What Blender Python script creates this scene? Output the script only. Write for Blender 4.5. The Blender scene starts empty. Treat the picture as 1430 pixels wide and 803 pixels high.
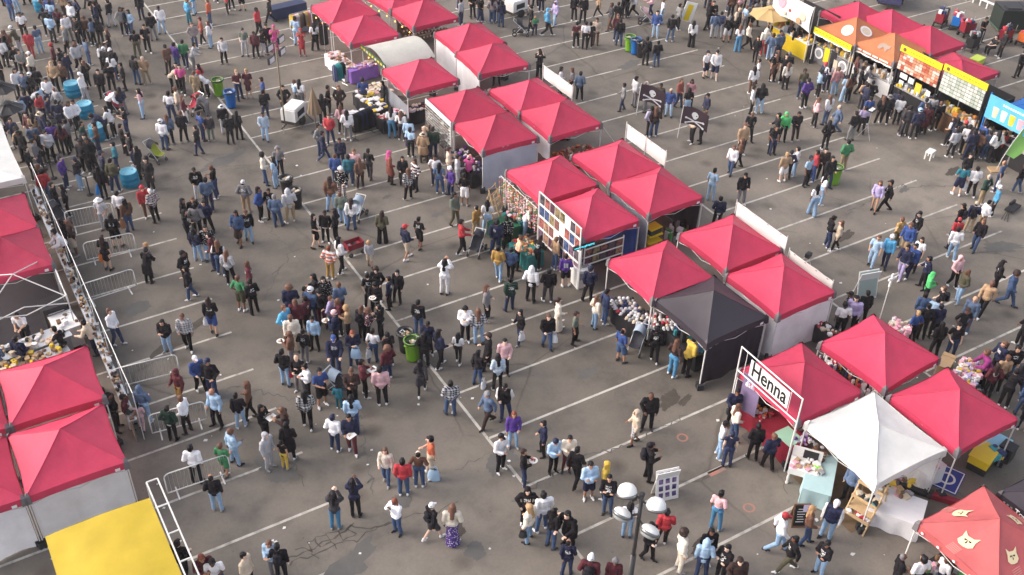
import bpy, bmesh, math, random
import numpy as np
from mathutils import Vector, Matrix, noise as mnoise
random.seed(7)
S = bpy.context.scene
COL = S.collection
PI = math.pi
# ------------------------------------------------------------------ camera
# metres; x runs along the painted bay lines, y along the tent rows; the camera flies 27 m above the origin
CAMH, FOC, CX, CY = 27.0, 1468.42, 715.0, 401.5
PITCH, ROLL, YAW = 0.647767, 0.029648, 0.552592
def _basis():
    cp, sp, cr, sr = math.cos(PITCH), math.sin(PITCH), math.cos(ROLL), math.sin(ROLL)
    f = Vector((0, cp, -sp)); u = Vector((0, sp, cp)); r = Vector((1, 0, 0))
    r2 = cr*r + sr*u; u2 = -sr*r + cr*u
    rot = Matrix.Rotation(-YAW, 3, 'Z')
    return rot @ f, rot @ r2, rot @ u2
FWD, RGT, UPV = _basis()
def G(x, y, z=0.0):
    """point of the place that the photograph shows at pixel x, y, on the level z"""
    d = FWD + RGT*((x-CX)/FOC) - UPV*((y-CY)/FOC)
    t = (z-CAMH)/d.z
    p = Vector((0, 0, CAMH)) + d*t
    p.z = z
    return p
cam = bpy.data.objects.new('camera', bpy.data.cameras.new('camera')); COL.objects.link(cam)
cam.matrix_world = Matrix.Translation((0, 0, CAMH)) @ Matrix((RGT, UPV, -FWD)).transposed().to_4x4()
cam.data.sensor_width = 36.0; cam.data.lens = FOC/1430*36.0
cam.data.clip_end = 3000; cam.data.clip_start = 0.5
S.camera = cam
# ------------------------------------------------------------------ light
SUN = Vector((-0.70, 0.48, 0.52)).normalized()
W = bpy.data.worlds.new('World'); S.world = W; W.use_nodes = True
nt = W.node_tree
sky = nt.nodes.new('ShaderNodeTexSky'); sky.sky_type = 'NISHITA'; sky.sun_disc = False
sky.sun_elevation = math.asin(SUN.z); sky.sun_rotation = math.atan2(SUN.x, SUN.y)
sky.air_density = 1.0; sky.dust_density = 4.0; sky.ozone_density = 1.0
hs = nt.nodes.new('ShaderNodeHueSaturation'); hs.inputs['Saturation'].default_value = 0.45
nt.links.new(sky.outputs[0], hs.inputs['Color'])
bg = nt.nodes['Background']; bg.inputs['Strength'].default_value = 0.15
nt.links.new(hs.outputs[0], bg.inputs['Color'])
sl = bpy.data.lights.new('sun', 'SUN'); sl.energy = 0.5; sl.angle = math.radians(50); sl.color = (1.0, 0.76, 0.56)
so = bpy.data.objects.new('sun', sl); COL.objects.link(so)
so.rotation_euler = SUN.to_track_quat('Z', 'Y').to_euler()
S.view_settings.view_transform = 'Standard'; S.view_settings.look = 'None'
S.view_settings.exposure = 1.22; S.view_settings.gamma = 1.0
S.render.engine = 'CYCLES'
S.cycles.max_bounces = 6; S.cycles.diffuse_bounces = 3; S.cycles.glossy_bounces = 2; S.cycles.transmission_bounces = 4
# ------------------------------------------------------------------ materials
MATS = {}
def srgb(r, g, b):
    f = lambda c: (c/255/12.92 if c/255 <= 0.04045 else ((c/255+0.055)/1.055)**2.4)
    return (f(r), f(g), f(b))
def mat(name, color, rough=0.7, var=0.12, scale=6.0, bump=0.0, bscale=30.0, metal=0.0, transl=0.0, spec=0.3):
    if name in MATS: return MATS[name]
    m = bpy.data.materials.new(name); m.use_nodes = True; MATS[name] = m
    t = m.node_tree; N = t.nodes; L = t.links; b = N['Principled BSDF']
    b.inputs['Roughness'].default_value = rough; b.inputs['Metallic'].default_value = metal
    b.inputs['Specular IOR Level'].default_value = spec
    tc = N.new('ShaderNodeTexCoord')
    no = N.new('ShaderNodeTexNoise'); no.inputs['Scale'].default_value = scale; no.inputs['Detail'].default_value = 4
    L.new(tc.outputs['Object'], no.inputs['Vector'])
    mx = N.new('ShaderNodeMix'); mx.data_type = 'RGBA'
    L.new(no.outputs['Fac'], mx.inputs[0])
    mx.inputs[6].default_value = (*[c*(1-var) for c in color], 1); mx.inputs[7].default_value = (*[min(1, c*(1+var)) for c in color], 1)
    if name.endswith('canopy_cloth') or name.endswith('tarp_cloth') or name.endswith('wall'):
        oi = N.new('ShaderNodeObjectInfo'); mr = N.new('ShaderNodeMapRange'); mr.inputs['To Min'].default_value = .82; mr.inputs['To Max'].default_value = 1.06; L.new(oi.outputs['Random'], mr.inputs['Value'])
        n3 = N.new('ShaderNodeTexNoise'); n3.inputs['Scale'].default_value = .9; n3.inputs['Detail'].default_value = 7; n3.inputs['Roughness'].default_value = .65; L.new(tc.outputs['Object'], n3.inputs['Vector'])
        m3 = N.new('ShaderNodeMapRange'); m3.inputs['From Min'].default_value = .35; m3.inputs['From Max'].default_value = .7; m3.inputs['To Min'].default_value = .86; m3.inputs['To Max'].default_value = 1.05; L.new(n3.outputs['Fac'], m3.inputs['Value'])
        mm = N.new('ShaderNodeMath'); mm.operation = 'MULTIPLY'; L.new(mr.outputs[0], mm.inputs[0]); L.new(m3.outputs[0], mm.inputs[1])
        mv = N.new('ShaderNodeMix'); mv.data_type = 'RGBA'; mv.blend_type = 'MULTIPLY'; mv.inputs[0].default_value = 1; L.new(mx.outputs[2], mv.inputs[6]); L.new(mm.outputs[0], mv.inputs[7]); mx = mv
    L.new(mx.outputs[2], b.inputs['Base Color'])
    if bump:
        n2 = N.new('ShaderNodeTexNoise'); n2.inputs['Scale'].default_value = bscale; n2.inputs['Detail'].default_value = 5
        L.new(tc.outputs['Object'], n2.inputs['Vector'])
        bp = N.new('ShaderNodeBump'); bp.inputs['Strength'].default_value = bump; bp.inputs['Distance'].default_value = 0.03
        L.new(n2.outputs['Fac'], bp.inputs['Height']); L.new(bp.outputs[0], b.inputs['Normal'])
    if transl:
        tr = N.new('ShaderNodeBsdfTranslucent'); L.new(mx.outputs[2], tr.inputs['Color'])
        ms = N.new('ShaderNodeMixShader'); ms.inputs[0].default_value = transl
        L.new(b.outputs[0], ms.inputs[1]); L.new(tr.outputs[0], ms.inputs[2])
        L.new(ms.outputs[0], N['Material Output'].inputs['Surface'])
    return m
def tinted(name, rough=0.85, pattern=None, bump=0.25):
    """cloth whose colour is the object's own colour; a pattern adds a woven or printed second tone"""
    if name in MATS: return MATS[name]
    m = bpy.data.materials.new(name); m.use_nodes = True; MATS[name] = m
    t = m.node_tree; N = t.nodes; L = t.links; b = N['Principled BSDF']
    b.inputs['Roughness'].default_value = rough; b.inputs['Specular IOR Level'].default_value = 0.2
    oi = N.new('ShaderNodeObjectInfo'); tc = N.new('ShaderNodeTexCoord')
    no = N.new('ShaderNodeTexNoise'); no.inputs['Scale'].default_value = 7; no.inputs['Detail'].default_value = 5
    L.new(tc.outputs['Object'], no.inputs['Vector'])
    mp = N.new('ShaderNodeMapRange'); mp.inputs['To Min'].default_value = 0.75; mp.inputs['To Max'].default_value = 1.2
    L.new(no.outputs['Fac'], mp.inputs['Value'])
    mu = N.new('ShaderNodeMix'); mu.data_type = 'RGBA'; mu.blend_type = 'MULTIPLY'; mu.inputs[0].default_value = 1
    L.new(oi.outputs['Color'], mu.inputs[6]); L.new(mp.outputs[0], mu.inputs[7])
    out = mu.outputs[2]
    if pattern:
        light = (0.62, 0.60, 0.60, 1); 
        if pattern == 'plaid':
            sx = N.new('ShaderNodeSeparateXYZ'); L.new(tc.outputs['Object'], sx.inputs[0])
            facs = []
            ad = N.new('ShaderNodeMath'); ad.operation = 'ADD'; L.new(sx.outputs[0], ad.inputs[0]); L.new(sx.outputs[1], ad.inputs[1])
            for o_ in (ad.outputs[0], sx.outputs[2]):
                ml = N.new('ShaderNodeMath'); ml.operation = 'MULTIPLY'; ml.inputs[1].default_value = 9.0; L.new(o_, ml.inputs[0])
                fr = N.new('ShaderNodeMath'); fr.operation = 'FRACT'; L.new(ml.outputs[0], fr.inputs[0])
                gt = N.new('ShaderNodeMath'); gt.operation = 'GREATER_THAN'; gt.inputs[1].default_value = 0.5; L.new(fr.outputs[0], gt.inputs[0])
                facs.append(gt.outputs[0])
            av = N.new('ShaderNodeMath'); av.operation = 'ADD'; L.new(facs[0], av.inputs[0]); L.new(facs[1], av.inputs[1])
            hf = N.new('ShaderNodeMath'); hf.operation = 'MULTIPLY'; hf.inputs[1].default_value = 0.42; L.new(av.outputs[0], hf.inputs[0])
            fac = hf.outputs[0]
        elif pattern in ('emblem', 'hem', 'sleeve'):
            sx = N.new('ShaderNodeSeparateXYZ'); L.new(tc.outputs['Object'], sx.inputs[0])
            def rng_(src, lo, hi):
                a_ = N.new('ShaderNodeMath'); a_.operation = 'GREATER_THAN'; a_.inputs[1].default_value = lo; L.new(src, a_.inputs[0])
                b_ = N.new('ShaderNodeMath'); b_.operation = 'LESS_THAN'; b_.inputs[1].default_value = hi; L.new(src, b_.inputs[0])
                c_ = N.new('ShaderNodeMath'); c_.operation = 'MULTIPLY'; L.new(a_.outputs[0], c_.inputs[0]); L.new(b_.outputs[0], c_.inputs[1]); return c_.outputs[0]
            if pattern == 'hem': fac = rng_(sx.outputs[2], .5, .925)
            elif pattern == 'sleeve':
                ab = N.new('ShaderNodeMath'); ab.operation = 'ABSOLUTE'; L.new(sx.outputs[0], ab.inputs[0]); fac = rng_(ab.outputs[0], .215, 2)
            else:
                f1 = rng_(sx.outputs[0], -.10, .10); f2 = rng_(sx.outputs[2], 1.20, 1.37)
                ad = N.new('ShaderNodeVectorMath'); ad.operation = 'ADD'; L.new(tc.outputs['Object'], ad.inputs[0]); L.new(oi.outputs['Random'], ad.inputs[1])
                vo = N.new('ShaderNodeTexNoise'); vo.inputs['Scale'].default_value = 22; L.new(ad.outputs[0], vo.inputs['Vector'])
                f3 = rng_(vo.outputs['Fac'], .5, 2); c1 = N.new('ShaderNodeMath'); c1.operation = 'MULTIPLY'; L.new(f1, c1.inputs[0]); L.new(f2, c1.inputs[1])
                c2 = N.new('ShaderNodeMath'); c2.operation = 'MULTIPLY'; L.new(c1.outputs[0], c2.inputs[0]); L.new(f3, c2.inputs[1]); fac = c2.outputs[0]
        elif pattern == 'stripe':
            sx = N.new('ShaderNodeSeparateXYZ'); L.new(tc.outputs['Object'], sx.inputs[0])
            ml = N.new('ShaderNodeMath'); ml.operation = 'MULTIPLY'; ml.inputs[1].default_value = 6.0; L.new(sx.outputs[2], ml.inputs[0])
            fr = N.new('ShaderNodeMath'); fr.operation = 'FRACT'; L.new(ml.outputs[0], fr.inputs[0])
            gt = N.new('ShaderNodeMath'); gt.operation = 'GREATER_THAN'; gt.inputs[1].default_value = 0.5; L.new(fr.outputs[0], gt.inputs[0])
            fac = gt.outputs[0]
        else:
            vo = N.new('ShaderNodeTexVoronoi'); vo.inputs['Scale'].default_value = 16; L.new(tc.outputs['Object'], vo.inputs['Vector'])
            lt = N.new('ShaderNodeMath'); lt.operation = 'LESS_THAN'; lt.inputs[1].default_value = 0.3; L.new(vo.outputs['Distance'], lt.inputs[0])
            fac = lt.outputs[0]
        m2 = N.new('ShaderNodeMix'); m2.data_type = 'RGBA'; m2.inputs[7].default_value = light
        L.new(fac, m2.inputs[0]); L.new(out, m2.inputs[6]); out = m2.outputs[2]
    L.new(out, b.inputs['Base Color'])
    if bump:
        n2 = N.new('ShaderNodeTexNoise'); n2.inputs['Scale'].default_value = 18; n2.inputs['Detail'].default_value = 3
        L.new(tc.outputs['Object'], n2.inputs['Vector'])
        bp = N.new('ShaderNodeBump'); bp.inputs['Strength'].default_value = bump; bp.inputs['Distance'].default_value = 0.04
        L.new(n2.outputs['Fac'], bp.inputs['Height']); L.new(bp.outputs[0], b.inputs['Normal'])
    return m
def glow(name, color, power):
    m = bpy.data.materials.new(name); m.use_nodes = True; MATS[name] = m
    b = m.node_tree.nodes['Principled BSDF']; b.inputs['Base Color'].default_value = (*color, 1)
    b.inputs['Emission Color'].default_value = (*color, 1); b.inputs['Emission Strength'].default_value = power
    return m
# ------------------------------------------------------------------ mesh helpers
class MB:
    def __init__(s): s.v = []; s.f = []; s.m = []
    def poly(s, pts, mi=0):
        n = len(s.v); s.v += [tuple(p) for p in pts]; s.f.append(tuple(range(n, n+len(pts)))); s.m.append(mi); return s
    def box(s, c, d, mi=0, rz=0.0, mtx=None):
        n = len(s.v); ca, sa = math.cos(rz), math.sin(rz)
        for x, y, z in ((-1,-1,-1),(1,-1,-1),(1,1,-1),(-1,1,-1),(-1,-1,1),(1,-1,1),(1,1,1),(-1,1,1)):
            p = Vector((x*d[0]/2, y*d[1]/2, z*d[2]/2))
            if mtx is not None: p = mtx @ p
            s.v.append((c[0]+p.x*ca-p.y*sa, c[1]+p.x*sa+p.y*ca, c[2]+p.z))
        for q in ((3,2,1,0),(4,5,6,7),(0,1,5,4),(1,2,6,5),(2,3,7,6),(3,0,4,7)):
            s.f.append(tuple(n+i for i in q)); s.m.append(mi)
        return s
    def tube(s, a, b, r, r2=None, n=8, mi=0, cap=True):
        a = Vector(a); b = Vector(b); r2 = r if r2 is None else r2
        d = (b-a).normalized(); u = d.orthogonal().normalized(); w = d.cross(u); k = len(s.v)
        for i in range(n):
            e = u*math.cos(2*PI*i/n) + w*math.sin(2*PI*i/n)
            s.v.append(tuple(a+e*r)); s.v.append(tuple(b+e*r2))
        for i in range(n):
            j = (i+1) % n; s.f.append((k+2*i, k+2*j, k+2*j+1, k+2*i+1)); s.m.append(mi)
        if cap:
            s.f.append(tuple(k+2*i for i in range(n))[::-1]); s.m.append(mi)
            s.f.append(tuple(k+2*i+1 for i in range(n))); s.m.append(mi)
        return s
    def lathe(s, prof, c=(0,0,0), n=16, mi=0, mtx=None):
        k = len(s.v)
        for r, z in prof:
            for i in range(n):
                p = Vector((r*math.cos(2*PI*i/n), r*math.sin(2*PI*i/n), z))
                if mtx is not None: p = mtx @ p
                s.v.append((c[0]+p.x, c[1]+p.y, c[2]+p.z))
        for j in range(len(prof)-1):
            for i in range(n):
                i2 = (i+1) % n
                s.f.append((k+j*n+i, k+j*n+i2, k+(j+1)*n+i2, k+(j+1)*n+i)); s.m.append(mi)
        return s
    def grid(s, fn, nu, nv, mi=0):
        k = len(s.v)
        for i in range(nu+1):
            for j in range(nv+1): s.v.append(tuple(fn(i/nu, j/nv)))
        for i in range(nu):
            for j in range(nv):
                a = k+i*(nv+1)+j; s.f.append((a, a+nv+1, a+nv+2, a+1)); s.m.append(mi)
        return s
    def mesh(s, name, mats, smooth=False):
        me = bpy.data.meshes.new(name); me.from_pydata(s.v, [], s.f)
        for m in (mats if isinstance(mats, (list, tuple)) else [mats]): me.materials.append(m)
        me.polygons.foreach_set('material_index', s.m)
        if smooth: me.polygons.foreach_set('use_smooth', [True]*len(s.f))
        me.update(); return me
    def build(s, name, mats, parent=None, smooth=False, loc=None, rz=0.0):
        return link(name, s.mesh(name, mats, smooth), parent, loc, rz)
def link(name, me, parent=None, loc=None, rz=0.0, color=None):
    o = bpy.data.objects.new(name, me); COL.objects.link(o)
    if parent is not None: o.parent = parent
    if loc is not None: o.location = loc
    if rz: o.rotation_euler = (0, 0, rz)
    if color is not None: o.color = (*color, 1)
    return o
def tag(o, label, cat, group=None, kind=None):
    o['label'] = label
    if kind: o['kind'] = kind
    if cat: o['category'] = cat
    if group: o['group'] = group
    return o
def thing(name, label, cat, loc=(0,0,0), rz=0.0, group=None):
    o = bpy.data.objects.new(name, None); COL.objects.link(o); o.location = loc; o.rotation_euler = (0, 0, rz)
    o.empty_display_size = 0.2
    return tag(o, label, cat, group)
def copy_tree(o, parent=None):
    c = o.copy(); COL.objects.link(c)
    if parent is not None: c.parent = parent
    for ch in o.children: copy_tree(ch, c)
    return c
def text_mesh(txt, size, name='lettering', extrude=0.004, bold=False):
    cu = bpy.data.curves.new(name, 'FONT'); cu.body = txt; cu.size = size; cu.extrude = extrude
    cu.align_x = 'CENTER'; cu.align_y = 'CENTER'
    if bold: cu.offset = size*0.016
    o = bpy.data.objects.new(name, cu); COL.objects.link(o)
    dg = bpy.context.evaluated_depsgraph_get(); me = bpy.data.meshes.new_from_object(o.evaluated_get(dg))
    bpy.data.objects.remove(o); return me
def frame_of(o_, xdir, ydir):
    """matrix with its x and y axes along the two directions"""
    x = Vector(xdir).normalized(); z = x.cross(Vector(ydir)).normalized(); y = z.cross(x)
    m = Matrix((x, y, z)).transposed().to_4x4(); m.translation = Vector(o_); return m
# ------------------------------------------------------------------ ground
def asphalt():
    m = bpy.data.materials.new('asphalt'); m.use_nodes = True; MATS['asphalt'] = m
    t = m.node_tree; N = t.nodes; L = t.links; b = N['Principled BSDF']
    b.inputs['Roughness'].default_value = 0.9; b.inputs['Specular IOR Level'].default_value = 0.25
    tc = N.new('ShaderNodeTexCoord')
    def nz(sc, det=5, ro=0.6):
        n = N.new('ShaderNodeTexNoise'); n.inputs['Scale'].default_value = sc; n.inputs['Detail'].default_value = det
        n.inputs['Roughness'].default_value = ro; L.new(tc.outputs['Object'], n.inputs['Vector']); return n.outputs['Fac']
    def ramp(src, stops):
        r = N.new('ShaderNodeValToRGB'); e = r.color_ramp.elements
        e[0].position, e[0].color = stops[0][0], (*stops[0][1], 1); e[1].position, e[1].color = stops[-1][0], (*stops[-1][1], 1)
        for p_, c_ in stops[1:-1]: x = e.new(p_); x.color = (*c_, 1)
        L.new(src, r.inputs[0]); return r.outputs[0]
    def mul(a, c, f=1.0):
        x = N.new('ShaderNodeMix'); x.data_type = 'RGBA'; x.blend_type = 'MULTIPLY'; x.inputs[0].default_value = f
        L.new(a, x.inputs[6]); L.new(c, x.inputs[7]); return x.outputs[2]
    base = ramp(nz(0.055, 6, 0.62), [(0.34, (0.122, 0.106, 0.090)), (0.5, (0.174, 0.152, 0.130)), (0.66, (0.226, 0.198, 0.170))])
    mid = ramp(nz(0.55, 6, 0.65), [(0.30, (0.70, 0.70, 0.71)), (0.5, (1, 1, 1)), (0.72, (1.16, 1.14, 1.12))])
    fine = ramp(nz(9, 6, 0.8), [(0.25, (0.82, 0.82, 0.82)), (0.75, (1.14, 1.14, 1.14))])
    col = mul(mul(base, mid), fine, 0.8)
    # tyre-worn strips along the aisles: stretched noise
    mpn = N.new('ShaderNodeMapping'); mpn.inputs['Scale'].default_value = (0.32, 0.045, 1); L.new(tc.outputs['Object'], mpn.inputs[0])
    sn = N.new('ShaderNodeTexNoise'); sn.inputs['Scale'].default_value = 1.0; sn.inputs['Detail'].default_value = 4; L.new(mpn.outputs[0], sn.inputs['Vector'])
    col = mul(col, ramp(sn.outputs['Fac'], [(0.3, (0.86, 0.86, 0.88)), (0.62, (1.05, 1.04, 1.03))]))
    # oil drips and gum
    vo = N.new('ShaderNodeTexVoronoi'); vo.inputs['Scale'].default_value = 0.5; vo.inputs['Randomness'].default_value = 1
    L.new(tc.outputs['Object'], vo.inputs['Vector'])
    col = mul(col, ramp(vo.outputs['Distance'], [(0.0, (0.50, 0.49, 0.48)), (0.10, (0.70, 0.69, 0.68)), (0.22, (1, 1, 1))]), 0.9)
    vs = N.new('ShaderNodeTexVoronoi'); vs.inputs['Scale'].default_value = 1.9; L.new(tc.outputs['Object'], vs.inputs['Vector'])
    col = mul(col, ramp(vs.outputs['Distance'], [(0.0, (0.5, 0.5, 0.5)), (0.04, (0.7, 0.7, 0.7)), (0.085, (1, 1, 1))]), 0.75)
    # hairline cracks
    wn = N.new('ShaderNodeTexNoise'); wn.inputs['Scale'].default_value = 0.7; wn.inputs['Detail'].default_value = 6; L.new(tc.outputs['Object'], wn.inputs['Vector'])
    mv = N.new('ShaderNodeMix'); mv.data_type = 'VECTOR'; mv.inputs[0].default_value = 0.3
    L.new(tc.outputs['Object'], mv.inputs[4]); L.new(wn.outputs['Color'], mv.inputs[5])
    vc = N.new('ShaderNodeTexVoronoi'); vc.feature = 'DISTANCE_TO_EDGE'; vc.inputs['Scale'].default_value = 0.22; L.new(mv.outputs[1], vc.inputs['Vector'])
    crk = ramp(vc.outputs['Distance'], [(0.0, (0.66, 0.65, 0.64)), (0.003, (0.8, 0.8, 0.8)), (0.009, (1, 1, 1))])
    gate = ramp(nz(0.09, 2), [(0.5, (0, 0, 0)), (0.58, (1, 1, 1))])
    x = N.new('ShaderNodeMix'); x.data_type = 'RGBA'; x.blend_type = 'MULTIPLY'; L.new(gate, x.inputs[0]); L.new(col, x.inputs[6]); L.new(crk, x.inputs[7])
    L.new(x.outputs[2], b.inputs['Base Color'])
    bp = N.new('ShaderNodeBump'); bp.inputs['Strength'].default_value = 0.35; bp.inputs['Distance'].default_value = 0.01
    L.new(nz(60, 3), bp.inputs['Height']); L.new(bp.outputs[0], b.inputs['Normal'])
    return m
ASPH = asphalt()
g = MB().poly([(-900, -900, 0), (900, -900, 0), (900, 1200, 0), (-900, 1200, 0)]).build('ground', ASPH)
tag(g, 'worn grey asphalt car park the whole market stands on', 'ground', kind='structure')
def paint_mat(name, color, wear=0.5):
    m = bpy.data.materials.new(name); m.use_nodes = True; MATS[name] = m
    t = m.node_tree; N = t.nodes; L = t.links; b = N['Principled BSDF']; b.inputs['Roughness'].default_value = 0.8
    tc = N.new('ShaderNodeTexCoord'); n = N.new('ShaderNodeTexNoise'); n.inputs['Scale'].default_value = 2.2; n.inputs['Detail'].default_value = 8
    n.inputs['Roughness'].default_value = 0.7; L.new(tc.outputs['Object'], n.inputs['Vector'])
    r = N.new('ShaderNodeValToRGB'); e = r.color_ramp.elements
    e[0].position = wear-0.16; e[0].color = (0.19, 0.17, 0.155, 1); e[1].position = wear+0.08; e[1].color = (*color, 1)
    L.new(n.outputs['Fac'], r.inputs[0]); L.new(r.outputs[0], b.inputs['Base Color']); return m
LINE = paint_mat('worn_line_paint', (0.50, 0.465, 0.42), 0.455)
KV = [0.5655, 0.6633, 0.7585, 0.8550, 0.9515, 1.046, 1.137, 1.231, 1.323, 1.4155, 1.509, 1.5975, 1.69, 1.775, 1.865, 1.955, 2.045, 2.135, 2.225, 2.315, 2.41, 2.5]
def stripe(x0, y0, x1, y1, w=0.10, m=LINE, name='parking_line'):
    a, b = Vector((x0, y0, 0)), Vector((x1, y1, 0)); d = (b-a).normalized(); n = Vector((-d.y, d.x, 0))*w/2
    q = MB(); k = max(1, int((b-a).length/1.5))
    for i in range(k):
        p, r = a.lerp(b, i/k), a.lerp(b, (i+1)/k)
        q.poly([p-n+Vector((0,0,.004)), r-n+Vector((0,0,.004)), r+n+Vector((0,0,.004)), p+n+Vector((0,0,.004))])
    o = q.build(name, m); tag(o, 'worn white bay line painted on the grey asphalt', 'bay line', 'painted bay lines on the asphalt', kind='structure'); return o
for i, k in enumerate(KV):
    y = k*27
    stripe(13.42, y, 24.3, y); stripe(-3, y, 7.42, y)
    if i: stripe(30.05, y, 41.0, y)
    if i > 4: stripe(52.5, y, 63.5, y)
for x in (13.42,): 
    o = stripe(x, 9, x-0.05, 70, 0.11); o['label'] = 'long white spine line that the bay lines of the main aisle start from'
o = stripe(30.05, 16, 30.05, 34, 0.11); o['label'] = 'second white spine line along the back of the tent row'
# big cracks, tar patches and survey marks
CRK = mat('crack_tar', (0.085, 0.074, 0.064), 0.95, 0.3, 3)
def crack(pts, w=0.035, jit=0.10):
    P = []
    for a, b in zip(pts, pts[1:]):
        A, B = G(*a), G(*b); n = max(2, int((B-A).length/0.16))
        for i in range(n):
            p = A.lerp(B, i/n); p += Vector((random.gauss(0, jit*.5), random.gauss(0, jit*.5), 0)); P.append(p)
    P.append(G(*pts[-1])); q = MB()
    for i in range(len(P)-1):
        d = (P[i+1]-P[i]); d = d.normalized() if d.length > 1e-6 else Vector((1,0,0)); n = Vector((-d.y, d.x, 0))
        wa = w*random.uniform(.35, 1.2); z = Vector((0,0,.0045))
        q.poly([P[i]-n*wa/2+z, P[i+1]-n*wa/2+z, P[i+1]+n*wa/2+z, P[i]+n*wa/2+z])
    return q
q = MB()
def add(a): 
    n = len(q.v); q.v.extend(a.v); q.f.extend(tuple(n+i for i in f) for f in a.f); q.m.extend(a.m)
add(crack([(545, 729), (515, 740), (490, 734), (465, 752), (440, 765), (415, 775), (400, 782)], 0.06))
add(crack([(545, 729), (520, 738), (500, 752), (470, 760), (450, 772), (420, 780), (405, 790)], 0.05))
add(crack([(545, 729), (580, 718), (610, 716), (640, 700)], 0.03))
for a, b in (((492,731),(484,738)),((484,738),(497,745)),((470,742),(479,755)),((455,745),(462,757)),((440,750),(448,764)),((430,757),(436,771)),((470,742),(455,745)),((455,745),(440,750)),((440,750),(430,757)),((448,764),(462,757)),((436,771),(425,765)),((425,765),(412,768)),((497,745),(479,755)),((462,757),(470,767)),((436,771),(446,780))):
    add(crack([a, b], 0.045, .06))
add(crack([(380, 384), (392, 372), (403, 366), (400, 355), (405, 352), (430, 345), (465, 350)], 0.03))
add(crack([(720, 470), (700, 480), (670, 500)], 0.02)); add(crack([(1020, 560), (1075, 640), (1100, 690)], 0.02))
add(crack([(360, 430), (375, 405), (392, 372)], 0.025)); add(crack([(215, 258), (270, 240), (330, 236), (400, 226)], 0.025))
add(crack([(395, 600), (410, 640), (425, 680)], 0.025)); add(crack([(400, 605), (380, 640)], 0.02)); add(crack([(640, 655), (690, 630), (720, 610)], .02))
o = q.build('asphalt_cracks', CRK); tag(o, 'dark branching cracks in the worn asphalt of the car park', 'crack', kind='structure')
STAIN = mat('oil_stain', (0.075, 0.062, 0.052), 0.75, 0.3, 4, spec=.2)
TARP_ = mat('tar_patch', (0.115, 0.108, 0.102), 0.85, 0.2, 3)
def blot(px, py, rx, ry, m, label, rz=0, name='stain', seed=0):
    p = G(px, py, .0055); q = MB(); n = 44
    q.poly([(p.x+math.cos(rz)*rx*k*math.cos(a)-math.sin(rz)*ry*k*math.sin(a), p.y+math.sin(rz)*rx*k*math.cos(a)+math.cos(rz)*ry*k*math.sin(a), p.z)
            for i in range(n) for a in [2*PI*i/n] for k in [0.8+0.40*mnoise.noise((math.cos(a)*1.7+seed*7, math.sin(a)*1.7, seed*3.1))+0.22*mnoise.noise((math.cos(a)*5+seed, math.sin(a)*5, seed))]])
    tag(q.build(name, m), label, 'stain', kind='structure')
blot(935, 558, .75, .38, STAIN, 'dark wet stain on the asphalt below the black canopy', .6, seed=1)
blot(955, 560, .5, .16, STAIN, 'narrow wet trail running towards the foot of the black canopy', .35, seed=2); p_ = G(945, 559)
blot(664, 769, .42, .42, TARP_, 'round tar patch low in the open aisle', 0, seed=3)
blot(1122, 250, .8, .45, TARP_, 'dark oil patch beside the lime bin', .2, seed=4)
blot(1262, 265, .5, .2, TARP_, 'thin dark oil patch right of the strolling couple', .3, seed=5)
blot(385, 650, .9, 1.1, TARP_, 'darker asphalt patch behind the child in yellow trousers', .3, seed=6)
blot(490, 788, 1.3, .6, TARP_, 'rectangular darker asphalt repair at the bottom edge of the aisle', .55, seed=7)
blot(310, 225, 1.5, .5, TARP_, 'wide faint oil patch above the group by the black bins', .35, seed=8)
blot(880, 90, 1.2, .5, TARP_, 'faint oil patch below the three coloured bins', .3, seed=9)
blot(1395, 345, 1.2, .5, TARP_, 'dark oil patch at the right edge near the couple in black', -.5, seed=10)
blot(540, 275, .3, .14, TARP_, 'small dark spot in the aisle left of the round umbrella stall', .3, seed=11)
ORP = paint_mat('orange_marking_paint', (0.42, 0.17, 0.12), 0.50)
for px, py, lab in ((953, 611, 'faded orange painted ring on the asphalt left of the henna tent'), (1046, 709, 'faded orange painted ring beside the person in the pink tee')):
    p = G(px, py, .004); q = MB(); n = 24
    for i in range(n):
        a, b = 2*PI*i/n, 2*PI*(i+1)/n
        q.poly([(p.x+r*math.cos(t_), p.y+r*math.sin(t_), p.z) for r, t_ in ((.14,a),(.21,a),(.21,b),(.14,b))])
    tag(q.build('painted_mark', ORP), lab, 'paint mark', kind='structure')
a, b = G(990, 663), G(1012, 653); stripe(a.x, a.y, b.x, b.y, .22, ORP, 'painted_mark')['label'] = 'orange paint sprayed over a bay line near the sandwich board'

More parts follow.
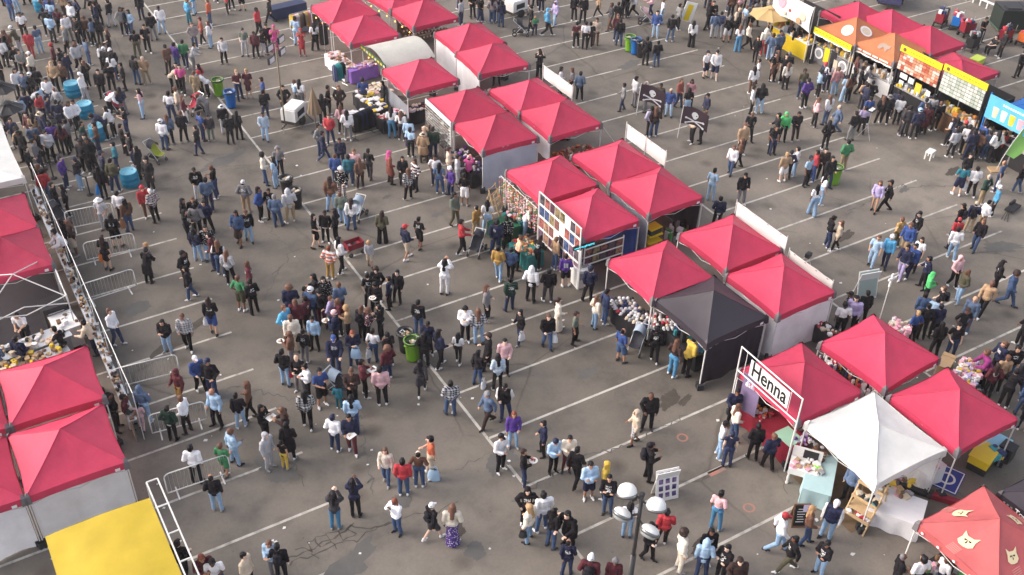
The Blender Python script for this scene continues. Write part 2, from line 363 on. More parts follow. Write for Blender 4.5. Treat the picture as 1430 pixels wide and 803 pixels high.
for k_, (px, py, rx, ry, rz) in enumerate(((250, 470, 1.6, .5, .5), (700, 640, .9, .5, .4), (820, 520, .6, .3, 0), (640, 740, .35, .3, 0), (300, 560, .8, .4, .3), (900, 150, .7, .3, 0), (1180, 330, .8, .3, .2), (560, 700, .5, .4, .5), (1050, 610, .5, .35, 0), (980, 760, .6, .3, .3), (420, 470, .6, .4, 0), (610, 300, .35, .2, 0), (1330, 240, .8, .3, .3), (190, 430, .7, .5, .2), (760, 600, .4, .25, 0), (880, 440, .4, .2, .4), (455, 520, .8, .5, .2), (1010, 400, .5, .2, 0))):
    blot(px, py, rx, ry, TARP_ if k_ % 3 else STAIN, 'oil blotch soaked into the asphalt', rz, seed=20+k_)
q = MB(); rr_ = random.Random(77); LIT = mat('paper_scrap', (0.66, 0.64, 0.62), 0.8, 0.1)
for k_ in range(130):
    a_ = G(rr_.uniform(60, 1400), 30+760*rr_.random()**.8, 0.008); s_ = rr_.uniform(.03, .11); r_ = rr_.uniform(0, 3)
    q.poly([(a_.x+s_*math.cos(r_+t_)*rr_.uniform(.5, 1), a_.y+s_*math.sin(r_+t_)*rr_.uniform(.5, 1), .008+rr_.uniform(0, .02)) for t_ in (0, 1.5, 3.1, 4.6)])
tag(q.build('litter', LIT), 'scraps of pale litter scattered over the asphalt', 'litter', kind='stuff')
q = MB()
for pts in (((330, 190), (360, 300), (470, 420), (500, 560), (520, 690)), ((150, 620), (240, 560), (330, 540), (420, 560)), ((720, 700), (800, 640), (880, 620), (960, 580)), ((1180, 300), (1250, 260), (1330, 260), (1400, 240)), ((850, 110), (930, 150), (980, 200))): add(crack(pts, .05, .16))
tag(q.build('sealed_cracks', TARP_), 'long dark tar sealed seams wandering over the car park', 'crack', kind='structure')
# ------------------------------------------------------------------ canopies
RED = mat('red_canopy_cloth', (0.64, 0.052, 0.118), 0.6, 0.08, 1.1, 0.8, 2.6, transl=0.18, spec=0.35)
WHITEC = mat('white_canopy_cloth', (0.90, 0.88, 0.85), 0.6, 0.04, 2, 0.5, 3, transl=0.15)
BLACKC = mat('black_canopy_cloth', (0.030, 0.022, 0.032), 0.55, 0.1, 2, 0.25, 3, spec=0.5)
GREYC = mat('grey_corner_pad', (0.15, 0.135, 0.145), 0.8, 0.1, 8)
WALLW = mat('white_side_wall', (0.88, 0.87, 0.90), 0.55, 0.05, 2, 0.5, 2.5, transl=0.1)
WALLG = mat('grey_side_wall', (0.30, 0.31, 0.35), 0.4, 0.12, 2, 0.6, 3, spec=0.6)
WALLK = mat('black_side_wall', (0.022, 0.016, 0.026), 0.6, 0.15, 2, 0.5, 3)
WALLB = mat('blue_side_wall', (0.02, 0.10, 0.50), 0.5, 0.1, 2, 0.4, 3)
LEGM = mat('white_steel_leg', (0.62, 0.60, 0.58), 0.4, 0.06, 8, metal=0.0)
LEGG = mat('grey_steel_leg', (0.32, 0.31, 0.32), 0.35, 0.06, 8, metal=0.6)
LOGO = mat('white_logo_patch', (0.75, 0.72, 0.74), 0.6, 0.03)
ORANGEC = mat('orange_canopy_cloth', (0.55, 0.19, 0.085), 0.6, 0.08, 2, 0.25, 2.5, transl=0.12)
CORALC = mat('coral_canopy_cloth', (0.66, 0.15, 0.155), 0.6, 0.14, 0.9, 0.25, 2.2, transl=0.18)
BLUEC = mat('blue_canopy_cloth', (0.02, 0.16, 0.55), 0.6, 0.08, 2, 0.25, 3, transl=0.1)
YELLOWC = mat('yellow_tarp_cloth', (0.58, 0.41, 0.035), 0.55, 0.05, 1.5, 0.3, 1.6, transl=0.12)
REDS = 'red pop-up canopies of the market stalls'
def canopy_mesh(h, eave, peak, m, sag=0.08, pull=0.06, seed=0):
    cs = [(-h, h), (-h, -h), (h, -h), (h, h)]
    q = MB()
    for i in range(4):
        a, b = Vector((*cs[i], eave)), Vector((*cs[(i+1) % 4], eave)); P = Vector((0, 0, peak))
        def f(u, v, a=a, b=b, P=P, i=i):
            e = a.lerp(b, u); mid = 1-(2*u-1)**2
            e = e + (Vector((0, 0, eave))-Vector((e.x, e.y, eave))).normalized()*pull*mid
            p = e.lerp(P, v)
            p.z -= sag*mid*(1-v)*(0.35+1.6*v) + 0.06*math.sin(PI*v)*0.6
            p.z += (0.020*mnoise.noise((p.x*1.7+seed, p.y*1.7, i*3.0)) + 0.012*mnoise.noise((u*9+seed, v*2.5, i*5.0)))*(1 if 0 < u < 1 and v < 1 else 0)
            return p
        q.grid(f, 14, 10)
        for k in range(10): q.tube(Vector(f(0, k/10))+Vector((0,0,.006)), Vector(f(0, (k+1)/10))+Vector((0,0,.006)), .011, n=5, cap=False)
    return q.mesh('canopy', m, True)
def wall_mesh(a, b, z0, z1, m, wav=0.05, seed=0, n=16):
    a, b = Vector((*a, 0)), Vector((*b, 0)); d = (b-a); nrm = Vector((-d.y, d.x, 0)).normalized(); q = MB()
    def f(u, v):
        p = a.lerp(b, u); p.z = z0+(z1-z0)*v
        return p + nrm*wav*(1-v*.7)*(mnoise.noise((u*4+seed, v*2, seed*1.3))+.35*mnoise.noise((u*14+seed, v*1.2, seed*2.3)))
    q.grid(f, n, 6); me = q.mesh('sidewall', m, True); return me
TENTS = {}
WEIGHT = MB().box((0,.09,.13), (.24,.12,.24)).box((0,-.09,.13), (.24,.12,.24)).mesh('weight_bag', mat('weight_bag_cloth', (0.03,0.03,0.034), .8, .2, 6))
def tent(key, label, L, N, R, m=None, name='pop_up_canopy', group=REDS, walls=(), eave=2.25, peak=3.12, legs='LNRF', legm=None,
         logo=True, hsize=1.53, rot=None, valm=None, vdrop=0.27, sag=0.08, center=None):
    m = m or RED; legm = legm or LEGM
    z = 2.2
    if center is None:
        l, n, r = (G(*p, z) if p else None for p in (L, N, R))
        if rot is None:
            if r is not None and n is not None:
                e = r-n; rot = math.atan2(e.y, e.x)
                if l is not None: e2 = l-n; rot = (rot+math.atan2(e2.y, e2.x)-PI/2)/2
            else: rot = 0.0
            rot *= 0.8
        if l is not None and r is not None:
            c = (l+r)/2
            if n is not None:
                k = Matrix.Rotation(rot, 3, 'Z') @ Vector((hsize, hsize, 0)); c = c*.7+(n+k)*.3
        elif n is not None: c = n + Matrix.Rotation(rot, 3, 'Z') @ Vector((hsize, hsize, 0))
    else: c = Vector(center); rot = rot or 0.0
    t = thing(name, label, 'canopy tent', (c.x, c.y, 0), rot, group)
    h = hsize; sd = c.x*.37+c.y*.11
    link('canopy', canopy_mesh(h, eave, peak, m, sag, seed=sd), t)
    C = dict(L=(-h, h), N=(-h, -h), R=(h, -h), F=(h, h))
    for a, b in (('L','N'), ('N','R'), ('R','F'), ('F','L')):
        A, B = Vector((*C[a], 0)), Vector((*C[b], 0)); q = MB(); mid0 = (A+B)/2; out = mid0.normalized()
        def f(u, v, A=A, B=B, out=out):
            p = A.lerp(B, u); md = 1-(2*u-1)**2
            p = p - out*0.05*md + out*(0.02*v + 0.02*v*mnoise.noise((u*6+sd, v*2, 1)))
            p.z = eave - vdrop*v + 0.002; return p
        q.grid(f, 14, 3); q.build('valance', valm or m, t, True)
    for k in 'LNRF':
        x, y = C[k]; sx, sy = (1 if x > 0 else -1), (1 if y > 0 else -1)
        q = MB(); w = 0.135; o_ = 0.026
        q.poly([(x+sx*o_, y-sy*w, eave+.012), (x+sx*o_, y+sy*o_, eave+.012), (x+sx*(o_+.02), y+sy*(o_+.02), eave-vdrop-.02), (x+sx*(o_+.02), y-sy*w, eave-vdrop-.02)])
        q.poly([(x-sx*w, y+sy*o_, eave+.012), (x+sx*o_, y+sy*o_, eave+.012), (x+sx*(o_+.02), y+sy*(o_+.02), eave-vdrop-.02), (x-sx*w, y+sy*(o_+.02), eave-vdrop-.02)])
        q.poly([(x+sx*o_, y+sy*o_, eave+.012), (x-sx*w*.9, y+sy*o_, eave+.014), (x-sx*w*.62, y-sy*w*.62, eave+.14), (x+sx*o_, y-sy*w*.9, eave+.014)])
        q.build('corner_pad', {id(BLACKC): BLACKC, id(WHITEC): WHITEC}.get(id(m), GREYC), t)
    for k in legs:
        x, y = C[k]; sx, sy = (1 if x > 0 else -1), (1 if y > 0 else -1)
        q = MB().box((x-sx*.03, y-sy*.03, eave/2-.05), (.04, .04, eave-.1)).box((x-sx*.03, y-sy*.03, .01), (.12, .12, .02))
        q.build('leg', legm, t)
        link('weight_bag', WEIGHT, t, (x-sx*.03, y-sy*.03, 0), rz=.4*sx)
    q = MB()
    for a, b in (('L','N'), ('N','R'), ('R','F'), ('F','L')):
        A, B = Vector((*C[a], 0))*.965, Vector((*C[b], 0))*.965
        M_ = (A+B)/2
        for p, r in ((A, M_), (M_, B)):
            q.tube((p.x, p.y, eave-.1), (r.x, r.y, eave-.42), .013, n=5); q.tube((p.x, p.y, eave-.42), (r.x, r.y, eave-.1), .013, n=5)
    for k in 'LNRF':
        q.tube((C[k][0]*.95, C[k][1]*.95, eave-.06), (0, 0, peak-.1), .014, n=5)
    q.build('truss', legm, t)
    if logo:
        q = MB().box((h-.34, -h-.052, eave-.15), (.15, .006, .11)); q.build('logo_patch', LOGO, t)
    for w in walls:
        a, b = {'L':('L','N'), 'N':('N','R'), 'R':('R','F'), 'F':('F','L')}[w[0]]
        k = 0.955 if len(w) < 5 else w[4]
        z0 = w[2] if len(w) > 2 else 0.03; z1 = w[3] if len(w) > 3 else eave-.03
        A = tuple(v*k for v in C[a]); B = tuple(v*k for v in C[b])
        wm = wall_mesh(A, B, z0, z1, w[1], 0.10, sd, 40); o = link('sidewall', wm, t)
    TENTS[key] = (t, c, rot, C); return t
def tp(key, x, y, z=0.0):
    """a point given in a tent's own axes"""
    t, c, r, C = TENTS[key]; v = Matrix.Rotation(r, 3, 'Z') @ Vector((x, y, 0)); return Vector((c.x+v.x, c.y+v.y, z))
tent('T1', 'red canopy at the top edge, farthest of the stalls with clothes rails', (439,12.6), (463,33), (525,19))
tent('T2', 'red canopy over the clothes and tablecloth stall by the white arched tent', (464.5,35), (490,64), (554,49))
tent('T3', 'red canopy at the top edge strung with orange bulbs', None, (546,17), (608,0), legs='NRL')
tent('T4', 'red canopy over tiered shelves of dotted goods at the top', (546,15), (578,40), (638,25))
tent('T5', 'red canopy right of the white arched tent, over black cloth tables', (537.5,101), (567.7,129), (637,111), walls=(('L', WALLG, .03, 1.4),))
tent('T6', 'red canopy with a white left wall, upper of two near the top', (611.8,47), (639.5,76), (702,60), walls=(('L', WALLW),))
tent('T7', 'red canopy with a white left wall, lower of two near the top', (640.7,76), (667,105), (737,90), walls=(('L', WALLW),))
tent('T8', 'red canopy over a pale wall of sunglasses racks', (598,142), (633,173), (704,157))
tent('T9', 'red canopy with a white front wall shading to pale blue', (636,173), (675,214), (749,194), walls=(('N', mat('pale_blue_wall', (0.60,0.66,0.78), 0.5, 0.14, 0.8, 0.4, 2)), ))
tent('T10', 'red canopy in front of a white banner, third pair from the top', (687,126), (729,160), (788,143))
tent('T11', 'red canopy with a loose tie rope, beside the white banner pair', (726,157.5), (767,195), (838,172.5), walls=(('L', WALLW, .9, 2.2),))
tent('T12', 'red canopy over the bead stall with teal cloth tables', (708.6,240), (756.5,283), (832,259))
tent('T13', 'red canopy hung with a rack of printed pictures and a blue wall', (764,290), (814,339), (886,307), walls=(('R', WALLB, .03, 2.2),))
tent('T14', 'red canopy behind the bead stall with a white banner behind it', (800.6,219), (851,260), (922,233))
tent('T15', 'red canopy with grey plastic walls and yellow shelves inside', (852,257), (906,303), (979,276), walls=(('L', WALLG), ('R', WALLK, .03, 2.2)))
tent('T16', 'red canopy in front of a long white banner, right of centre', (952,332), (1011,378), (1089,347), legs='LNRF')
tent('T17', 'red canopy with white walls on two sides, right of the black canopy', (1016,387), (1084,446), (1165,405), walls=(('N', WALLW), ('L', WALLW)))
tent('T18', 'red canopy over the round black cap table, left of the black canopy', (855,366), (910,421), (991,388))
tent('T19', 'black canopy with black side walls beside the cap table', (914,421), (988,480), (1071,444), m=BLACKC, group=None, walls=(('N', WALLK), ('R', WALLK), ), name='black_canopy', logo=True)
tent('T20', 'red canopy behind the Henna sign', (1032,520), (1111.5,591), (1205,546), walls=(('F', mat('violet_grey_wall', (0.28,0.24,0.34), .5, .2, 3, .4, 3)),))
tent('T21', 'red canopy behind the henna tent with a small white cross at its peak', (1143,481), (1237.5,548), (1312,499))
tent('T22', 'red canopy over yellow and blue storage tubs, near the right edge', (1240,557), (1337.5,632), (1422,585), rot=0.01)
tent('T23', 'plain white canopy over craft tables and a wooden rack', (1125,591), (1222,681), (1321,628), m=WHITEC, group=None, name='white_canopy', walls=(('R', WALLW),), legs='LNRF', logo=False, hsize=1.60, peak=2.78)
tent('T24', 'coral canopy printed with cream cat faces in the bottom corner', (1271,742), None, (1530,812), m=CORALC, group=None, name='printed_canopy', logo=False, center=G(1396, 724, 3.12)*1, rot=0.0)
tent('T25', 'black canopy with white lettering cut by the right edge', None, None, None, m=BLACKC, group=None, name='black_canopy', logo=False, center=G(1394, 686, 2.25)*1+Vector((1.53, -1.53, 0)), rot=0.02)
# left row
def rf(R, F, h=1.53): a, b = G(*R, 2.2), G(*F, 2.2); return Vector(((a.x+b.x)/2-h, (a.y+b.y)/2, 0))
tent('T31', 'red canopy at the left edge below the white canopy', None, None, None, center=rf((54,318),(36,272)), rot=0.0)
tent('T32', 'red canopy at the left edge over the open kitchen frame', None, None, None, center=rf((76,367),(55,320)), rot=0.0)
tent('T33', 'red canopy at the left edge, upper one with a visible peak', None, (14,598), (151,558), rot=-0.03, center=None)
tent('T34', 'red canopy at the left edge with a white hanging front wall', None, (36,697), (173,643), walls=(('N', WALLW),), rot=0.0)
tent('T35', 'red canopy cut by the left edge, upper of the outer pair', None, None, None, center=tp('T33', -3.08, 0.0), rot=-.03)
tent('T36', 'red canopy cut by the left edge with a white front wall', None, None, None, center=tp('T34', -3.08, 0.0), walls=(('N', WALLW),), rot=0.0)
tent('T30', 'large white canopy cut by the left edge above the red ones', None, None, None, m=WHITEC, group=None, name='white_canopy', logo=False, center=rf((37,276),(0,150),2.9)+Vector((-.0,.0,0)), rot=0.0, hsize=2.9, peak=2.9)
# right food row
tent('T40', 'red canopy at the top edge behind the orange ones', None, None, None, center=G(1200, 2, 3.12), rot=0.03)
tent('T41', 'red canopy behind the orange canopies, middle of the food row', None, None, None, center=G(1246, 13, 3.12), rot=0.03)
tent('T42', 'red canopy at the back of the food row, rightmost peak', None, None, None, center=G(1300, 36, 3.12), rot=0.03)
tent('T43', 'orange canopy with two white printed badges on the food row', None, None, None, m=ORANGEC, group='orange canopies of the food row', name='orange_canopy', logo=False, center=G(1197, 24, 3.12), rot=0.03)
tent('T44', 'orange canopy with dark animal prints and white lettered valance', None, None, None, m=ORANGEC, group='orange canopies of the food row', name='orange_canopy', logo=False, center=G(1250, 46, 3.12), rot=0.03)
# ------------------------------------------------------------------ people: posed bodies and clothes
# a skeleton per pose (front = -y), one continuous remeshed body; clothes follow the same skeleton
def V3(*a): return Vector(a)
def skeleton(pose):
    k = dict(pel=V3(0,.0,.95), wa=V3(0,.0,1.10), ch=V3(0,.005,1.30), nk=V3(0,.01,1.47), hd=V3(0,-.015,1.635))
    A = {}
    def arm(s, el, wr, ext=None):
        k['sh%d' % s] = V3(s*.185, .01, 1.42); k['el%d' % s] = V3(*el); k['wr%d' % s] = V3(*wr)
        d = (V3(*ext) if ext else (k['wr%d' % s]-k['el%d' % s])).normalized(); k['hx%d' % s] = d
    def leg(s, kn, an, toe=(0,-1)):
        k['hip%d' % s] = V3(s*.095, 0, .92); k['kn%d' % s] = V3(*kn); k['an%d' % s] = V3(*an); k['toe%d' % s] = V3(*toe, 0).normalized()
    for s in (-1, 1):
        leg(s, (s*.11, -.02, .50), (s*.125, .02, .09), (s*.25, -1))
        arm(s, (s*.235, .03, 1.15), (s*.235, -.05, .90), (0, -.1, -1))
    if pose == 'relax':
        leg(1, (.13,-.07,.50), (.16,-.05,.09), (.4,-1)); arm(1, (.27,.05,1.16), (.22,-.14,1.00), (-.5,-.8,-.1))
        k['hd'].x += .01
    elif pose == 'relaxb':
        leg(-1, (-.14,-.06,.50), (-.17,-.04,.09), (-.4,-1)); arm(-1, (-.27,.05,1.16), (-.20,-.16,1.02), (.5,-.8,-.1)); k['hd'] += V3(-.015,-.02,-.005); k['nk'].x -= .008
    elif pose == 'shift':
        leg(1, (.15,.02,.50), (.20,.05,.09), (.6,-1)); leg(-1, (-.09,-.05,.5), (-.10,-.08,.09), (-.1,-1)); arm(1, (.24,.08,1.16), (.19,.10,.95), (-.3,.2,-1)); arm(-1, (-.245,-.03,1.15), (-.15,-.22,1.12), (.5,-.8,.2)); k['hd'] += V3(.02,-.02,-.005)
    elif pose == 'phone':
        for s in (-1,1): arm(s, (s*.235,-.01,1.15), (s*.09,-.24,1.20), (-s*.4,-.7,.4))
        k['hd'] += V3(0,-.045,-.02)
    elif pose == 'eat':
        arm(1, (.25,-.03,1.15), (.10,-.24,1.28), (-.5,-.4,.6)); arm(-1, (-.25,-.02,1.14), (-.13,-.26,1.14), (.6,-.6,0))
        leg(-1, (-.12,-.05,.50), (-.15,-.03,.09), (-.3,-1))
    elif pose == 'cross':
        arm(1, (.25,-.05,1.15), (-.02,-.20,1.17), (-1,-.05,.1)); arm(-1, (-.25,-.05,1.13), (.03,-.235,1.14), (1,.05,.1))
    elif pose == 'pocket':
        for s in (-1,1): arm(s, (s*.31,.07,1.15), (s*.19,-.07,.96), (-s*.3,-.4,-.8))
    elif pose in ('walk', 'walkb'):
        q = 1 if pose == 'walk' else -1
        leg(q, (q*.10,-.17,.53), (q*.10,-.30,.115), (q*.1,-1)); leg(-q, (-q*.10,-.01,.49), (-q*.10,.30,.17), (-q*.1,-1))
        arm(q, (q*.25,.13,1.17), (q*.26,.12,.92), (0,-.15,-1)); arm(-q, (-q*.25,-.05,1.16), (-q*.23,-.22,.96), (0,-.4,-.9))
        for n in ('pel','wa','ch','nk','hd'): k[n].y -= .02
    elif pose == 'stroll':
        leg(1, (.10,-.10,.51), (.11,-.15,.095), (.15,-1)); leg(-1, (-.11,.0,.49), (-.12,.16,.11), (-.1,-1))
        arm(-1, (-.25,-.02,1.14), (-.20,-.20,1.05), (.3,-.9,.1))
    elif pose == 'photo':
        for s in (-1,1): arm(s, (s*.24,-.16,1.30), (s*.075,-.27,1.53), (-s*.3,-.3,.9))
    elif pose == 'push':
        for s in (-1,1): arm(s, (s*.24,-.08,1.15), (s*.19,-.36,1.08), (0,-1,0))
        leg(1, (.10,-.12,.51), (.11,-.17,.095), (0,-1)); leg(-1, (-.11,.0,.49), (-.12,.17,.11), (0,-1))
    elif pose == 'reach':
        arm(1, (.24,-.20,1.25), (.15,-.44,1.22), (-.1,-1,-.1)); arm(-1, (-.25,-.03,1.14), (-.14,-.26,1.06), (.4,-.8,0))
        for n, d in (('wa',.03),('ch',.09),('nk',.15),('hd',.19)): k[n].y -= d
        for s in (-1,1): k['sh%d'%s].y -= .12
    elif pose == 'bend':
        dy = {'wa':.10,'ch':.27,'nk':.38,'hd':.50}; dz = {'wa':.02,'ch':.07,'nk':.15,'hd':.26}
        for n in dy: k[n] += V3(0,-dy[n],-dz[n])
        for s in (-1,1):
            arm(s, (s*.23,-.42,1.02), (s*.12,-.52,.83), (0,-.4,-.9)); k['sh%d'%s] = V3(s*.185,-.35,1.28)
    elif pose == 'sit':
        for n in ('pel','wa','ch','nk','hd'): k[n].z -= .43
        for s in (-1,1):
            k_ = s
            leg(s, (s*.13,-.42,.50), (s*.14,-.40,.09), (s*.2,-1)); k['hip%d'%s] = V3(s*.10,-.02,.52)
            arm(s, (s*.25,-.06,.76), (s*.12,-.30,.68), (-s*.4,-.9,0)); k['sh%d'%s] = V3(s*.185,.01,.99)
    elif pose == 'lean':
        for n, d in (('wa',.05),('ch',.13),('nk',.19),('hd',.22)): k[n].y -= d
        for s in (-1,1):
            k['sh%d'%s] = V3(s*.185,-.15,1.40); arm(s, (s*.26,-.25,1.15), (s*.16,-.46,1.06), (-s*.2,-1,0)); k['sh%d'%s] = V3(s*.185,-.15,1.40)
    return k
def capsules(q, segs, n=10):
    """closed tapered tubes with round ends: list of (a, b, ra, rb, flat)"""
    for sg in segs:
        a, b, ra, rb = sg[:4]; fl = sg[4] if len(sg) > 4 else 1.0
        d = (b-a); Ln = d.length; d = d.normalized() if Ln > 1e-6 else V3(0,0,1)
        u = V3(1,0,0) - d*d.x
        u = u.normalized() if u.length > .2 else d.orthogonal().normalized()
        w = d.cross(u); k0 = len(q.v); rings = []
        for t in (-90,-55,-20): rings.append((a + d*ra*math.sin(math.radians(t)), ra*math.cos(math.radians(t))))
        for t in (20,55,90): rings.append((b + d*rb*math.sin(math.radians(t)), rb*math.cos(math.radians(t))))
        for c, r in rings:
            r = max(r, .0005)
            for i in range(n):
                an = 2*PI*i/n; q.v.append(tuple(c + u*r*math.cos(an) + w*r*fl*math.sin(an)))
        for j in range(5):
            for i in range(n):
                i2 = (i+1) % n; q.f.append((k0+j*n+i, k0+j*n+i2, k0+(j+1)*n+i2, k0+(j+1)*n+i)); q.m.append(0)
        q.f.append(tuple(k0+i for i in range(n))[::-1]); q.m.append(0)
        q.f.append(tuple(k0+5*n+i for i in range(n))); q.m.append(0)
def fuse(q, name, voxel, keep, mats, folds=0.0, smooth=2):
    me = bpy.data.meshes.new(name); me.from_pydata(q.v, [], q.f); o = bpy.data.objects.new(name, me)
    r = o.modifiers.new('r', 'REMESH'); r.mode = 'VOXEL'; r.voxel_size = voxel
    if smooth: s_ = o.modifiers.new('s', 'SMOOTH'); s_.iterations = smooth; s_.factor = .5
    if keep < 1: d_ = o.modifiers.new('d', 'DECIMATE'); d_.ratio = keep
    out = evaluated_mesh(o); bpy.data.meshes.remove(me); out.name = name
    if folds:
        n_ = len(out.vertices); co = np.empty(n_*3); no_ = np.empty(n_*3); out.vertices.foreach_get('co', co); out.vertex_normals.foreach_get('vector', no_)
        co = co.reshape(-1,3); no_ = no_.reshape(-1,3)
        a_ = np.array([mnoise.noise((p[0]*9, p[1]*9, p[2]*16)) + .5*mnoise.noise((p[0]*22, p[1]*22, p[2]*30)) for p in co])
        out.vertices.foreach_set('co', (co + no_*a_[:,None]*folds).ravel())
    out.materials.clear()
    for m in mats: out.materials.append(m)
    out.polygons.foreach_set('use_smooth', [True]*len(out.polygons)); out.update(); return out
SKIN = tinted('skin', 0.55, None, 0.05)
CLOTH = {None: tinted('cloth'), 'pl': tinted('plaid_cloth', pattern='plaid'), 'st': tinted('striped_cloth', pattern='stripe'), 'cm': tinted('printed_cloth', pattern='print'), 'em': tinted('emblem_cloth', pattern='emblem'), 'he': tinted('hemmed_cloth', pattern='hem'), 'sl': tinted('sleeve_cloth', pattern='sleeve')}
HAIRM = tinted('hair', 0.5, None, 0.5); SHOEM = tinted('shoe_leather', 0.5, None, 0.1)
EYE = mat('eye', (0.02, 0.015, 0.012), 0.3, 0.0); LIP = mat('lips', (0.35, 0.12, 0.10), 0.5, 0.0)
CACHE = {}
WORKSHOP = bpy.data.scenes.new('workshop')
def evaluated_mesh(o):
    WORKSHOP.collection.objects.link(o); vl = WORKSHOP.view_layers[0]; vl.update()
    with bpy.context.temp_override(scene=WORKSHOP, view_layer=vl):
        dg = bpy.context.evaluated_depsgraph_get(); out = bpy.data.meshes.new_from_object(o.evaluated_get(dg))
    bpy.data.objects.remove(o); return out
def hand_segs(k, s):
    w, d = k['wr%d'%s], k['hx%d'%s]
    side = d.cross(V3(0,0,1)); side = side.normalized() if side.length > .3 else V3(0,-1,0)*1.0
    side = (side - d*side.dot(d)).normalized(); nrm = d.cross(side)
    palm = w + d*.085; S_ = [(w, palm, .026, .034, .55)]
    for i, (o_, L1, L2) in enumerate(((-.030,.036,.030), (-.010,.042,.036), (.010,.039,.033), (.029,.030,.025))):
        b = palm + side*o_*1.0 + d*.008; m_ = b + d*L1 + nrm*.006; e = m_ + (d*.8+nrm*.55).normalized()*L2
        S_ += [(b - d*.03, m_, .0105, .0095), (m_, e, .0095, .008)]
    tb = w + d*.03 - side*.028; tm = tb + (d*.7-side*.7).normalized()*.035; te = tm + (d*.95-side*.2+nrm*.2).normalized()*.03
    S_ += [(tb, tm, .0125, .011), (tm, te, .011, .009)]; return S_
def body_mesh(pose):
    key = ('body', pose)
    if key in CACHE: return CACHE[key]
    k = skeleton(pose); S_ = []
    h = k['hd']; S_ += [(h+V3(0,.02,.035), h+V3(0,.0,.0), .092, .085, 1.12), (h, h+V3(0,-.035,-.075), .078, .048), (k['nk']-V3(0,0,.04), h+V3(0,.01,-.06), .056, .053),
        (h+V3(0,-.088,.01), h+V3(0,-.113,-.022), .010, .016), (h+V3(-.083,.01,.0), h+V3(-.086,.012,-.028), .018, .013, .5), (h+V3(.083,.01,.0), h+V3(.086,.012,-.028), .018, .013, .5)]
    S_ += [(k['pel'], k['wa'], .135, .125, .72), (k['wa'], k['ch'], .125, .15, .70), (k['ch'], k['nk']-V3(0,0,.07), .15, .085, .72)]
    for s in (-1,1):
        S_ += [(k['nk']-V3(0,0,.06), k['sh%d'%s], .06, .062), (k['sh%d'%s], k['el%d'%s], .056, .044), (k['el%d'%s], k['wr%d'%s], .043, .028)] + hand_segs(k, s)
        S_ += [(k['pel'], k['hip%d'%s], .11, .10), (k['hip%d'%s], k['kn%d'%s], .088, .058), (k['kn%d'%s], k['an%d'%s]+(k['kn%d'%s]-k['an%d'%s])*.35, .056, .052),
               (k['an%d'%s]+(k['kn%d'%s]-k['an%d'%s])*.4, k['an%d'%s], .054, .036)]
        a, t = k['an%d'%s], k['toe%d'%s]
        S_ += [(a+V3(0,0,-.03)-t*.04, a+V3(0,0,-.055)+t*.13, .036, .026)]
    q = MB(); capsules(q, S_, 12); me = fuse(q, 'person_body', .0085, .30, [SKIN, EYE, LIP], 0, 2)
    # eyes and mouth joined to the same mesh
    bm = bmesh.new(); bm.from_mesh(me)
    for p, r, sc, mi in ((h+V3(-.033,-.079,.012), .0115, (1,.6,.8), 1), (h+V3(.033,-.079,.012), .0115, (1,.6,.8), 1), (h+V3(0,-.083,-.062), .02, (1.1,.35,.32), 2)):
        mm = Matrix.Translation(p) @ Matrix.Diagonal((*sc, 1))
        ret = bmesh.ops.create_icosphere(bm, subdivisions=1, radius=r, matrix=mm)
        for v in ret['verts']:
            for f_ in v.link_faces: f_.material_index = mi
    bm.to_mesh(me); bm.free(); CACHE[key] = me; return me
def top_mesh(pose, kind):
    key = ('top', pose, kind)
    if key in CACHE: return CACHE[key]
    k = skeleton(pose); b = {'t': 0.0, 'd': 0.0, 'v': .012}.get(kind, .018); S_ = []
    low = k['pel']*.55 + k['wa']*.45 if kind in 'td' else k['pel']+V3(0,0,-.01)
    S_ += [(low, k['wa'], .158+b, .148+b, .74), (k['wa'], k['ch'], .148+b, .172+b, .72), (k['ch'], k['nk']-V3(0,0,.075), .172+b, .098+b, .74)]
    if kind in 'hj': S_ += [(k['pel']+V3(-.03,0,.03), k['pel']+V3(.03,0,.03), .155+b, .155+b, .76)]
    for s in (-1,1):
        S_ += [(k['nk']-V3(0,0,.075), k['sh%d'%s], .07+b, .078+b)]
        sh, el, wr = k['sh%d'%s], k['el%d'%s], k['wr%d'%s]
        if kind in 'td': S_ += [(sh, sh.lerp(el, .78), .076, .072)]
        elif kind == 'v': pass
        else: S_ += [(sh, el, .076+b*.8, .064+b*.8), (el, wr.lerp(el, .03), .063+b*.8, .046+b*.6)]
        if kind == 'c':
            S_ += [(k['hip%d'%s], k['kn%d'%s]*.8+k['hip%d'%s]*.2, .135, .145)]
    if kind == 'c': S_ += [(k['pel'], (k['kn1']+k['kn-1'])/2+V3(0,0,.08), .165, .17, .85)]
    if kind == 'd': S_ += [(k['pel'], (k['kn1']+k['kn-1'])/2+V3(0,0,.12), .15, .185, .85), (k['hip1'], k['hip-1'], .13, .13)]
    if kind in 'hH': S_ += [(k['nk']+V3(-.06,.06,-.03), k['nk']+V3(.06,.06,-.03), .062, .062), (k['nk']+V3(-.07,.03,.0), k['nk']+V3(.07,.03,.0), .045, .045)]
    elif kind in 'jc': S_ += [(k['nk']+V3(-.03,.02,-.03), k['nk']+V3(.03,.02,-.03), .068, .068)]
    if kind == 'H':
        h = k['hd']; S_ += [(h+V3(0,.045,.05), h+V3(0,.05,-.07), .108, .10, 1.05), (h+V3(-.075,-.01,.03), h+V3(-.085,0,-.09), .045, .05), (h+V3(.075,-.01,.03), h+V3(.085,0,-.09), .045, .05), (h+V3(0,-.01,.085), h+V3(0,.04,.085), .07, .08)]
    q = MB(); capsules(q, S_, 12); me = fuse(q, 'top', .015, .45, [CLOTH[None]], .010, 2); CACHE[key] = me; return me
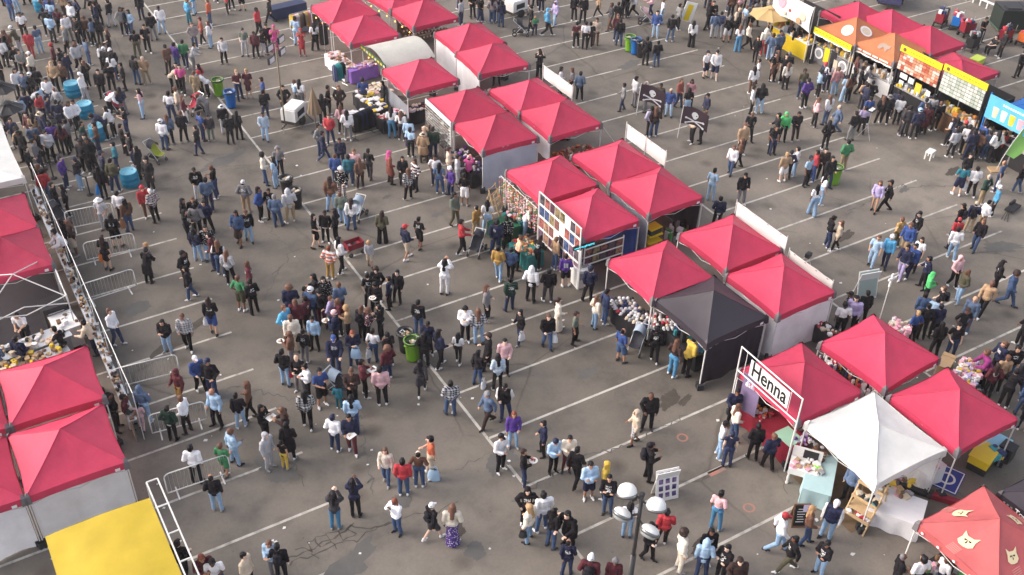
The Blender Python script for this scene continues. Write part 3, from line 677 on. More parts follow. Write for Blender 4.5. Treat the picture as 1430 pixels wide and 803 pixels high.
def bottom_mesh(pose, kind):
    key = ('bot', pose, kind)
    if key in CACHE: return CACHE[key]
    k = skeleton(pose); S_ = [(k['pel']+V3(-.02,0,.04), k['pel']+V3(.02,0,.04), .145, .145, .76)]
    if kind in 'kK':
        m_ = (k['kn1']+k['kn-1'])/2; e = m_ + (V3(0,0,.06) if kind == 'k' else ((k['an1']+k['an-1'])/2 - m_)*.8)
        S_ += [(k['pel'], e, .15, .20 if kind == 'k' else .25, .9)]
    for s in (-1,1):
        hp, kn, an = k['hip%d'%s], k['kn%d'%s], k['an%d'%s]
        S_ += [(k['pel'], hp, .125, .118)]
        if kind in 't': S_ += [(hp, kn, .106, .080), (kn, an+V3(0,0,.0), .080, .062)]
        elif kind == 'l': S_ += [(hp, kn, .098, .066), (kn, an.lerp(kn,.38), .064, .060), (an.lerp(kn,.4), an, .06, .043)]
        elif kind == 'w': S_ += [(hp, kn, .115, .105), (kn, an-V3(0,0,.01), .105, .115)]
        elif kind == 's': S_ += [(hp, kn.lerp(hp,.12), .116, .112)]
    q = MB(); capsules(q, S_, 12); me = fuse(q, 'bottoms', .014, .45, [CLOTH[None]], .008, 2); CACHE[key] = me; return me
def shoe_mesh(pose, s):
    key = ('shoe', pose, s)
    if key in CACHE: return CACHE[key]
    k = skeleton(pose); a, t = k['an%d'%s], k['toe%d'%s]; q = MB()
    capsules(q, [(a+V3(0,0,-.04)-t*.045, a+V3(0,0,-.055)+t*.15, .046, .034), (a-t*.015+V3(0,0,.0), a-t*.01+V3(0,0,-.03), .05, .05), (a+V3(0,0,-.075)-t*.06, a+V3(0,0,-.075)+t*.155, .02, .02), (a+t*.05+V3(-.018,0,-.065), a+t*.05+V3(.018,0,-.065), .04, .04)], 10)
    lo = (a.z-.09)
    for i, v in enumerate(q.v): q.v[i] = (v[0], v[1], max(v[2], lo))
    me = fuse(q, 'shoe', .011, .5, [SHOEM], 0, 1); CACHE[key] = me; return me
def hair_mesh(pose, kind):
    key = ('hair', pose, kind)
    if key in CACHE: return CACHE[key]
    k = skeleton(pose); h = k['hd']; nk = k['nk']; S_ = []
    if kind in 'slpbB':
        S_ += [(h+V3(0,.035,.055), h+V3(0,.045,-.02), .097, .092, 1.1), (h+V3(-.07,.0,.055), h+V3(-.082,.015,-.01), .03, .022), (h+V3(.07,.0,.055), h+V3(.082,.015,-.01), .03, .022), (h+V3(-.03,-.065,.085), h+V3(.03,-.065,.085), .03, .03)]
    if kind == 'l':
        S_ += [(h+V3(0,.07,0), nk+V3(0,.105,-.16), .085, .075, .6), (h+V3(-.075,.02,.02), nk+V3(-.10,.03,-.12), .04, .036), (h+V3(.075,.02,.02), nk+V3(.10,.03,-.12), .04, .036)]
    elif kind == 'p': S_ += [(h+V3(0,.12,.05), h+V3(0,.17,.01), .038, .045), (h+V3(0,.17,.01), nk+V3(0,.14,-.10), .045, .025)]
    elif kind == 'b': S_ += [(h+V3(0,.08,.12), h+V3(0,.09,.13), .052, .052)]
    elif kind == 'a': S_ += [(h+V3(0,.04,.06), h+V3(0,.05,.0), .135, .125, 1.05), (h+V3(-.09,.03,.02), h+V3(.09,.03,.02), .075, .075)]
    elif kind == 'x': S_ += [(h+V3(0,.05,.035), h+V3(0,.05,-.02), .092, .088, 1.0)]
    elif kind == 'c':
        S_ += [(h+V3(0,.02,.062), h+V3(0,.03,.04), .098, .104, 1.1), (h+V3(-.03,-.105,.045), h+V3(.03,-.105,.045), .035, .035, .22), (h+V3(0,-.10,.052), h+V3(0,-.145,.036), .055, .05, .2)]
    elif kind == 'n': S_ += [(h+V3(0,.02,.085), h+V3(0,.03,.02), .092, .106, 1.08), (h+V3(-.02,.0,.05), h+V3(.02,.0,.05), .105, .105)]
    elif kind == 'h':
        q = MB(); z = .055
        q.lathe([(.001,.125),(.06,.12),(.09,.10),(.10,.03),(.11,.01),(.20,-.015),(.20,-.022),(.10,-.005),(.09,.03),(.001,.10)], h+V3(0,.015,.02), 18)
        me = q.mesh('hat', [HAIRM], True); CACHE[key] = me; return me
    q = MB(); capsules(q, S_, 12); me = fuse(q, 'hair', .012, .5, [HAIRM], .007 if kind not in 'cn' else .002, 2); CACHE[key] = me; return me
def pack_mesh(pose):
    key = ('pack', pose)
    if key in CACHE: return CACHE[key]
    k = skeleton(pose); c = k['ch']; q = MB()
    capsules(q, [(c+V3(-.06,.19,.08), c+V3(.06,.19,.08), .085, .085), (c+V3(-.07,.20,-.14), c+V3(.07,.20,-.14), .10, .10), (c+V3(0,.20,.08), c+V3(0,.2,-.14), .12, .14, .75)], 10)
    for s in (-1,1): capsules(q, [(c+V3(s*.10,.14,.10), k['sh%d'%s]+V3(-s*.06,-.02,.075), .022, .022), (k['sh%d'%s]+V3(-s*.06,-.02,.075), c+V3(s*.12,-.135,.02), .022, .022), (c+V3(s*.12,-.135,.02), c+V3(s*.15,.1,-.18), .018, .018)], 8)
    me = fuse(q, 'backpack', .013, .5, [CLOTH[None]], .006, 2); CACHE[key] = me; return me
PAL = dict(k=('black',(26,22,28)), c=('charcoal',(62,58,64)), g=('grey',(122,118,122)), lg=('light grey',(182,180,186)), w=('white',(232,228,232)), cr=('cream',(222,208,190)),
  n=('navy',(34,38,68)), b=('blue',(46,76,142)), lb=('pale blue',(158,190,222)), tl=('teal',(28,112,130)), tq=('turquoise',(66,158,206)), r=('red',(190,38,52)), m=('maroon',(92,34,46)), p=('pale pink',(226,172,178)),
  hp=('bright pink',(208,60,140)), pu=('purple',(84,50,140)), lv=('lavender',(176,160,208)), gn=('green',(52,130,82)), dg=('dark green',(34,62,52)), lm=('neon green',(70,206,110)), ol=('olive',(84,80,60)),
  br=('brown',(108,72,56)), db=('dark brown',(58,40,38)), tn=('tan',(176,140,104)), be=('beige',(200,178,154)), y=('yellow',(218,178,24)), mu=('mustard',(176,132,48)), o=('orange',(212,96,52)), pc=('peach',(230,164,130)),
  dn=('blue denim',(60,84,124)), ld=('light denim',(138,172,208)), dd=('dark denim',(44,56,92)), bd=('bright blue denim',(64,132,176)), rb=('rust',(150,72,56)), kh=('khaki',(158,134,100)), gg=('grey green',(106,116,104)),
  bl=('blond',(176,136,88)), gr=('ginger',(134,66,44)), mg=('magenta',(150,40,120)), gb=('grey blue',(84,104,136)))
TOPN = dict(j='jacket', h='hoodie', H='hoodie with the hood up', t='tee', s='sweater', c='long coat', d='dress', v='vest')
BOTN = dict(t='trousers', l='leggings', w='wide trousers', s='shorts', k='skirt', K='long skirt')
POSE = dict(s='stand', r='relax', p='phone', e='eat', c='cross', o='pocket', w='walk', W='walkb', q='stroll', u='photo', P='push', R='reach', b='bend', t='sit', l='lean')
HAIRN = dict(c='cap', n='beanie', h='brimmed hat')
FACE = dict(S=0, SE=45, E=90, NE=135, N=180, NW=225, W=270, SW=315)
SKINT = [(222,176,148), (204,152,120), (176,122,92), (140,92,68), (228,188,164), (190,140,108), (108,70,54)]
def lin(c, k=1.0):
    r = srgb(*c); g_ = .3*r[0]+.55*r[1]+.15*r[2]; return tuple((x*.84+g_*.16)*k for x in r)
CAMAZ = math.atan2(-FWD.y, -FWD.x)     # direction from the subject back to the camera
def parse(code):
    pat = None
    if '/' in code: code, pat = code.split('/')
    return code[0], code[1:], pat
def wear(code, cols): return None
rng = random.Random(11)
def person_bits(pose, top, bot, hair, extra):
    """list of (child name, mesh, colour, pattern)"""
    tk, tcol, tp_ = parse(top); bk, bcol, bp_ = parse(bot); hk, hcol, _ = parse(hair)
    B = []
    tm = top_mesh(pose, tk if tk != 's' else 'j'); B.append(({'t':'tee_shirt','c':'coat','d':'dress','v':'vest','h':'hoodie','H':'hoodie','s':'sweater'}.get(tk,'jacket'), tm, tcol, tp_, 'cloth'))
    if bcol != 'sk' and (tk != 'd' or bk in 'tlw'): B.append(({'s':'shorts','k':'skirt','K':'skirt','l':'leggings'}.get(bk,'trousers'), bottom_mesh(pose, bk), bcol, bp_, 'cloth'))
    if hk in 'cnh':
        B.append(('hair', hair_mesh(pose, 'x'), 'k', None, 'hair')); B.append(({'c':'cap','n':'beanie','h':'hat'}[hk], hair_mesh(pose, hk), hcol, None, 'hair'))
    elif hk != 'z' and tk != 'H': B.append(('hair', hair_mesh(pose, hk), hcol, None, 'hair'))
    return B
def cmesh(me, pat):
    if not pat: return me
    k = ('pat', me.name, pat)
    if k not in CACHE: m2 = me.copy(); m2.materials.clear(); m2.materials.append(CLOTH[pat]); CACHE[k] = m2
    return CACHE[k]
def shoe_col(rg): return rg.choice([(225,222,224), (225,222,224), (32,30,34), (60,54,54), (150,145,145), (30,28,32)])
def vary(pose):
    if pose == 's': return rng.choices(['stand','relax','relaxb','shift','pocket','stroll'], [.18,.2,.2,.2,.12,.1])[0]
    if pose == 'p': return rng.choices(['phone','eat'], [.7,.3])[0]
    return POSE[pose]
def person(P, pose, face, top, bot, hair, scale, label, opts=''):
    pose = vary(pose); rz = CAMAZ + PI/2 + math.radians(FACE[face]) + rng.uniform(-.3, .3)
    sc = scale*rng.uniform(.93, 1.05); wd = sc*rng.uniform(.92, 1.13)
    sk = SKINT[rng.randrange(len(SKINT))]
    o = link('person', body_mesh(pose), None, P, rz, lin(sk)); o.scale = (wd, wd, sc); o.rotation_euler = (rng.uniform(-.03,.05), rng.uniform(-.035,.035), rz)
    tag(o, label, 'person', 'people walking and standing in the market')
    for nm, me, col, pat, kd in person_bits(pose, top, bot, hair, opts):
        c = lin(PAL[col][1] if col in PAL else (60,60,60), rng.uniform(.82, 1.15))
        if kd == 'cloth' and not pat and nm in ('hoodie','jacket','sweater','tee_shirt') and col in ('k','c','n','m','dg','b','g','tl','db'): pat = rng.choices([None,'em','he','sl'], [.56,.27,.14,.03])[0]
        link(nm, cmesh(me, pat), o, color=c)
    sh = lin(shoe_col(rng))
    for s in (-1, 1): link('shoe', shoe_mesh(pose, s), o, color=sh)
    if 'B' in opts: link('backpack', pack_mesh(pose), o, color=lin((30,28,36)))
    BODIES.append([o, pose])
    return o
# far and half hidden figures, beyond the three hundred nearest: one mass with the colours stored per face
CROWD_V, CROWD_F, CROWD_C, CROWD_N = [], [], [], [0]
LOW = {}
def low(me, ratio):
    k = (me.name, ratio)
    if k not in LOW:
        o = bpy.data.objects.new('tmp', me); d = o.modifiers.new('d', 'DECIMATE'); d.ratio = ratio; m = evaluated_mesh(o)
        m.calc_loop_triangles(); v = np.empty(len(m.vertices)*3); m.vertices.foreach_get('co', v)
        f = np.empty(len(m.loop_triangles)*3, dtype=np.int64); m.loop_triangles.foreach_get('vertices', f)
        LOW[k] = (v.reshape(-1,3), f.reshape(-1,3)); bpy.data.meshes.remove(m)
    return LOW[k]
def crowd_person(P, pose, face, top, bot, hair, scale):
    pose = vary(pose); rz = CAMAZ + PI/2 + math.radians(FACE[face]) + rng.uniform(-.4, .4); sc = scale*rng.uniform(.92, 1.04); wd = sc*rng.uniform(.96,1.1)
    ca, sa = math.cos(rz), math.sin(rz); R_ = np.array([[ca,-sa,0],[sa,ca,0],[0,0,1]])
    bits = [(body_mesh(pose), lin(SKINT[rng.randrange(len(SKINT))]), .05)]
    for nm, me, col, pat, kd in person_bits(pose, top, bot, hair, ''):
        c = lin(PAL[col][1], rng.uniform(.85, 1.12))
        if pat: c = tuple(x*.6+.2 for x in c)
        bits.append((me, c, .16))
    sh = lin(shoe_col(rng))
    for s in (-1,1): bits.append((shoe_mesh(pose, s), sh, .2))
    for me, c, rt in bits:
        v, f = low(me, rt); v = (v*np.array([wd,wd,sc])) @ R_.T + np.array(P)
        CROWD_V.append(v); CROWD_F.append(f+CROWD_N[0]); CROWD_N[0] += len(v); CROWD_C.append(np.tile(np.array([*c,1.0]), (len(f),1)))
def finish_crowd():
    v = np.concatenate(CROWD_V); f = np.concatenate(CROWD_F); c = np.concatenate(CROWD_C)
    me = bpy.data.meshes.new('far_crowd'); me.from_pydata(v.tolist(), [], f.tolist())
    at = me.attributes.new('tone', 'FLOAT_COLOR', 'FACE'); at.data.foreach_set('color', c.astype(np.float32).ravel())
    m = bpy.data.materials.new('crowd_cloth'); m.use_nodes = True; N = m.node_tree.nodes
    a = N.new('ShaderNodeAttribute'); a.attribute_name = 'tone'; m.node_tree.links.new(a.outputs['Color'], N['Principled BSDF'].inputs['Base Color'])
    N['Principled BSDF'].inputs['Roughness'].default_value = .85; me.materials.append(m)
    me.polygons.foreach_set('use_smooth', [True]*len(me.polygons)); me.update()
    tag(link('far_crowd', me), 'crowd of smaller, farther people queueing and milling near the top of the scene', 'crowd', kind='stuff')
def describe(top, bot, hair, where):
    tk, tc, tpn = parse(top); bk, bc, bpn = parse(bot); hk, hc, _ = parse(hair)
    PN = dict(pl='plaid ', st='striped ', cm='patterned ')
    s = 'person in ' + PN.get(tpn, '') + PAL[tc][0] + ' ' + {'h':'hoodie','H':'hooded top','t':'tee','j':'jacket','s':'sweater','c':'coat','d':'dress','v':'vest'}[tk]
    if tk != 'd' and bc != 'sk':
        bn = {'t':'trousers','l':'leggings','w':'wide trousers','s':'shorts','k':'skirt','K':'long skirt'}[bk]
        if 'denim' in PAL[bc][0] and bk in 'tw': bn = 'jeans'; col = PAL[bc][0].replace(' denim', '').replace('denim', '')
        else: col = PAL[bc][0]
        s += ' and ' + PN.get(bpn, '') + col.strip() + ' ' + bn
    if hk in 'cnh': s += ', ' + PAL[hc][0] + ' ' + {'c':'cap','n':'beanie','h':'hat'}[hk]
    return s + ', ' + where
ZONES = {'D0':(0,603,3.972), 'D1':(360,603,3.972), 'D2':(720,603,3.972), 'D3':(1070,603,3.972), 'C0':(0,400,3.972), 'C1':(360,400,3.972), 'C2':(720,400,3.972), 'C3':(1070,400,3.972),
  'B0':(0,200,3.972), 'B1':(360,200,3.972), 'B2':(720,200,3.972), 'B3':(1070,200,3.972), 'A0':(0,0,3.972), 'A1':(360,0,3.972), 'A2':(720,0,3.972), 'A3':(1070,0,3.972),
  'Z4':(380,380,7.944), 'Z5':(380,470,7.944), 'Z6':(580,190,7.944), 'Z7':(640,280,7.944), 'Z1':(0,0,7.944), 'Z2':(0,100,7.944), 'Z3':(180,60,7.944), 'Z8':(1250,360,7.944), 'Z9':(1250,450,7.944),
  'Y1':(1250,130,7.944), 'Y2':(1130,70,7.944), 'Y3':(960,0,7.944), 'Y4':(640,0,7.944), 'Y5':(820,0,7.944), 'Y6':(420,100,7.944), 'Y7':(980,530,7.944)}
BODIES = []
def populate(text, detail=300):
    rows = []
    for ln in text.strip().splitlines():
        ln = ln.strip()
        if not ln or ln.startswith('#'): continue
        d, _, where = ln.partition('|'); a = d.split(); zx, zy, zf = ZONES[a[0]]
        X, Y = zx + float(a[1])/zf, zy + float(a[2])/zf
        sc = float(a[8]) if len(a) > 8 and a[8][0].isdigit() else 1.0
        op = a[-1] if len(a) > 8 and not a[-1][0].isdigit() else ''
        rows.append((X, Y, a[3], a[4], a[5], a[6], a[7], sc, where.strip(), op))
    rows.sort(key=lambda r: -r[1] - (1000 if r[8] else 0))
    seen = {}
    n = 0
    for X, Y, pose, face, top, bot, hair, sc, where, op in rows:
        P = G(X, Y, 0.0)
        if where and n < detail:
            lab = describe(top, bot, hair, where); lab = ' '.join(lab.split()); n += 1
            if len(lab.split()) > 16: print('LONG', len(lab.split()), lab)
            if lab in seen: print('DUP', lab, (X, Y), seen[lab])
            seen[lab] = (X, Y)
            person(P, pose, face, top, bot, hair, sc*1.0, lab, op); BODIES[-1] += [X, Y-22, False]
        else: crowd_person(P, pose, face, top, bot, hair, sc)
    print('people', n, 'crowd', len(rows)-n)

# ------------------------------------------------------------------ street furniture, stalls and goods
def picture_print():
    m = tinted('picture_print', .5, None, 0); N = m.node_tree.nodes; L = m.node_tree.links; b = N['Principled BSDF']
    tc = N.new('ShaderNodeTexCoord'); oi = N.new('ShaderNodeObjectInfo'); mu = N.new('ShaderNodeMath'); mu.operation = 'MULTIPLY'; mu.inputs[1].default_value = 50; L.new(oi.outputs['Random'], mu.inputs[0])
    ad = N.new('ShaderNodeVectorMath'); ad.operation = 'ADD'; L.new(tc.outputs['Object'], ad.inputs[0]); L.new(mu.outputs[0], ad.inputs[1])
    n = N.new('ShaderNodeTexNoise'); n.inputs['Scale'].default_value = 7; n.inputs['Detail'].default_value = 3; L.new(ad.outputs[0], n.inputs['Vector'])
    r = N.new('ShaderNodeValToRGB'); e = r.color_ramp.elements; e[0].position = .35; e[0].color = (.04,.035,.05,1); e[1].position = .68; e[1].color = (.75,.62,.52,1); x = e.new(.5); x.color = (.5,.5,.5,1); L.new(n.outputs['Fac'], r.inputs[0])
    mx = N.new('ShaderNodeMix'); mx.data_type = 'RGBA'; mx.blend_type = 'OVERLAY'; mx.inputs[0].default_value = .85; L.new(oi.outputs['Color'], mx.inputs[6]); L.new(r.outputs[0], mx.inputs[7]); L.new(mx.outputs[2], b.inputs['Base Color']); return m
def GX(px, py, x0):
    """point on the upright plane x = x0 that the photograph shows at pixel px, py"""
    d = FWD + RGT*((px-CX)/FOC) - UPV*((py-CY)/FOC); t = x0/d.x
    return Vector((x0, d.y*t, CAMH+d.z*t))
M_ = mat
BLK = M_('black_plastic', (0.025,0.024,0.027), .5, .15, 5); STEEL = M_('galvanised_steel', (0.55,0.55,0.56), .35, .1, 9, metal=.6); WPOW = M_('white_powder_coat', (0.74,0.72,0.70), .45, .06, 6)
LIMEB = M_('lime_plastic', (0.20,0.44,0.03), .45, .08, 4); BLUEB = M_('blue_plastic', (0.015,0.15,0.50), .45, .1, 4); DRUM = M_('blue_drum_plastic', (0.015,0.22,0.38), .4, .12, 2.5); DRUMT = M_('pale_blue_lid', (0.16,0.42,0.56), .45, .1, 4)
BAGK = M_('black_bin_liner', (0.02,0.02,0.022), .3, .2, 9, .6, 20, spec=.6); WOOD = M_('pale_wood', (0.52,0.36,0.20), .6, .2, 9); DWOOD = M_('brown_wood', (0.16,0.085,0.05), .6, .25, 9)
CLK = M_('black_table_cloth', (0.02,0.018,0.022), .8, .2, 3, .5, 5); CLW = M_('white_table_cloth', (0.72,0.70,0.72), .8, .05, 3, .5, 5); CLT = M_('teal_table_cloth', (0.02,0.16,0.16), .8, .12, 3, .5, 5); CLA = M_('pale_teal_table_cloth', (0.40,0.56,0.58), .8, .08, 3, .5, 5)
CLP = M_('purple_table_cloth', (0.28,0.14,0.52), .8, .1, 3, .5, 5); CLR = M_('red_table_cloth', (0.24,0.012,0.03), .8, .12, 3, .5, 5); CLG = M_('dark_green_cloth', (0.015,0.10,0.05), .8, .15, 3, .5, 5); CLN = M_('mint_table_cloth', (0.36,0.62,0.46), .8, .1, 3, .4, 5)
TUBY = M_('yellow_plastic', (0.74,0.52,0.02), .4, .06, 4); SILV = M_('white_lamp_shell', (0.80,0.79,0.77), .3, .05, 3, spec=.5); RIMS = M_('lamp_rim', (0.22,0.22,0.225), .3, .1, 5, metal=.7); MAST = M_('dark_mast_paint', (0.028,0.026,0.028), .4, .15, 4, spec=.5)
TANC = M_('tan_umbrella_cloth', (0.50,0.35,0.16), .75, .08, 3, .3, 4, transl=.1); BRNC = M_('brown_umbrella_cloth', (0.24,0.17,0.11), .8, .12, 4, .5, 8); DUMP = M_('dark_green_steel', (0.018,0.026,0.022), .5, .2, 3); PAPER = M_('white_paper', (0.80,0.78,0.76), .7, .03)
REDP = M_('red_plastic', (0.22,0.015,0.03), .5, .12, 4); FLAGK = M_('dark_flag_cloth', (0.060,0.035,0.045), .8, .1, 4, .3, 6); GREENF = M_('lime_flag_cloth', (0.30,0.62,0.16), .7, .12, 1.5, .2, 4); YEL = M_('yellow_sign_vinyl', (0.80,0.56,0.02), .5, .04, 3)
BRICKR = M_('brown_rug', (0.16,0.105,0.062), .95, .3, 5, .4, 30); LACE = M_('skin_toned_goods', (0.56,0.33,0.22), .7, .2); CYAN = glow('cyan_led', (0.10,0.70,0.80), .45); BULB = glow('warm_bulb', (1.0,0.42,0.08), 2.2); INK = M_('black_ink', (0.012,0.012,0.014), .6, .0)
PICM = picture_print()
PRINTM = tinted('printed_card', .5, 'print', 0); CARDM = tinted('flat_card', .6, None, 0)
GOODC = {k: M_('goods_'+k, c, .6, .15) for k, c in dict(white=(.72,.70,.70), cream=(.60,.50,.38), pink=(.68,.34,.42), red=(.50,.04,.06), blue=(.06,.14,.42), navy=(.03,.04,.12), teal=(.05,.32,.36), green=(.08,.28,.08), lime=(.25,.7,.06), yellow=(.70,.48,.05), orange=(.62,.22,.04), brown=(.17,.09,.05), tan=(.42,.28,.16), black=(.02,.02,.022), grey=(.28,.28,.29), purple=(.20,.08,.34), lilac=(.46,.36,.58), silver=(.62,.62,.64)).items()}
def goods(label, P, w, d, n, cols, size=(.06,.16), rz=0., h=(.03,.12), seed=1, dome=False, jitter=True, cat='goods', parent=None, name='merchandise'):
    r = random.Random(seed); q = MB(); cols = cols.split(); ca, sa = math.cos(rz), math.sin(rz)
    for i in range(n):
        x, y = r.uniform(-w/2, w/2), r.uniform(-d/2, d/2); s = r.uniform(*size); hh = r.uniform(*h); mi = r.randrange(len(cols)); a = r.uniform(0, 3) if jitter else 0
        c = (P[0]+x*ca-y*sa, P[1]+x*sa+y*ca, P[2]+hh/2)
        if dome: q.lathe([(s*.62,0),(s*.5,0.004),(s*.46,hh*.6),(s*.25,hh),(.001,hh*1.05)], (c[0],c[1],P[2]), 7, mi)
        elif r.random() < .4: q.lathe([(s*.4,0),(s*.45,hh*.5),(s*.3,hh),(.001,hh)], (c[0],c[1],P[2]), 7, mi)
        else: q.box(c, (s, s*r.uniform(.5,1), hh), mi, a+rz)
    o = q.build(name, [GOODC[c] for c in cols], parent)
    if parent is None: tag(o, label, cat, kind='stuff')
    else: o['kind'] = 'stuff'
    return o
def table(label, P, w, d, cloth, rz=0., h=.76, name='market_table', group='cloth covered stall tables', skirt=.72):
    t = thing(name, label, 'table', (P[0], P[1], 0), rz, group)
    MB().box((0,0,h-.02), (w-.02,d-.02,.035)).build('tabletop', WOOD, t)
    for sx in (-1,1):
        for sy in (-1,1): MB().box((sx*(w/2-.08), sy*(d/2-.08), (h-.04)/2), (.035,.035,h-.04)).build('leg', LEGG, t)
    q = MB(); n = 40; per = 2*(w+d)
    def edge(u):
        s = u*per
        if s < w: return (-w/2+s, -d/2, 0, -1)
        s -= w
        if s < d: return (w/2, -d/2+s, 1, 0)
        s -= d
        if s < w: return (w/2-s, d/2, 0, 1)
        s -= w; return (-w/2, d/2-s, -1, 0)
    def f(u, v):
        x, y, nx, ny = edge(u % 1.0*.99999); fo = .035*v*math.sin(u*per*9)+.02*v
        return (x+nx*fo, y+ny*fo, h+.002-skirt*v)
    q.grid(f, 64, 3); q.poly([(-w/2,-d/2,h+.002),(w/2,-d/2,h+.002),(w/2,d/2,h+.002),(-w/2,d/2,h+.002)])
    q.build('tablecloth', cloth, t); return t
def trash(px, py, m, label, top='bag', lean=0):
    P = G(px, py); t = thing('waste_bin', label, 'bin', P, random.uniform(0,3), 'waste bins on the asphalt')
    MB().lathe([(.001,.02),(.235,.02),(.24,.0),(.25,.10),(.30,.92),(.325,.94),(.325,.98),(.30,.98),(.27,.5),(.22,.06),(.001,.06)], n=20).build('bin_body', m, t, True)
    q = MB()
    def f(u, v):
        a = u*2*PI; k = mnoise.noise((math.cos(a)*3+px, math.sin(a)*3, v*2)); r = .30+.06*math.sin(v*PI)+.03*k-.12*max(0,v-.6)
        return (r*math.cos(a), r*math.sin(a), .86+.16*v-.10*max(0,v-.75)*4+.02*k)
    q.grid(f, 24, 6); q.build('bin_liner', BAGK, t, True)
    goods('', (0,0,.80), .34, .34, 14, 'white cream grey black tan', (.08,.18), seed=int(px), parent=t, name='litter')
    for a in (0, PI): MB().box((.325*math.cos(a), .325*math.sin(a), .8), (.05,.14,.05), 0, a).build('bin_handle', m, t)
trash(306.5, 133, LIMEB, 'lime green bin with a black liner beside the blue bin'); trash(323.5, 149.5, BLUEB, 'blue bin standing next to the lime bin and the white spine line')
trash(878.5, 71, LIMEB, 'lime bin, first in the row of three coloured bins'); trash(886.7, 75, BLUEB, 'blue bin in the middle of the row of three coloured bins'); trash(894.5, 79, BLK, 'black bin at the end of the row of three coloured bins')
trash(1163.5, 256, LIMEB, 'lime bin alone among the walkers behind the tents'); trash(567, 489, BLK, 'black bin behind the lime bin on the spine line'); trash(576.5, 501, LIMEB, 'lime bin in front of the black bin on the spine line')
trash(402, 272, BLK, 'upper of two black bins in the middle aisle'); trash(414.6, 289, BLK, 'lower of two black bins in the middle aisle')
# --- big blue barrels
def drum(px, py, label, tilt=0.0):
    t = thing('water_barrel', label, 'barrel', G(px, py), 0, 'large blue barrels along the queue')
    prof = [(r_*.82,z_*.66) for r_, z_ in [(.46,0),(.48,.03),(.50,.12),(.52,.34),(.535,.36),(.52,.38),(.525,.74),(.54,.76),(.525,.78),(.51,1.0),(.48,1.14),(.46,1.16)]]
    MB().lathe(prof, n=28).build('barrel_body', DRUM, t, True)
    q = MB(); q.lathe([(.377,.768),(.398,.765),(.398,.785),(.36,.785),(.35,.76),(.001,.76)], n=28).build('barrel_lid', DRUMT, t, True)
    for a in (.6, 3.4): MB().lathe([(.06,.76),(.06,.785),(.001,.785)], (.22*math.cos(a), .22*math.sin(a), 0), 10).build('bung', DRUMT, t)
drum(59, 15, 'blue barrel at the top edge, farthest of the barrels'); drum(103.5, 133.5, 'blue barrel with a pale rim, farthest of the queue barrels'); drum(121.5, 162.5, 'blue barrel between the other two queue barrels by the rope posts')
drum(138.5, 194, 'blue barrel beside a stooping person in a white sweater'); drum(183.3, 258.4, 'blue barrel standing alone at the lower end of the queue')
# --- crowd barriers
def barrier(ax, ay, bx, by, label):
    A, B = G(ax, ay, 1.05), G(bx, by, 1.05); L = min(2.6, max(1.4, (B-A).length)); rz = math.atan2(B.y-A.y, B.x-A.x)
    t = thing('crowd_barrier', label, 'barrier', ((A.x+B.x)/2, (A.y+B.y)/2, 0), rz, 'white steel crowd barriers')
    q = MB(); h = L/2; r = .022; pts = [(-h,0,.18),(-h,0,.88)] + [(-h+.17-.17*math.cos(a), 0, .88+.17*math.sin(a)) for a in (.5,1.0,PI/2)] + [(h-.17+.17*math.sin(a), 0, .88+.17*math.cos(a)) for a in (0,.55,1.05,PI/2)] + [(h,0,.18),(-h,0,.18)]
    for a, b in zip(pts, pts[1:]): q.tube(a, b, r, n=8)
    q.build('frame', WPOW, t, True)
    n = int(L/.13)
    for i in range(1, n): x = -h+L*i/n; link('picket', PICK, t, (x,0,0))
    for s in (-1,1): q = MB().box((s*h*.72,0,.02), (.05,.62,.03)).box((s*h*.72,0,.10), (.04,.04,.16)); q.build('foot', WPOW, t)
PICK = MB().tube((0,0,.19), (0,0,1.04), .007, n=5).mesh('picket', STEEL)
barrier(89, 296, 155, 283, 'white barrier beside the stroller, farthest up the aisle'); barrier(115, 339.7, 185, 324.6, 'white barrier behind the person in a black dress')
barrier(112, 397.6, 185, 375, 'white barrier with a bent end near the hugging couple'); barrier(157, 516, 245.5, 494.4, 'white barrier lying along a bay line by the fence corner')
barrier(206.5, 580, 284.5, 560, 'white barrier behind the wide white wrap'); barrier(228, 663.4, 317, 634, 'long white barrier next to the child in green')
def rail(ax, ay, bx, by, label):
    A, B = G(ax, ay, .75), G(bx, by, .75); t = thing('rail_barrier', label, 'barrier', (A.x, A.y, 0), math.atan2(B.y-A.y, B.x-A.x)); L = (B-A).length
    MB().tube((0,0,.75), (L,0,.75), .028, n=8).build('top_rail', WPOW, t)
    for k in range(int(L/1.2)+1): q = MB().tube((min(L,k*1.2),0,0), (min(L,k*1.2),0,.75), .02, n=6).box((min(L,k*1.2),0,.02), (.06,.4,.03)); q.build('post', WPOW, t)
rail(116, 410, 135, 455, 'white rail parallel to the food stall fence, upper length'); rail(136, 453, 155, 515, 'white rail parallel to the food stall fence, lower length')
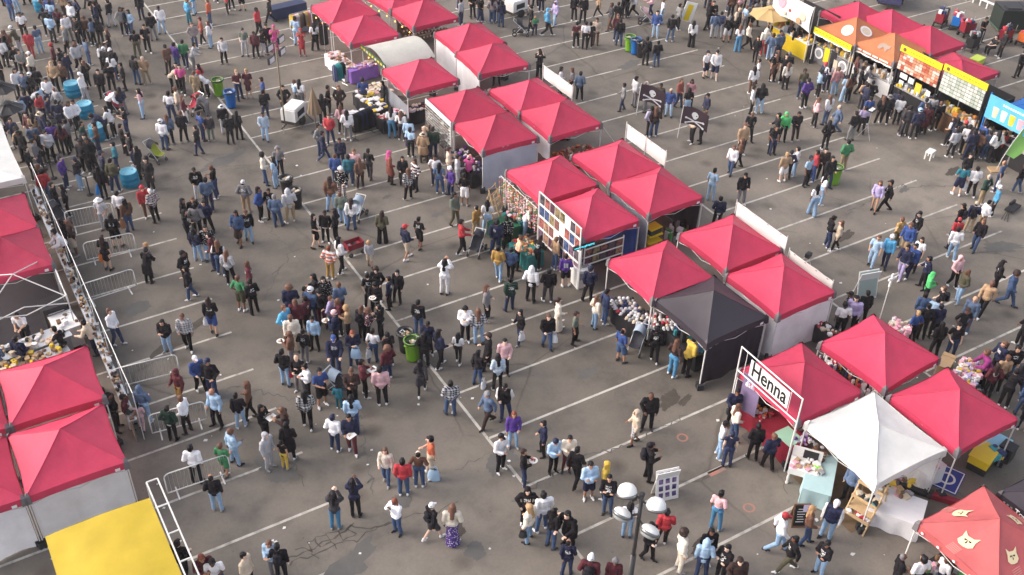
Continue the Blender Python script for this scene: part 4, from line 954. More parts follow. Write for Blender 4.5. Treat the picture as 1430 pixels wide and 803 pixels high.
# --- belt posts
def posts(pp, label):
    pts = [G(*p) for p in pp]
    for i, P in enumerate(pts):
        t = thing('belt_post', f'black belt post {label[i]}', 'queue post', P, 0, 'black belt posts of the queue')
        MB().lathe([(.001,.03),(.10,.035),(.17,.015),(.17,0)], n=16).build('base', BLK, t, True); MB().tube((0,0,.02), (0,0,.98), .032, n=10).build('post', BLK, t, True); MB().lathe([(.04,.90),(.045,.92),(.045,1.0),(.001,1.01)], n=10).build('cap', BLK, t)
        if i+1 < len(pts): d = pts[i+1]-P; MB().box((d.x/2, d.y/2, .93), (d.length, .006, .05), 0, math.atan2(d.y, d.x)).build('belt', BLK, t)
posts([(26,147),(60,150)], ['at the far end of the queue maze', 'near the umbrella at the queue maze']); posts([(34,162),(84,188)], ['beside the open umbrellas', 'standing alone between queue lanes'])
posts([(75,249),(126,272)], ['behind two people with a stroller', 'with a wide base in front of the black hoodie']); posts([(62,237),(74,217),(108,195)], ['beside the bright red hood', 'in the middle of the queue lanes', 'close to the barrel with the pale rim'])
# --- umbrellas
def umbrella(px, py, label, m, r=1.4, h=2.3, z0=1.85, n=8, pole=WOOD, name='patio_umbrella', base=True, P=None):
    P = P or G(px, py); t = thing(name, label, 'umbrella', P, .2)
    q = MB()
    for i in range(n):
        a, b = 2*PI*i/n, 2*PI*(i+1)/n
        def f(u, v):
            x = (math.cos(a)*(1-u)+math.cos(b)*u)*r*v; y = (math.sin(a)*(1-u)+math.sin(b)*u)*r*v; md = 1-(2*u-1)**2
            return (x*(1-.05*md*v), y*(1-.05*md*v), h-(h-z0)*v**1.25-.05*md*v*(1-v)*2)
        q.grid(f, 6, 6)
    q.build('canopy', m, t); q = MB(); q.lathe([(.30,h-.005),(.22,h+.05),(.05,h+.09),(.001,h+.10)], n=12).build('vent_cap', m, t, True)
    MB().tube((0,0,.02), (0,0,h+.15), .025, n=8).build('pole', pole, t)
    for i in range(n): a = 2*PI*i/n; MB().tube((0,0,h-.12), (math.cos(a)*r*.96, math.sin(a)*r*.96, z0+.01), .010, n=4).build('rib', pole, t)
    if base: MB().lathe([(.001,.06),(.20,.06),(.26,.0)], n=16).build('base', BLK, t)
umbrella(1068, 60, 'open tan umbrella over the queue at the top of the food row', TANC, 1.3)
umbrella(10, 158, 'open dark umbrella at the left edge, upper of two', BLK, .85, 1.75, 1.4, base=False, name='open_umbrella', pole=STEEL); umbrella(20, 186, 'open dark umbrella at the left edge, lower of two', BLK, .85, 1.75, 1.4, base=False, name='open_umbrella', pole=STEEL)
t = thing('closed_umbrella', 'closed brown patio umbrella on a stand near the black tables', 'umbrella', G(442,186), 0)
q = MB()
def f(u, v):
    a = u*2*PI; r = (.03+.30*v**.8)*(1+.22*math.cos(8*a)*v); return (r*math.cos(a), r*math.sin(a), 2.55-1.35*v)
q.grid(f, 48, 10); q.build('folded_canopy', BRNC, t, True); MB().tube((0,0,0), (0,0,2.65), .025, n=8).build('pole', DWOOD, t); MB().lathe([(.001,.07),(.24,.07),(.28,0)], n=16).build('base', BLK, t)
# --- strollers, wagon, trailers
SEATC = M_('dark_stroller_cloth', (0.035,0.035,0.045), .8, .2, 6); SEATP = M_('pink_stroller_cloth', (0.42,0.28,0.30), .8, .1, 6); SEATR = M_('red_stroller_cloth', (0.36,0.03,0.06), .8, .1, 6); SEATG = M_('grey_stroller_cloth', (0.30,0.36,0.44), .8, .1, 6)
def stroller(px, py, label, m=SEATC, rz=0.0, frame=STEEL, hood=None):
    t = thing('stroller', label, 'stroller', G(px, py), rz, 'strollers in the crowd')
    q = MB()
    for s in (-.24,.24):
        q.tube((s,.45,1.02), (s,-.40,.25), .016, n=6); q.tube((s,.35,.15), (s,-.05,.62), .016, n=6); q.tube((s,-.40,.15), (s,-.05,.62), .014, n=6)
    q.tube((-.24,.45,1.02), (.24,.45,1.02), .02, n=6); q.build('frame', frame, t)
    q = MB(); q.grid(lambda u, v: ((u-.5)*.44, .22-.42*v+.02*math.sin(u*PI), .95-.48*v-.10*math.sin(u*PI)), 8, 6); q.grid(lambda u, v: ((u-.5)*.42, -.20-.30*v, .46+.02*v-.05*math.sin(u*PI)), 6, 3); q.build('seat', m, t, True)
    q = MB(); q.grid(lambda u, v: (.25*math.cos(PI*u), .26-.36*v, .78+.34*math.sin(PI*u)*(1-.25*v)), 12, 6); q.build('hood', hood or m, t, True)
    MB().box((0,.08,.28), (.40,.50,.16)).build('basket', SEATC, t)
    for s in (-.27,.27):
        for y, r in ((.38,.15),(-.42,.10)):
            mt = Matrix.Translation((s,y,r)) @ Matrix.Rotation(PI/2, 4, 'Y'); k = MB(); k.lathe([(r*.55,-.02),(r,-.02),(r,.02),(r*.55,.02),(r*.55,-.02)], n=14, mtx=mt); k.build('wheel', BLK, t)
stroller(472.5, 549, 'stroller with a grey hood and white printed cover in the huddle', SEATC, .55, hood=SEATG); stroller(500, 304, 'white stroller pushed by the person in a checked shirt', SEATG, -.9, WPOW); stroller(666, 353, 'small white framed stroller by the red hoodie', SEATC, -.9, WPOW)
stroller(889, 488, 'dark stroller with a pale blue blanket at the black canopy', SEATC, -1.0, hood=SEATG); stroller(275, 157, 'dark red stroller in the group by the lime bin', SEATR, -1.3); stroller(218.5, 224, 'stroller with a bright yellow green child seat in the left aisle', M_('lime_stroller_cloth', (.35,.38,.05), .8, .1), .5, hood=SEATC)
stroller(727, 49, 'dark stroller wheeled between the upper canopies', SEATC, 1.0); stroller(902, 33, 'stroller with a pale pink hood near the blue jacket', SEATP, .9); stroller(84, 312, 'dark stroller between two people at the left tents', SEATC, .4); stroller(163, 156, 'red stroller behind the last blue barrels', SEATR, .5)
t = thing('wagon', 'red folding wagon parked on the asphalt beside a child', 'wagon', G(495,353), .1); t.scale = (.82,.82,.82)
MB().box((0,0,.42), (.95,.55,.03)).build('floor', REDP, t)
for c, d in (((0,-.27,.58),(.95,.03,.34)), ((0,.27,.58),(.95,.03,.34)), ((-.47,0,.58),(.03,.55,.34)), ((.47,0,.58),(.03,.55,.34))): MB().box(c, d).build('side_panel', REDP, t)
for sx in (-.36,.36):
    for sy in (-.3,.3): k = MB(); k.lathe([(.05,-.03),(.13,-.03),(.13,.03),(.05,.03)], n=12, mtx=Matrix.Translation((sx,sy,.13)) @ Matrix.Rotation(PI/2, 4, 'X')); k.build('wheel', BLK, t)
MB().tube((-.48,0,.45), (-1.0,0,.85), .015, n=6).build('handle', BLK, t); goods('', (0,0,.45), .6, .35, 8, 'white red black', (.12,.25), seed=5, parent=t, name='bundle')
def light_tower(P, rz, label, hh, parts=True, scale=1.0, lamp_r=.42, lampm=None, heads=None):
    t = thing('light_tower', label, 'light tower', P, rz)
    MB().tube((0,0,.3), (0,0,hh*.62), .085, n=10).build('lower_mast', MAST, t, True); MB().tube((0,0,hh*.5), (0,0,hh), .055, n=10).build('upper_mast', MAST, t, True); MB().lathe([(.075,hh-.04),(.075,hh+.02),(.001,hh+.04)], n=10).build('mast_cap', MAST, t)
    MB().box((0,0,.06), (.5,.5,.12)).build('foot', MAST, t)
    return t
# near light tower with four lamp heads; the foot stands just below the frame
HM = 6.4; Pm = G(897, 690, HM); Pm.z = 0
lt = light_tower(Pm, 0, 'dark mast with four white round lamp heads at the bottom', HM)
def lamp(px, py, z, r, kind, lean):
    P = G(px, py, z) - Pm; P.z = z
    ax = Vector(lean).normalized(); mt = Matrix.Translation(P) @ ax.to_track_quat('Z', 'Y').to_matrix().to_4x4()
    k_ = 1 if kind == 0 else .62; q = MB(); q.lathe([(r,0),(r*1.0,.05*k_),(r*.93,.15*k_),(r*.75,.23*k_),(r*.45,.28*k_),(.001,.30*k_)], n=30, mtx=mt); h_ = q.build('lamp_head', SILV, lt, True)
    q = MB(); q.lathe([(r*1.02,-.02),(r*1.09,-.015),(r*1.09,.05),(r*1.02,.06),(r*1.0,-.02)], n=30, mtx=mt); q.build('lamp_rim', RIMS, h_, True)
    q = MB(); q.lathe([(r*1.01,-.03),(r*.8,-.05 if kind == 0 else -.12),(.001,-.055 if kind == 0 else -.16)], n=24, mtx=mt); q.build('lens', M_('lamp_glass', (.35,.37,.38), .1, .05, 3, spec=.8), h_, True)
    for a in (-1, 1):
        e = mt @ Vector((r*.98*a, 0, .06)); q = MB().tube(e, (P.x*.55, P.y*.55, z-.06), .022, n=6); q.build('bracket', RIMS, h_)
    MB().tube((P.x*.6, P.y*.6, z-.06), (0,0,z-.02), .032, n=8).build('arm', MAST, lt)
    MB().box((P.x*.6, P.y*.6, z-.08), (.16,.16,.16)).build('ballast_box', MAST, lt)
lamp(876, 690, HM-.12, .26, 0, UPV*.95-FWD*.28-RGT*.08); lamp(916, 710, HM-.22, .26, 0, UPV*.95-FWD*.25+RGT*.08); lamp(868, 719, HM-.75, .25, 1, UPV*.9-FWD*.12+RGT*.42); lamp(907, 743, HM-.95, .26, 1, UPV*.9-FWD*.12+RGT*.42)
# far towers on white generator trailers
def trailer(px, py, label, rz, mast):
    t = thing('generator_trailer', label, 'generator', G(px, py), rz, 'white generator trailers')
    q = MB(); q.box((0,0,.72), (1.25,.85,.62)); q.box((0,0,1.06), (1.15,.75,.07)); q.build('housing', WPOW, t); MB().box((0,-.43,.72), (.7,.02,.35)).build('grille', BLK, t); MB().box((0,0,.37), (1.5,.7,.08)).build('chassis', BLK, t)
    for s in (-1,1): k = MB(); k.lathe([(.1,-.07),(.26,-.07),(.26,.07),(.1,.07),(.001,.05)], n=16, mtx=Matrix.Translation((0,s*.46,.26)) @ Matrix.Rotation(PI/2, 4, 'X')); k.build('wheel', BLK, t); MB().box((0,s*.47,.56), (.6,.16,.04)).build('mudguard', WPOW, t)
    MB().tube((-.7,0,.38), (-1.35,0,.34), .035, n=6).build('drawbar', BLK, t); MB().tube((-1.2,0,0), (-1.2,0,.45), .03, n=6).build('jockey_leg', STEEL, t)
    for s in (-1,1): MB().tube((.5,s*.42,.4), (.5,s*.85,.03), .025, n=6).build('outrigger', BLK, t)
    if mast:
        MB().tube((-.75,.15,.3), (-.75,.15,mast), .04, n=8).build('mast', M_('bronze_mast', (.20,.16,.10), .5, .1), t, True)
        for sx, z in ((-.55,mast-.1),(.55,mast-.1),(-.55,mast-.75),(.55,mast-.75)):
            q = MB().box((-.75+sx,.15,z), (.55,.10,.34)); f_ = q.build('floodlight', BLK, t); MB().box((-.75+sx,.095,z), (.45,.01,.26)).build('lens', GOODC['silver'], f_)
        MB().tube((-1.5,.15,mast-.05), (0,.15,mast-.05), .03, n=6).build('crossbar', BLK, t)
trailer(412, 172, 'white generator trailer under a thin mast with floodlights', .7, 4.9); trailer(720.5, 21, 'white generator trailer near the top between canopies', .2, 0)
# --- boards
def a_board(px, py, label, rz, w, h, face, printed, frame=WPOW, tilt=.22, name='sandwich_board'):
    t = thing(name, label, 'sign', G(px, py), rz)
    for s in (-1,1):
        mt = Matrix.Translation((0, s*.20, 0)) @ Matrix.Rotation(s*tilt, 4, 'X')
        q = MB(); q.box((0,0,h/2), (w,.035,h), 0, mtx=None); me = q.mesh('board', frame); o = link('board', me, t); o.matrix_local = mt
        f_ = link('face', MB().box((0,s*.021,h*.52), (w-.09,.006,h-.14)).mesh('face', face), o)
        if s == -1 and printed: printed(o, w, h)
    return t
def photo_prints(o, w, h):
    r = random.Random(3)
    for i in range(3):
        for j in range(4):
            me = CACHE.setdefault(('card',), MB().box((0,0,0), (.15,.006,.19)).mesh('photo', PICM)); p = link('photo', me, o, (-w/2+.17+i*(w-.34)/2, -.028, .24+j*(h-.36)/3.2), color=r.choice([(.05,.03,.08),(.12,.08,.22),(.04,.04,.06),(.2,.14,.3)])); p.rotation_euler = (0, r.uniform(-.12,.12), 0)
    lk = text_mesh('HENNA', .13); lk.materials.append(INK)
a_board(928, 692, 'white sandwich board covered in small dark photographs', -.25, .82, 1.25, PAPER, photo_prints)
a_board(1206, 414, 'white framed sandwich board with a blank grey green face', -.25, .95, 1.35, M_('grey_green_board', (.34,.40,.38), .4, .08), None)
t = a_board(1114, 730, 'small chalkboard with a purple paper beside the striding group', -.5, .55, .95, INK, None, DWOOD, name='chalkboard_sign'); b_ = t.children[0]
for i in range(6): MB().box((-.04+.02*(i%2), -.028, .25+.1*i), (.26-.03*(i%3),.004,.025)).build('chalk_mark', GOODC['white'], b_)
MB().box((.13,-.03,.78), (.20,.006,.28)).build('paper_note', M_('lilac_paper', (.62,.54,.72), .7, .05), b_)
# --- banners behind the row
def banner(p0, p1, h, label, x0, n=1, group='plain white banners raised behind the row'):
    A, B = GX(*p0, x0), GX(*p1, x0); L = (B-A).length; t = thing('banner_stand', label, 'banner', (x0, A.y, 0), -PI/2, group); z1 = (A.z+B.z)/2; L = A.y-B.y
    q = MB(); q.grid(lambda u, v: (L*u, .03*mnoise.noise((u*5+x0, v*2, A.y)), z1-h*v), 20, 4); q.build('banner_sheet', M_('banner_vinyl', (.74,.71,.69), .5, .04, 2, .2, 3), t, True)
    for k in range(n+1): MB().tube((L*k/n,-.04,0), (L*k/n,-.04,z1+.12), .02, n=6).build('pole', LEGM, t)
    MB().tube((0,-.04,z1), (L,-.04,z1), .015, n=6).build('top_rail', LEGM, t)
    for k in range(4): MB().box((L*(k+.5)/4,-.035,z1-.03), (.08,.02,.03)).build('clip', BLK, t)
banner((759,93), (800.6,118), .75, 'white banner behind the third pair of canopies', 28.4); banner((876,174), (931.5,211), .78, 'white double banner with a centre pole near the skull flags', 28.4, 2)
banner((1029.7,284), (1101,330), .72, 'long white banner behind the canopy right of centre', 28.45); banner((1103,351), (1165,392), .5, 'low white banner along the back of the walled canopy', 28.5)
# --- henna sign
xh = TENTS['T20'][1].x-1.66; A = GX(1034,484,xh); B = GX(1112,590,xh); y0, y1 = GX(1033,500,xh).y, GX(1118,570,xh).y
t = thing('sign_frame', 'white tube frame holding the Henna sign above its tent', 'sign', (xh, y0, 0), -PI/2); L = y0-y1
q = MB()
for z in (2.36, 3.42): q.tube((0,0,z), (L,0,z), .026, n=8)
q.build('rail', WPOW, t)
for x in (0, L): MB().tube((x,0,0), (x,0,3.44), .026, n=8).build('post', WPOW, t)
for x in (.32, L-.5): MB().tube((x,0,2.36), (x,0,3.42), .012, n=6).build('strut', WPOW, t)
pa, pb = GX(1049,518,xh), GX(1101,556,xh); cxm = y0-(pa.y+pb.y)/2; wd = (pa.y-pb.y)
pn = MB().box((cxm,-.03,2.93), (wd+.1,.02,.72)).build('sign_panel', PAPER, t)
tm = text_mesh('Henna', .62, bold=True); tm.materials.append(INK); tx = link('lettering', tm, pn); tx.matrix_local = frame_of((cxm,-.046,2.95), (1,0,0), (0,0,1))
bb = [v.co.x for v in tm.vertices]; s_ = (wd-.12)/(max(bb)-min(bb)); tx.scale = (s_, s_*1.32, 1)
# --- picture racks of the print stall
xr = TENTS['T13'][1].x-1.62; cy_ = TENTS['T13'][1].y
t = thing('picture_rack', 'tall white grid rack hung with rows of printed pictures', 'display rack', (xr, cy_+1.6, 0), -PI/2); L = 3.25
MB().box((L/2,.02,1.75), (L,.02,2.4)).build('back_panel', PAPER, t)
for z in (.55,1.15,1.75,2.35,2.95): MB().box((L/2,-.012,z), (L,.03,.035)).build('rail', WPOW, t)
for x in (0,L): MB().box((x,-.01,1.48), (.045,.05,2.96)).build('upright', WPOW, t)
CARD = MB().box((0,0,0), (.34,.008,.47)).mesh('picture', PICM); r = random.Random(9); CC = [(.20,.09,.08),(.30,.10,.09),(.06,.09,.20),(.22,.18,.10),(.10,.04,.07),(.34,.20,.14),(.08,.07,.09),(.16,.10,.16)]
for j in range(4):
    for i in range(8):
        if (i*7+j*5) % 6 == 2 and j > 0: continue
        link('picture', CARD, t, (.24+i*.397, -.004, .85+.6*j), color=r.choice(CC))
c = TENTS['T13'][1]
t = thing('poster_rack', 'low dark rack of prints with white rails under the print canopy', 'display rack', (c.x-1.3, c.y-1.55, 0), 0)
MB().box((1.0,.03,1.25), (2.0,.03,1.1)).build('back_panel', BLK, t)
for z in (.9,1.3,1.72): MB().box((1.0,-.03,z), (2.0,.05,.035)).build('rail', WPOW, t)
for j in range(2):
    for i in range(5): link('picture', CARD, t, (.2+i*.4, -.01, 1.12+.42*j), color=r.choice(CC)).scale = (.95,1,.75)
for x in (0,2.0): MB().box((x,0,.9), (.04,.04,1.8)).build('upright', WPOW, t)
P = G(812, 396); t = thing('cabinet', 'white stand with small price cards at the print stall corner', 'cabinet', (P.x, P.y, 0), -.1)
MB().box((0,0,.45), (.75,.6,.9)).build('carcass', WPOW, t); MB().box((-.33,-.32,1.0), (.05,.05,2.0)).build('post', WPOW, t); MB().box((-.2,-.315,.62), (.22,.012,.32)).build('price_card', GOODC['grey'], t); MB().box((.1,0,.93), (.3,.22,.05)).build('tray', GOODC['grey'], t)
P = GX(797, 352, xr-.1); Q = GX(817, 338, xr-.1); t = thing('led_sign', 'small glowing cyan sign at the corner of the print stall', 'sign', (xr-.1, TENTS['T13'][1].y-1.62, 2.0), -.05)
MB().box((.3,0,0), (1.05,.06,.20)).build('case', BLK, t); r = random.Random(4)
for i in range(14): MB().box((-.15+i*.07,-.035,r.uniform(-.02,.02)), (.045,.012,.05+.05*r.random())).build('lit_stroke', CYAN, t)
# --- sunglasses wall of the pale rack stall
def wall_rack(key, label, m, rows, mi, z0=.5, z1=2.1, y0=-1.4, y1=1.4, dx=-1.58, nm='display_wall', step=.13, goodsm='black'):
    tt, c, rr, C = TENTS[key]; P = tp(key, dx, y1); t = thing(nm, label, 'display rack', (P.x, P.y, 0), rr-PI/2); L = y1-y0
    MB().box((L/2,.03,(z0+z1)/2), (L,.03,z1-z0+.1)).build('back_panel', m, t); MB().box((L/2,0,z1+.14), (L,.05,.22)).build('header', PAPER, t)
    for k in range(5): MB().box((L*k/4,.0,(z1+.0)/2), (.03,.05,z1)).build('upright', WPOW, t)
    q = MB(); r = random.Random(5); n = int(L/step)
    for j in range(rows):
        z = z0+.05+(z1-z0-.1)*j/(rows-1)
        q.box((L/2,-.03,z-.045), (L,.05,.012), 1)
        for i in range(n):
            if r.random() < .93: q.box((step*(i+.5),-.05,z), (step*.75,.04,.045), r.choice([0,0,0,2,3]))
    o = q.build('stock', [GOODC[goodsm], WPOW, GOODC['brown'], GOODC['grey']], t); o['kind'] = 'stuff'
wall_rack('T8', 'pale wall rack lined with rows of dark sunglasses', M_('pale_rack_panel', (.52,.50,.48), .6, .05), 11, 0)
# --- tiered shelf with dotted goods
P = G(600, 62); t = thing('tiered_shelf', 'brown tiered shelves dotted with pale goods by the arched canopy', 'shelf', (P.x, P.y, 0), 0)
for k in range(6):
    MB().box((0, .3+k*.22, .35+k*.22), (2.9,.26,.03)).build('shelf_board', DWOOD, t)
    q = MB(); [q.lathe([(.055,0),(.06,.05),(.03,.09),(.001,.09)], (-1.35+.225*i, .28+k*.22, .365+k*.22), 8) for i in range(13)]; o = q.build('stock', GOODC['cream'], t); o['kind'] = 'stuff'
for s in (-1.4,0,1.4): MB().box((s,1.45,.8), (.05,.05,1.6)).build('upright', DWOOD, t)
MB().box((0,1.5,.85), (2.9,.03,1.5)).build('back_panel', DWOOD, t)
# --- arched white canopy
P = (G(510,60,2.0)+G(604,84,2.0))/2; t = thing('arched_canopy', 'white arched canopy between the red stalls, with a green sign', 'canopy tent', (P.x, P.y, 0), .02)
q = MB(); q.grid(lambda u, v: ((v-.5)*3.0, (u-.5)*3.1, 1.95+.46*math.sin(PI*u)**.8), 24, 6); q.build('canopy', M_('cream_canopy_cloth', (0.66,0.64,0.58), .6, .05, 2, .3, 3, transl=.15), t, True)
for sx in (-1.48,1.48):
    for sy in (-1.53,1.53): MB().tube((sx,sy,0), (sx,sy,1.97), .022, n=6).build('leg', LEGM, t)
q = MB(); q.grid(lambda u, v: (-1.6, (u-.5)*3.2, 1.9-1.8*v), 8, 2); 
MB().box((-1.56,0,2.02), (.04,3.1,.32)).build('sign_board', M_('dark_green_sign', (.05,.10,.05), .5, .1), t)
for k in range(9): MB().box((-1.585,-1.4+.35*k,2.02), (.012,.2,.11)).build('sign_mark', GOODC['yellow' if k%3 else 'cream'], t)
for k in range(3): MB().lathe([(.001,-.05),(.04,0),(.001,.05)], (-1.6,-1.3+.9*k,1.78), 8).build('bulb', BULB, t)
MB().box((-1.2,-1.2,.55), (.9,.06,1.1)).build('white_board', PAPER, t)
# string lights under the far canopies
for key, side, lab in (('T3', 'L', 'string of warm bulbs under the canopy at the top edge'), ('T4', 'L', 'string of warm bulbs under the canopy over tiered shelves'), ('T1', 'L', 'string of warm bulbs beside the clothes rails')):
    P = tp(key, -1.55, 0, 1.86); t = thing('string_lights', lab, 'string lights', P, TENTS[key][2])
    MB().tube((0,-1.5,.02), (0,1.5,.02), .008, n=4).build('cable', BLK, t)
    for k in range(3): MB().lathe([(.001,-.06),(.04,-.02),(.03,.03),(.001,.04)], (-.02,-1.1+.9*k,-.03), 8).build('bulb', BULB, t)
P = tp('T4', 1.2, -1.5, 1.8)
# --- clothes rails
def rail_of(px, py, label, w, rz, cols, h=1.6, n=16, drop=1.0, full=False):
    t = thing('clothes_rail', label, 'clothes rack', G(px, py), rz, 'clothes rails of the market stalls'); q = MB()
    for s in (-w/2, w/2): q.tube((s,0,.08), (s,0,h), .018, n=6); q.tube((s,-.25,.06), (s,.25,.06), .018, n=6)
    q.tube((-w/2,0,h), (w/2,0,h), .018, n=6); q.build('rail_frame', BLK if full else STEEL, t); cols = cols.split(); r = random.Random(int(px))
    for i in range(n):
        x = -w/2+w*(i+.5)/n; dd = drop*r.uniform(.8,1.05); wd = r.uniform(.38,.46)
        q = MB(); q.grid(lambda u, v: (x+.03*math.sin(u*9+i)*v, (u-.5)*wd*(1+.15*v), h-.05-.10*abs(u-.5)*2*(1-v)-dd*v), 8, 5); q.grid(lambda u, v: (x+.035+.03*math.sin(u*9+i)*v, (u-.5)*wd*(1+.15*v), h-.05-.10*abs(u-.5)*2*(1-v)-dd*v), 8, 5); q.build('garment', GOODC[cols[(i+r.randrange(2)) % len(cols)]], t, True)
rail_of(427, 50, 'clothes rail of pastel tops by the farthest clothes stall', 1.9, .15, 'cream yellow teal pink white tan grey brown'); rail_of(475, 122, 'clothes rail with a few bright blue and black dresses', .75, .3, 'black navy teal teal teal', 1.5, 6, .95)
rail_of(454, 74, 'tall rail of dark brown garments at the white cloth table', .7, PI/2-.3, 'brown black brown', 1.9, 7, 1.3); rail_of(508, 190, 'black rail packed with black garments before the black table', 1.15, .3, 'black black navy', 1.5, 14, 1.05, True)
# --- stall tables and their goods
table('white cloth table beside the purple one at the clothes stall', G(476,84,.76), .9, 2.6, CLW, .05); goods('piles of pale and patterned goods on the white cloth table', G(476,84,.77)+Vector((0,0,0)), .8, 2.4, 60, 'white cream tan brown pink', (.10,.28), seed=2)
table('purple cloth table under the canopy of the clothes stall', G(505,92,.76), 1.8, .75, CLP, .1); goods('white bowls and bundles on the purple table', G(505,92,.77), 1.6, .6, 26, 'white cream lilac pink', (.12,.25), seed=3)
table('grey blue cloth table at the top edge by the clothes rails', G(432,22,.76), 2.4, .8, M_('grey_blue_cloth', (.34,.40,.52), .8, .08, 3, .5, 5), .1); goods('pale goods on the table at the top edge', G(432,22,.77), 2.2, .7, 40, 'white cream pink brown', (.1,.25), seed=4)
table('navy cloth table at the top edge left of the grey blue one', G(400,6,.76), 2.4, .8, M_('navy_table_cloth', (.03,.04,.09), .8, .1, 3, .5, 5), .1)
table('black cloth table with a white top in front of the grey walled stall', G(505,158,.76), 1.5, 1.0, CLK, .05); table('second black cloth table, piled with white and yellow goods', G(519,140,.76), 1.0, 2.6, CLK, .05); goods('white, navy and yellow clothing piled on the black tables', G(519,140,.77), .9, 2.5, 70, 'white white white navy black yellow cream', (.12,.34), seed=6)
goods('pink and cream bundles heaped at the back of the black tables', G(528,124,.77), 1.1, 1.2, 40, 'pink cream cream white', (.14,.3), seed=7); goods('white sheet and papers on the nearest black table', G(505,158,.775), 1.3, .85, 12, 'white white silver', (.25,.5), h=(.01,.03), seed=8)
table('long black cloth table with jewellery trays under the red canopy', G(567,155,.76), 3.2, .8, CLK, .08); goods('pink, white and red trays on the long black table', G(567,155,.77), 3.0, .7, 90, 'white pink red navy cream silver', (.08,.26), seed=9)
c = TENTS['T6'][1]
for key, lab, cl, cols, sd in (('T7','table of pale goods inside the walled canopy near the top',CLW,'white cream pink tan',11), ('T9','table of dark goods inside the canopy with the blue wall',CLK,'purple navy grey white',12), ('T10','table of plates inside the third upper canopy',CLK,'white cream tan',13), ('T11','wooden table of brown trinkets under the canopy with a tie rope',DWOOD,'tan brown orange cream red',14), ('T14','table of small goods behind the bead stall',CLK,'white tan pink',15),
    ('T16','table of trinkets under the canopy before the long banner',CLK,'white red yellow blue',16), ('T21','table of jewellery under the canopy with the cross',CLW,'red orange white navy silver',17), ('T22','table of trinkets under the canopy by the storage tubs',CLW,'white teal pink purple',18)):
    P = tp(key, .5 if key in ('T7','T11','T10') else -1.35, -.6 if key in ('T7','T11','T10') else .3); w, d = (1.0,2.6)
    if key in ('T7','T11','T10'): w, d = 2.2, .9; P = tp(key, .2, -1.1)
    table(lab, P, w, d, cl, TENTS[key][2]); P.z = .77; goods('goods laid out on the '+lab, P, w-.1, d-.1, 60, cols, (.06,.2), TENTS[key][2], seed=sd)
P = G(1190, 527, .8); table('long table of bright wares in the gap behind the henna tent', P, .6, 2.9, CLK, TENTS['T21'][2]); goods('bright wares stacked in the gap behind the henna tent', (P.x, P.y, .77), .6, 2.8, 110, 'white red navy black orange silver white', (.06,.18), TENTS['T21'][2], h=(.08,.35), seed=30)
# bead stall
t12 = TENTS['T12'][1]; P = tp('T12', -1.75, 1.5); t = thing('bead_curtain', 'curtain of colourful bead strings along the bead stall', 'bead strings', (P.x, P.y, 0), -PI/2+TENTS['T12'][2]); q = MB(); r = random.Random(21)
for i in range(44):
    x = i*.07; z = 2.0; yy = r.uniform(-.12,.12)
    while z > .9+.25*math.sin(i): s = r.uniform(.025,.05); q.lathe([(.001,-s),(s,0),(.001,s)], (x, yy, z), 6, r.randrange(7)); z -= s*2.2
o = q.build('bead_string', [GOODC[k] for k in ('red','cream','pink','green','orange','white','brown')], t); o['kind'] = 'stuff'; MB().tube((-.05,0,2.02), (3.1,0,2.02), .015, n=6).build('rod', LEGM, t)
for px, py, cl, lab, w, d in ((727,299,CLT,'teal cloth table at the far corner of the bead stall',1.3,1.1), (704,312,CLG,'dark green cloth table in front of the bead stall',1.1,1.1), (735,345,CLT,'teal cloth table beside the picture rack',.9,1.4)):
    table(lab, G(px,py,.76), w, d, cl, .1)
goods('beads and red trinkets heaped at the bead stall', G(727,299,.77), 1.2, 1.0, 60, 'red cream white orange brown pink green', (.06,.18), seed=22); goods('yellow and pink trinkets between the bead stall and the picture rack', G(735,345,.77), .85, 1.3, 60, 'red yellow orange brown cream tan', (.06,.18), seed=23)
for k, (px, py) in enumerate(((694,290),(700,297),(690,300))):
    t = thing('wooden_stand', ['wooden frame leaning at the bead stall, behind the others', 'wooden frame leaning at the bead stall, in the middle', 'wooden frame leaning at the bead stall, in front'][k], 'frame', G(px,py), .5+k*.2)
    for s in (-.3,.3): MB().tube((s,0,0), (s,.3,1.1), .03, n=6).build('rail', WOOD, t)
    for z in (.15,.45,.75,1.05): MB().tube((-.3,z*.27,z), (.3,z*.27,z), .02, n=6).build('rung', WOOD, t)
# grey plastic stall: yellow crates
c15 = tp('T15', -.3, -1.2); t = thing('shelf_unit', 'black shelf with yellow boards under the grey walled canopy', 'shelf', (c15.x-.6, c15.y, 0), 0)
for z in (.25,.6,.95): MB().box((0,0,z), (.75,.6,.05)).build('shelf_board', TUBY, t)
MB().box((0,.32,.6), (.8,.04,1.2)).build('back_panel', BLK, t)
t = thing('storage_tub', 'yellow topped tub on the shelf under the grey walled canopy', 'tub', (c15.x-.6, c15.y, .98), .1); MB().box((0,0,.14), (.6,.45,.28)).build('tub_body', BLK, t); MB().box((0,0,.30), (.66,.5,.05)).build('lid', TUBY, t)
goods('dark goods and a small plant at the back of the grey walled stall', tp('T15', .8, -.9, .0), 1.2, .8, 30, 'black grey green white brown', (.1,.3), h=(.1,.6), seed=24)
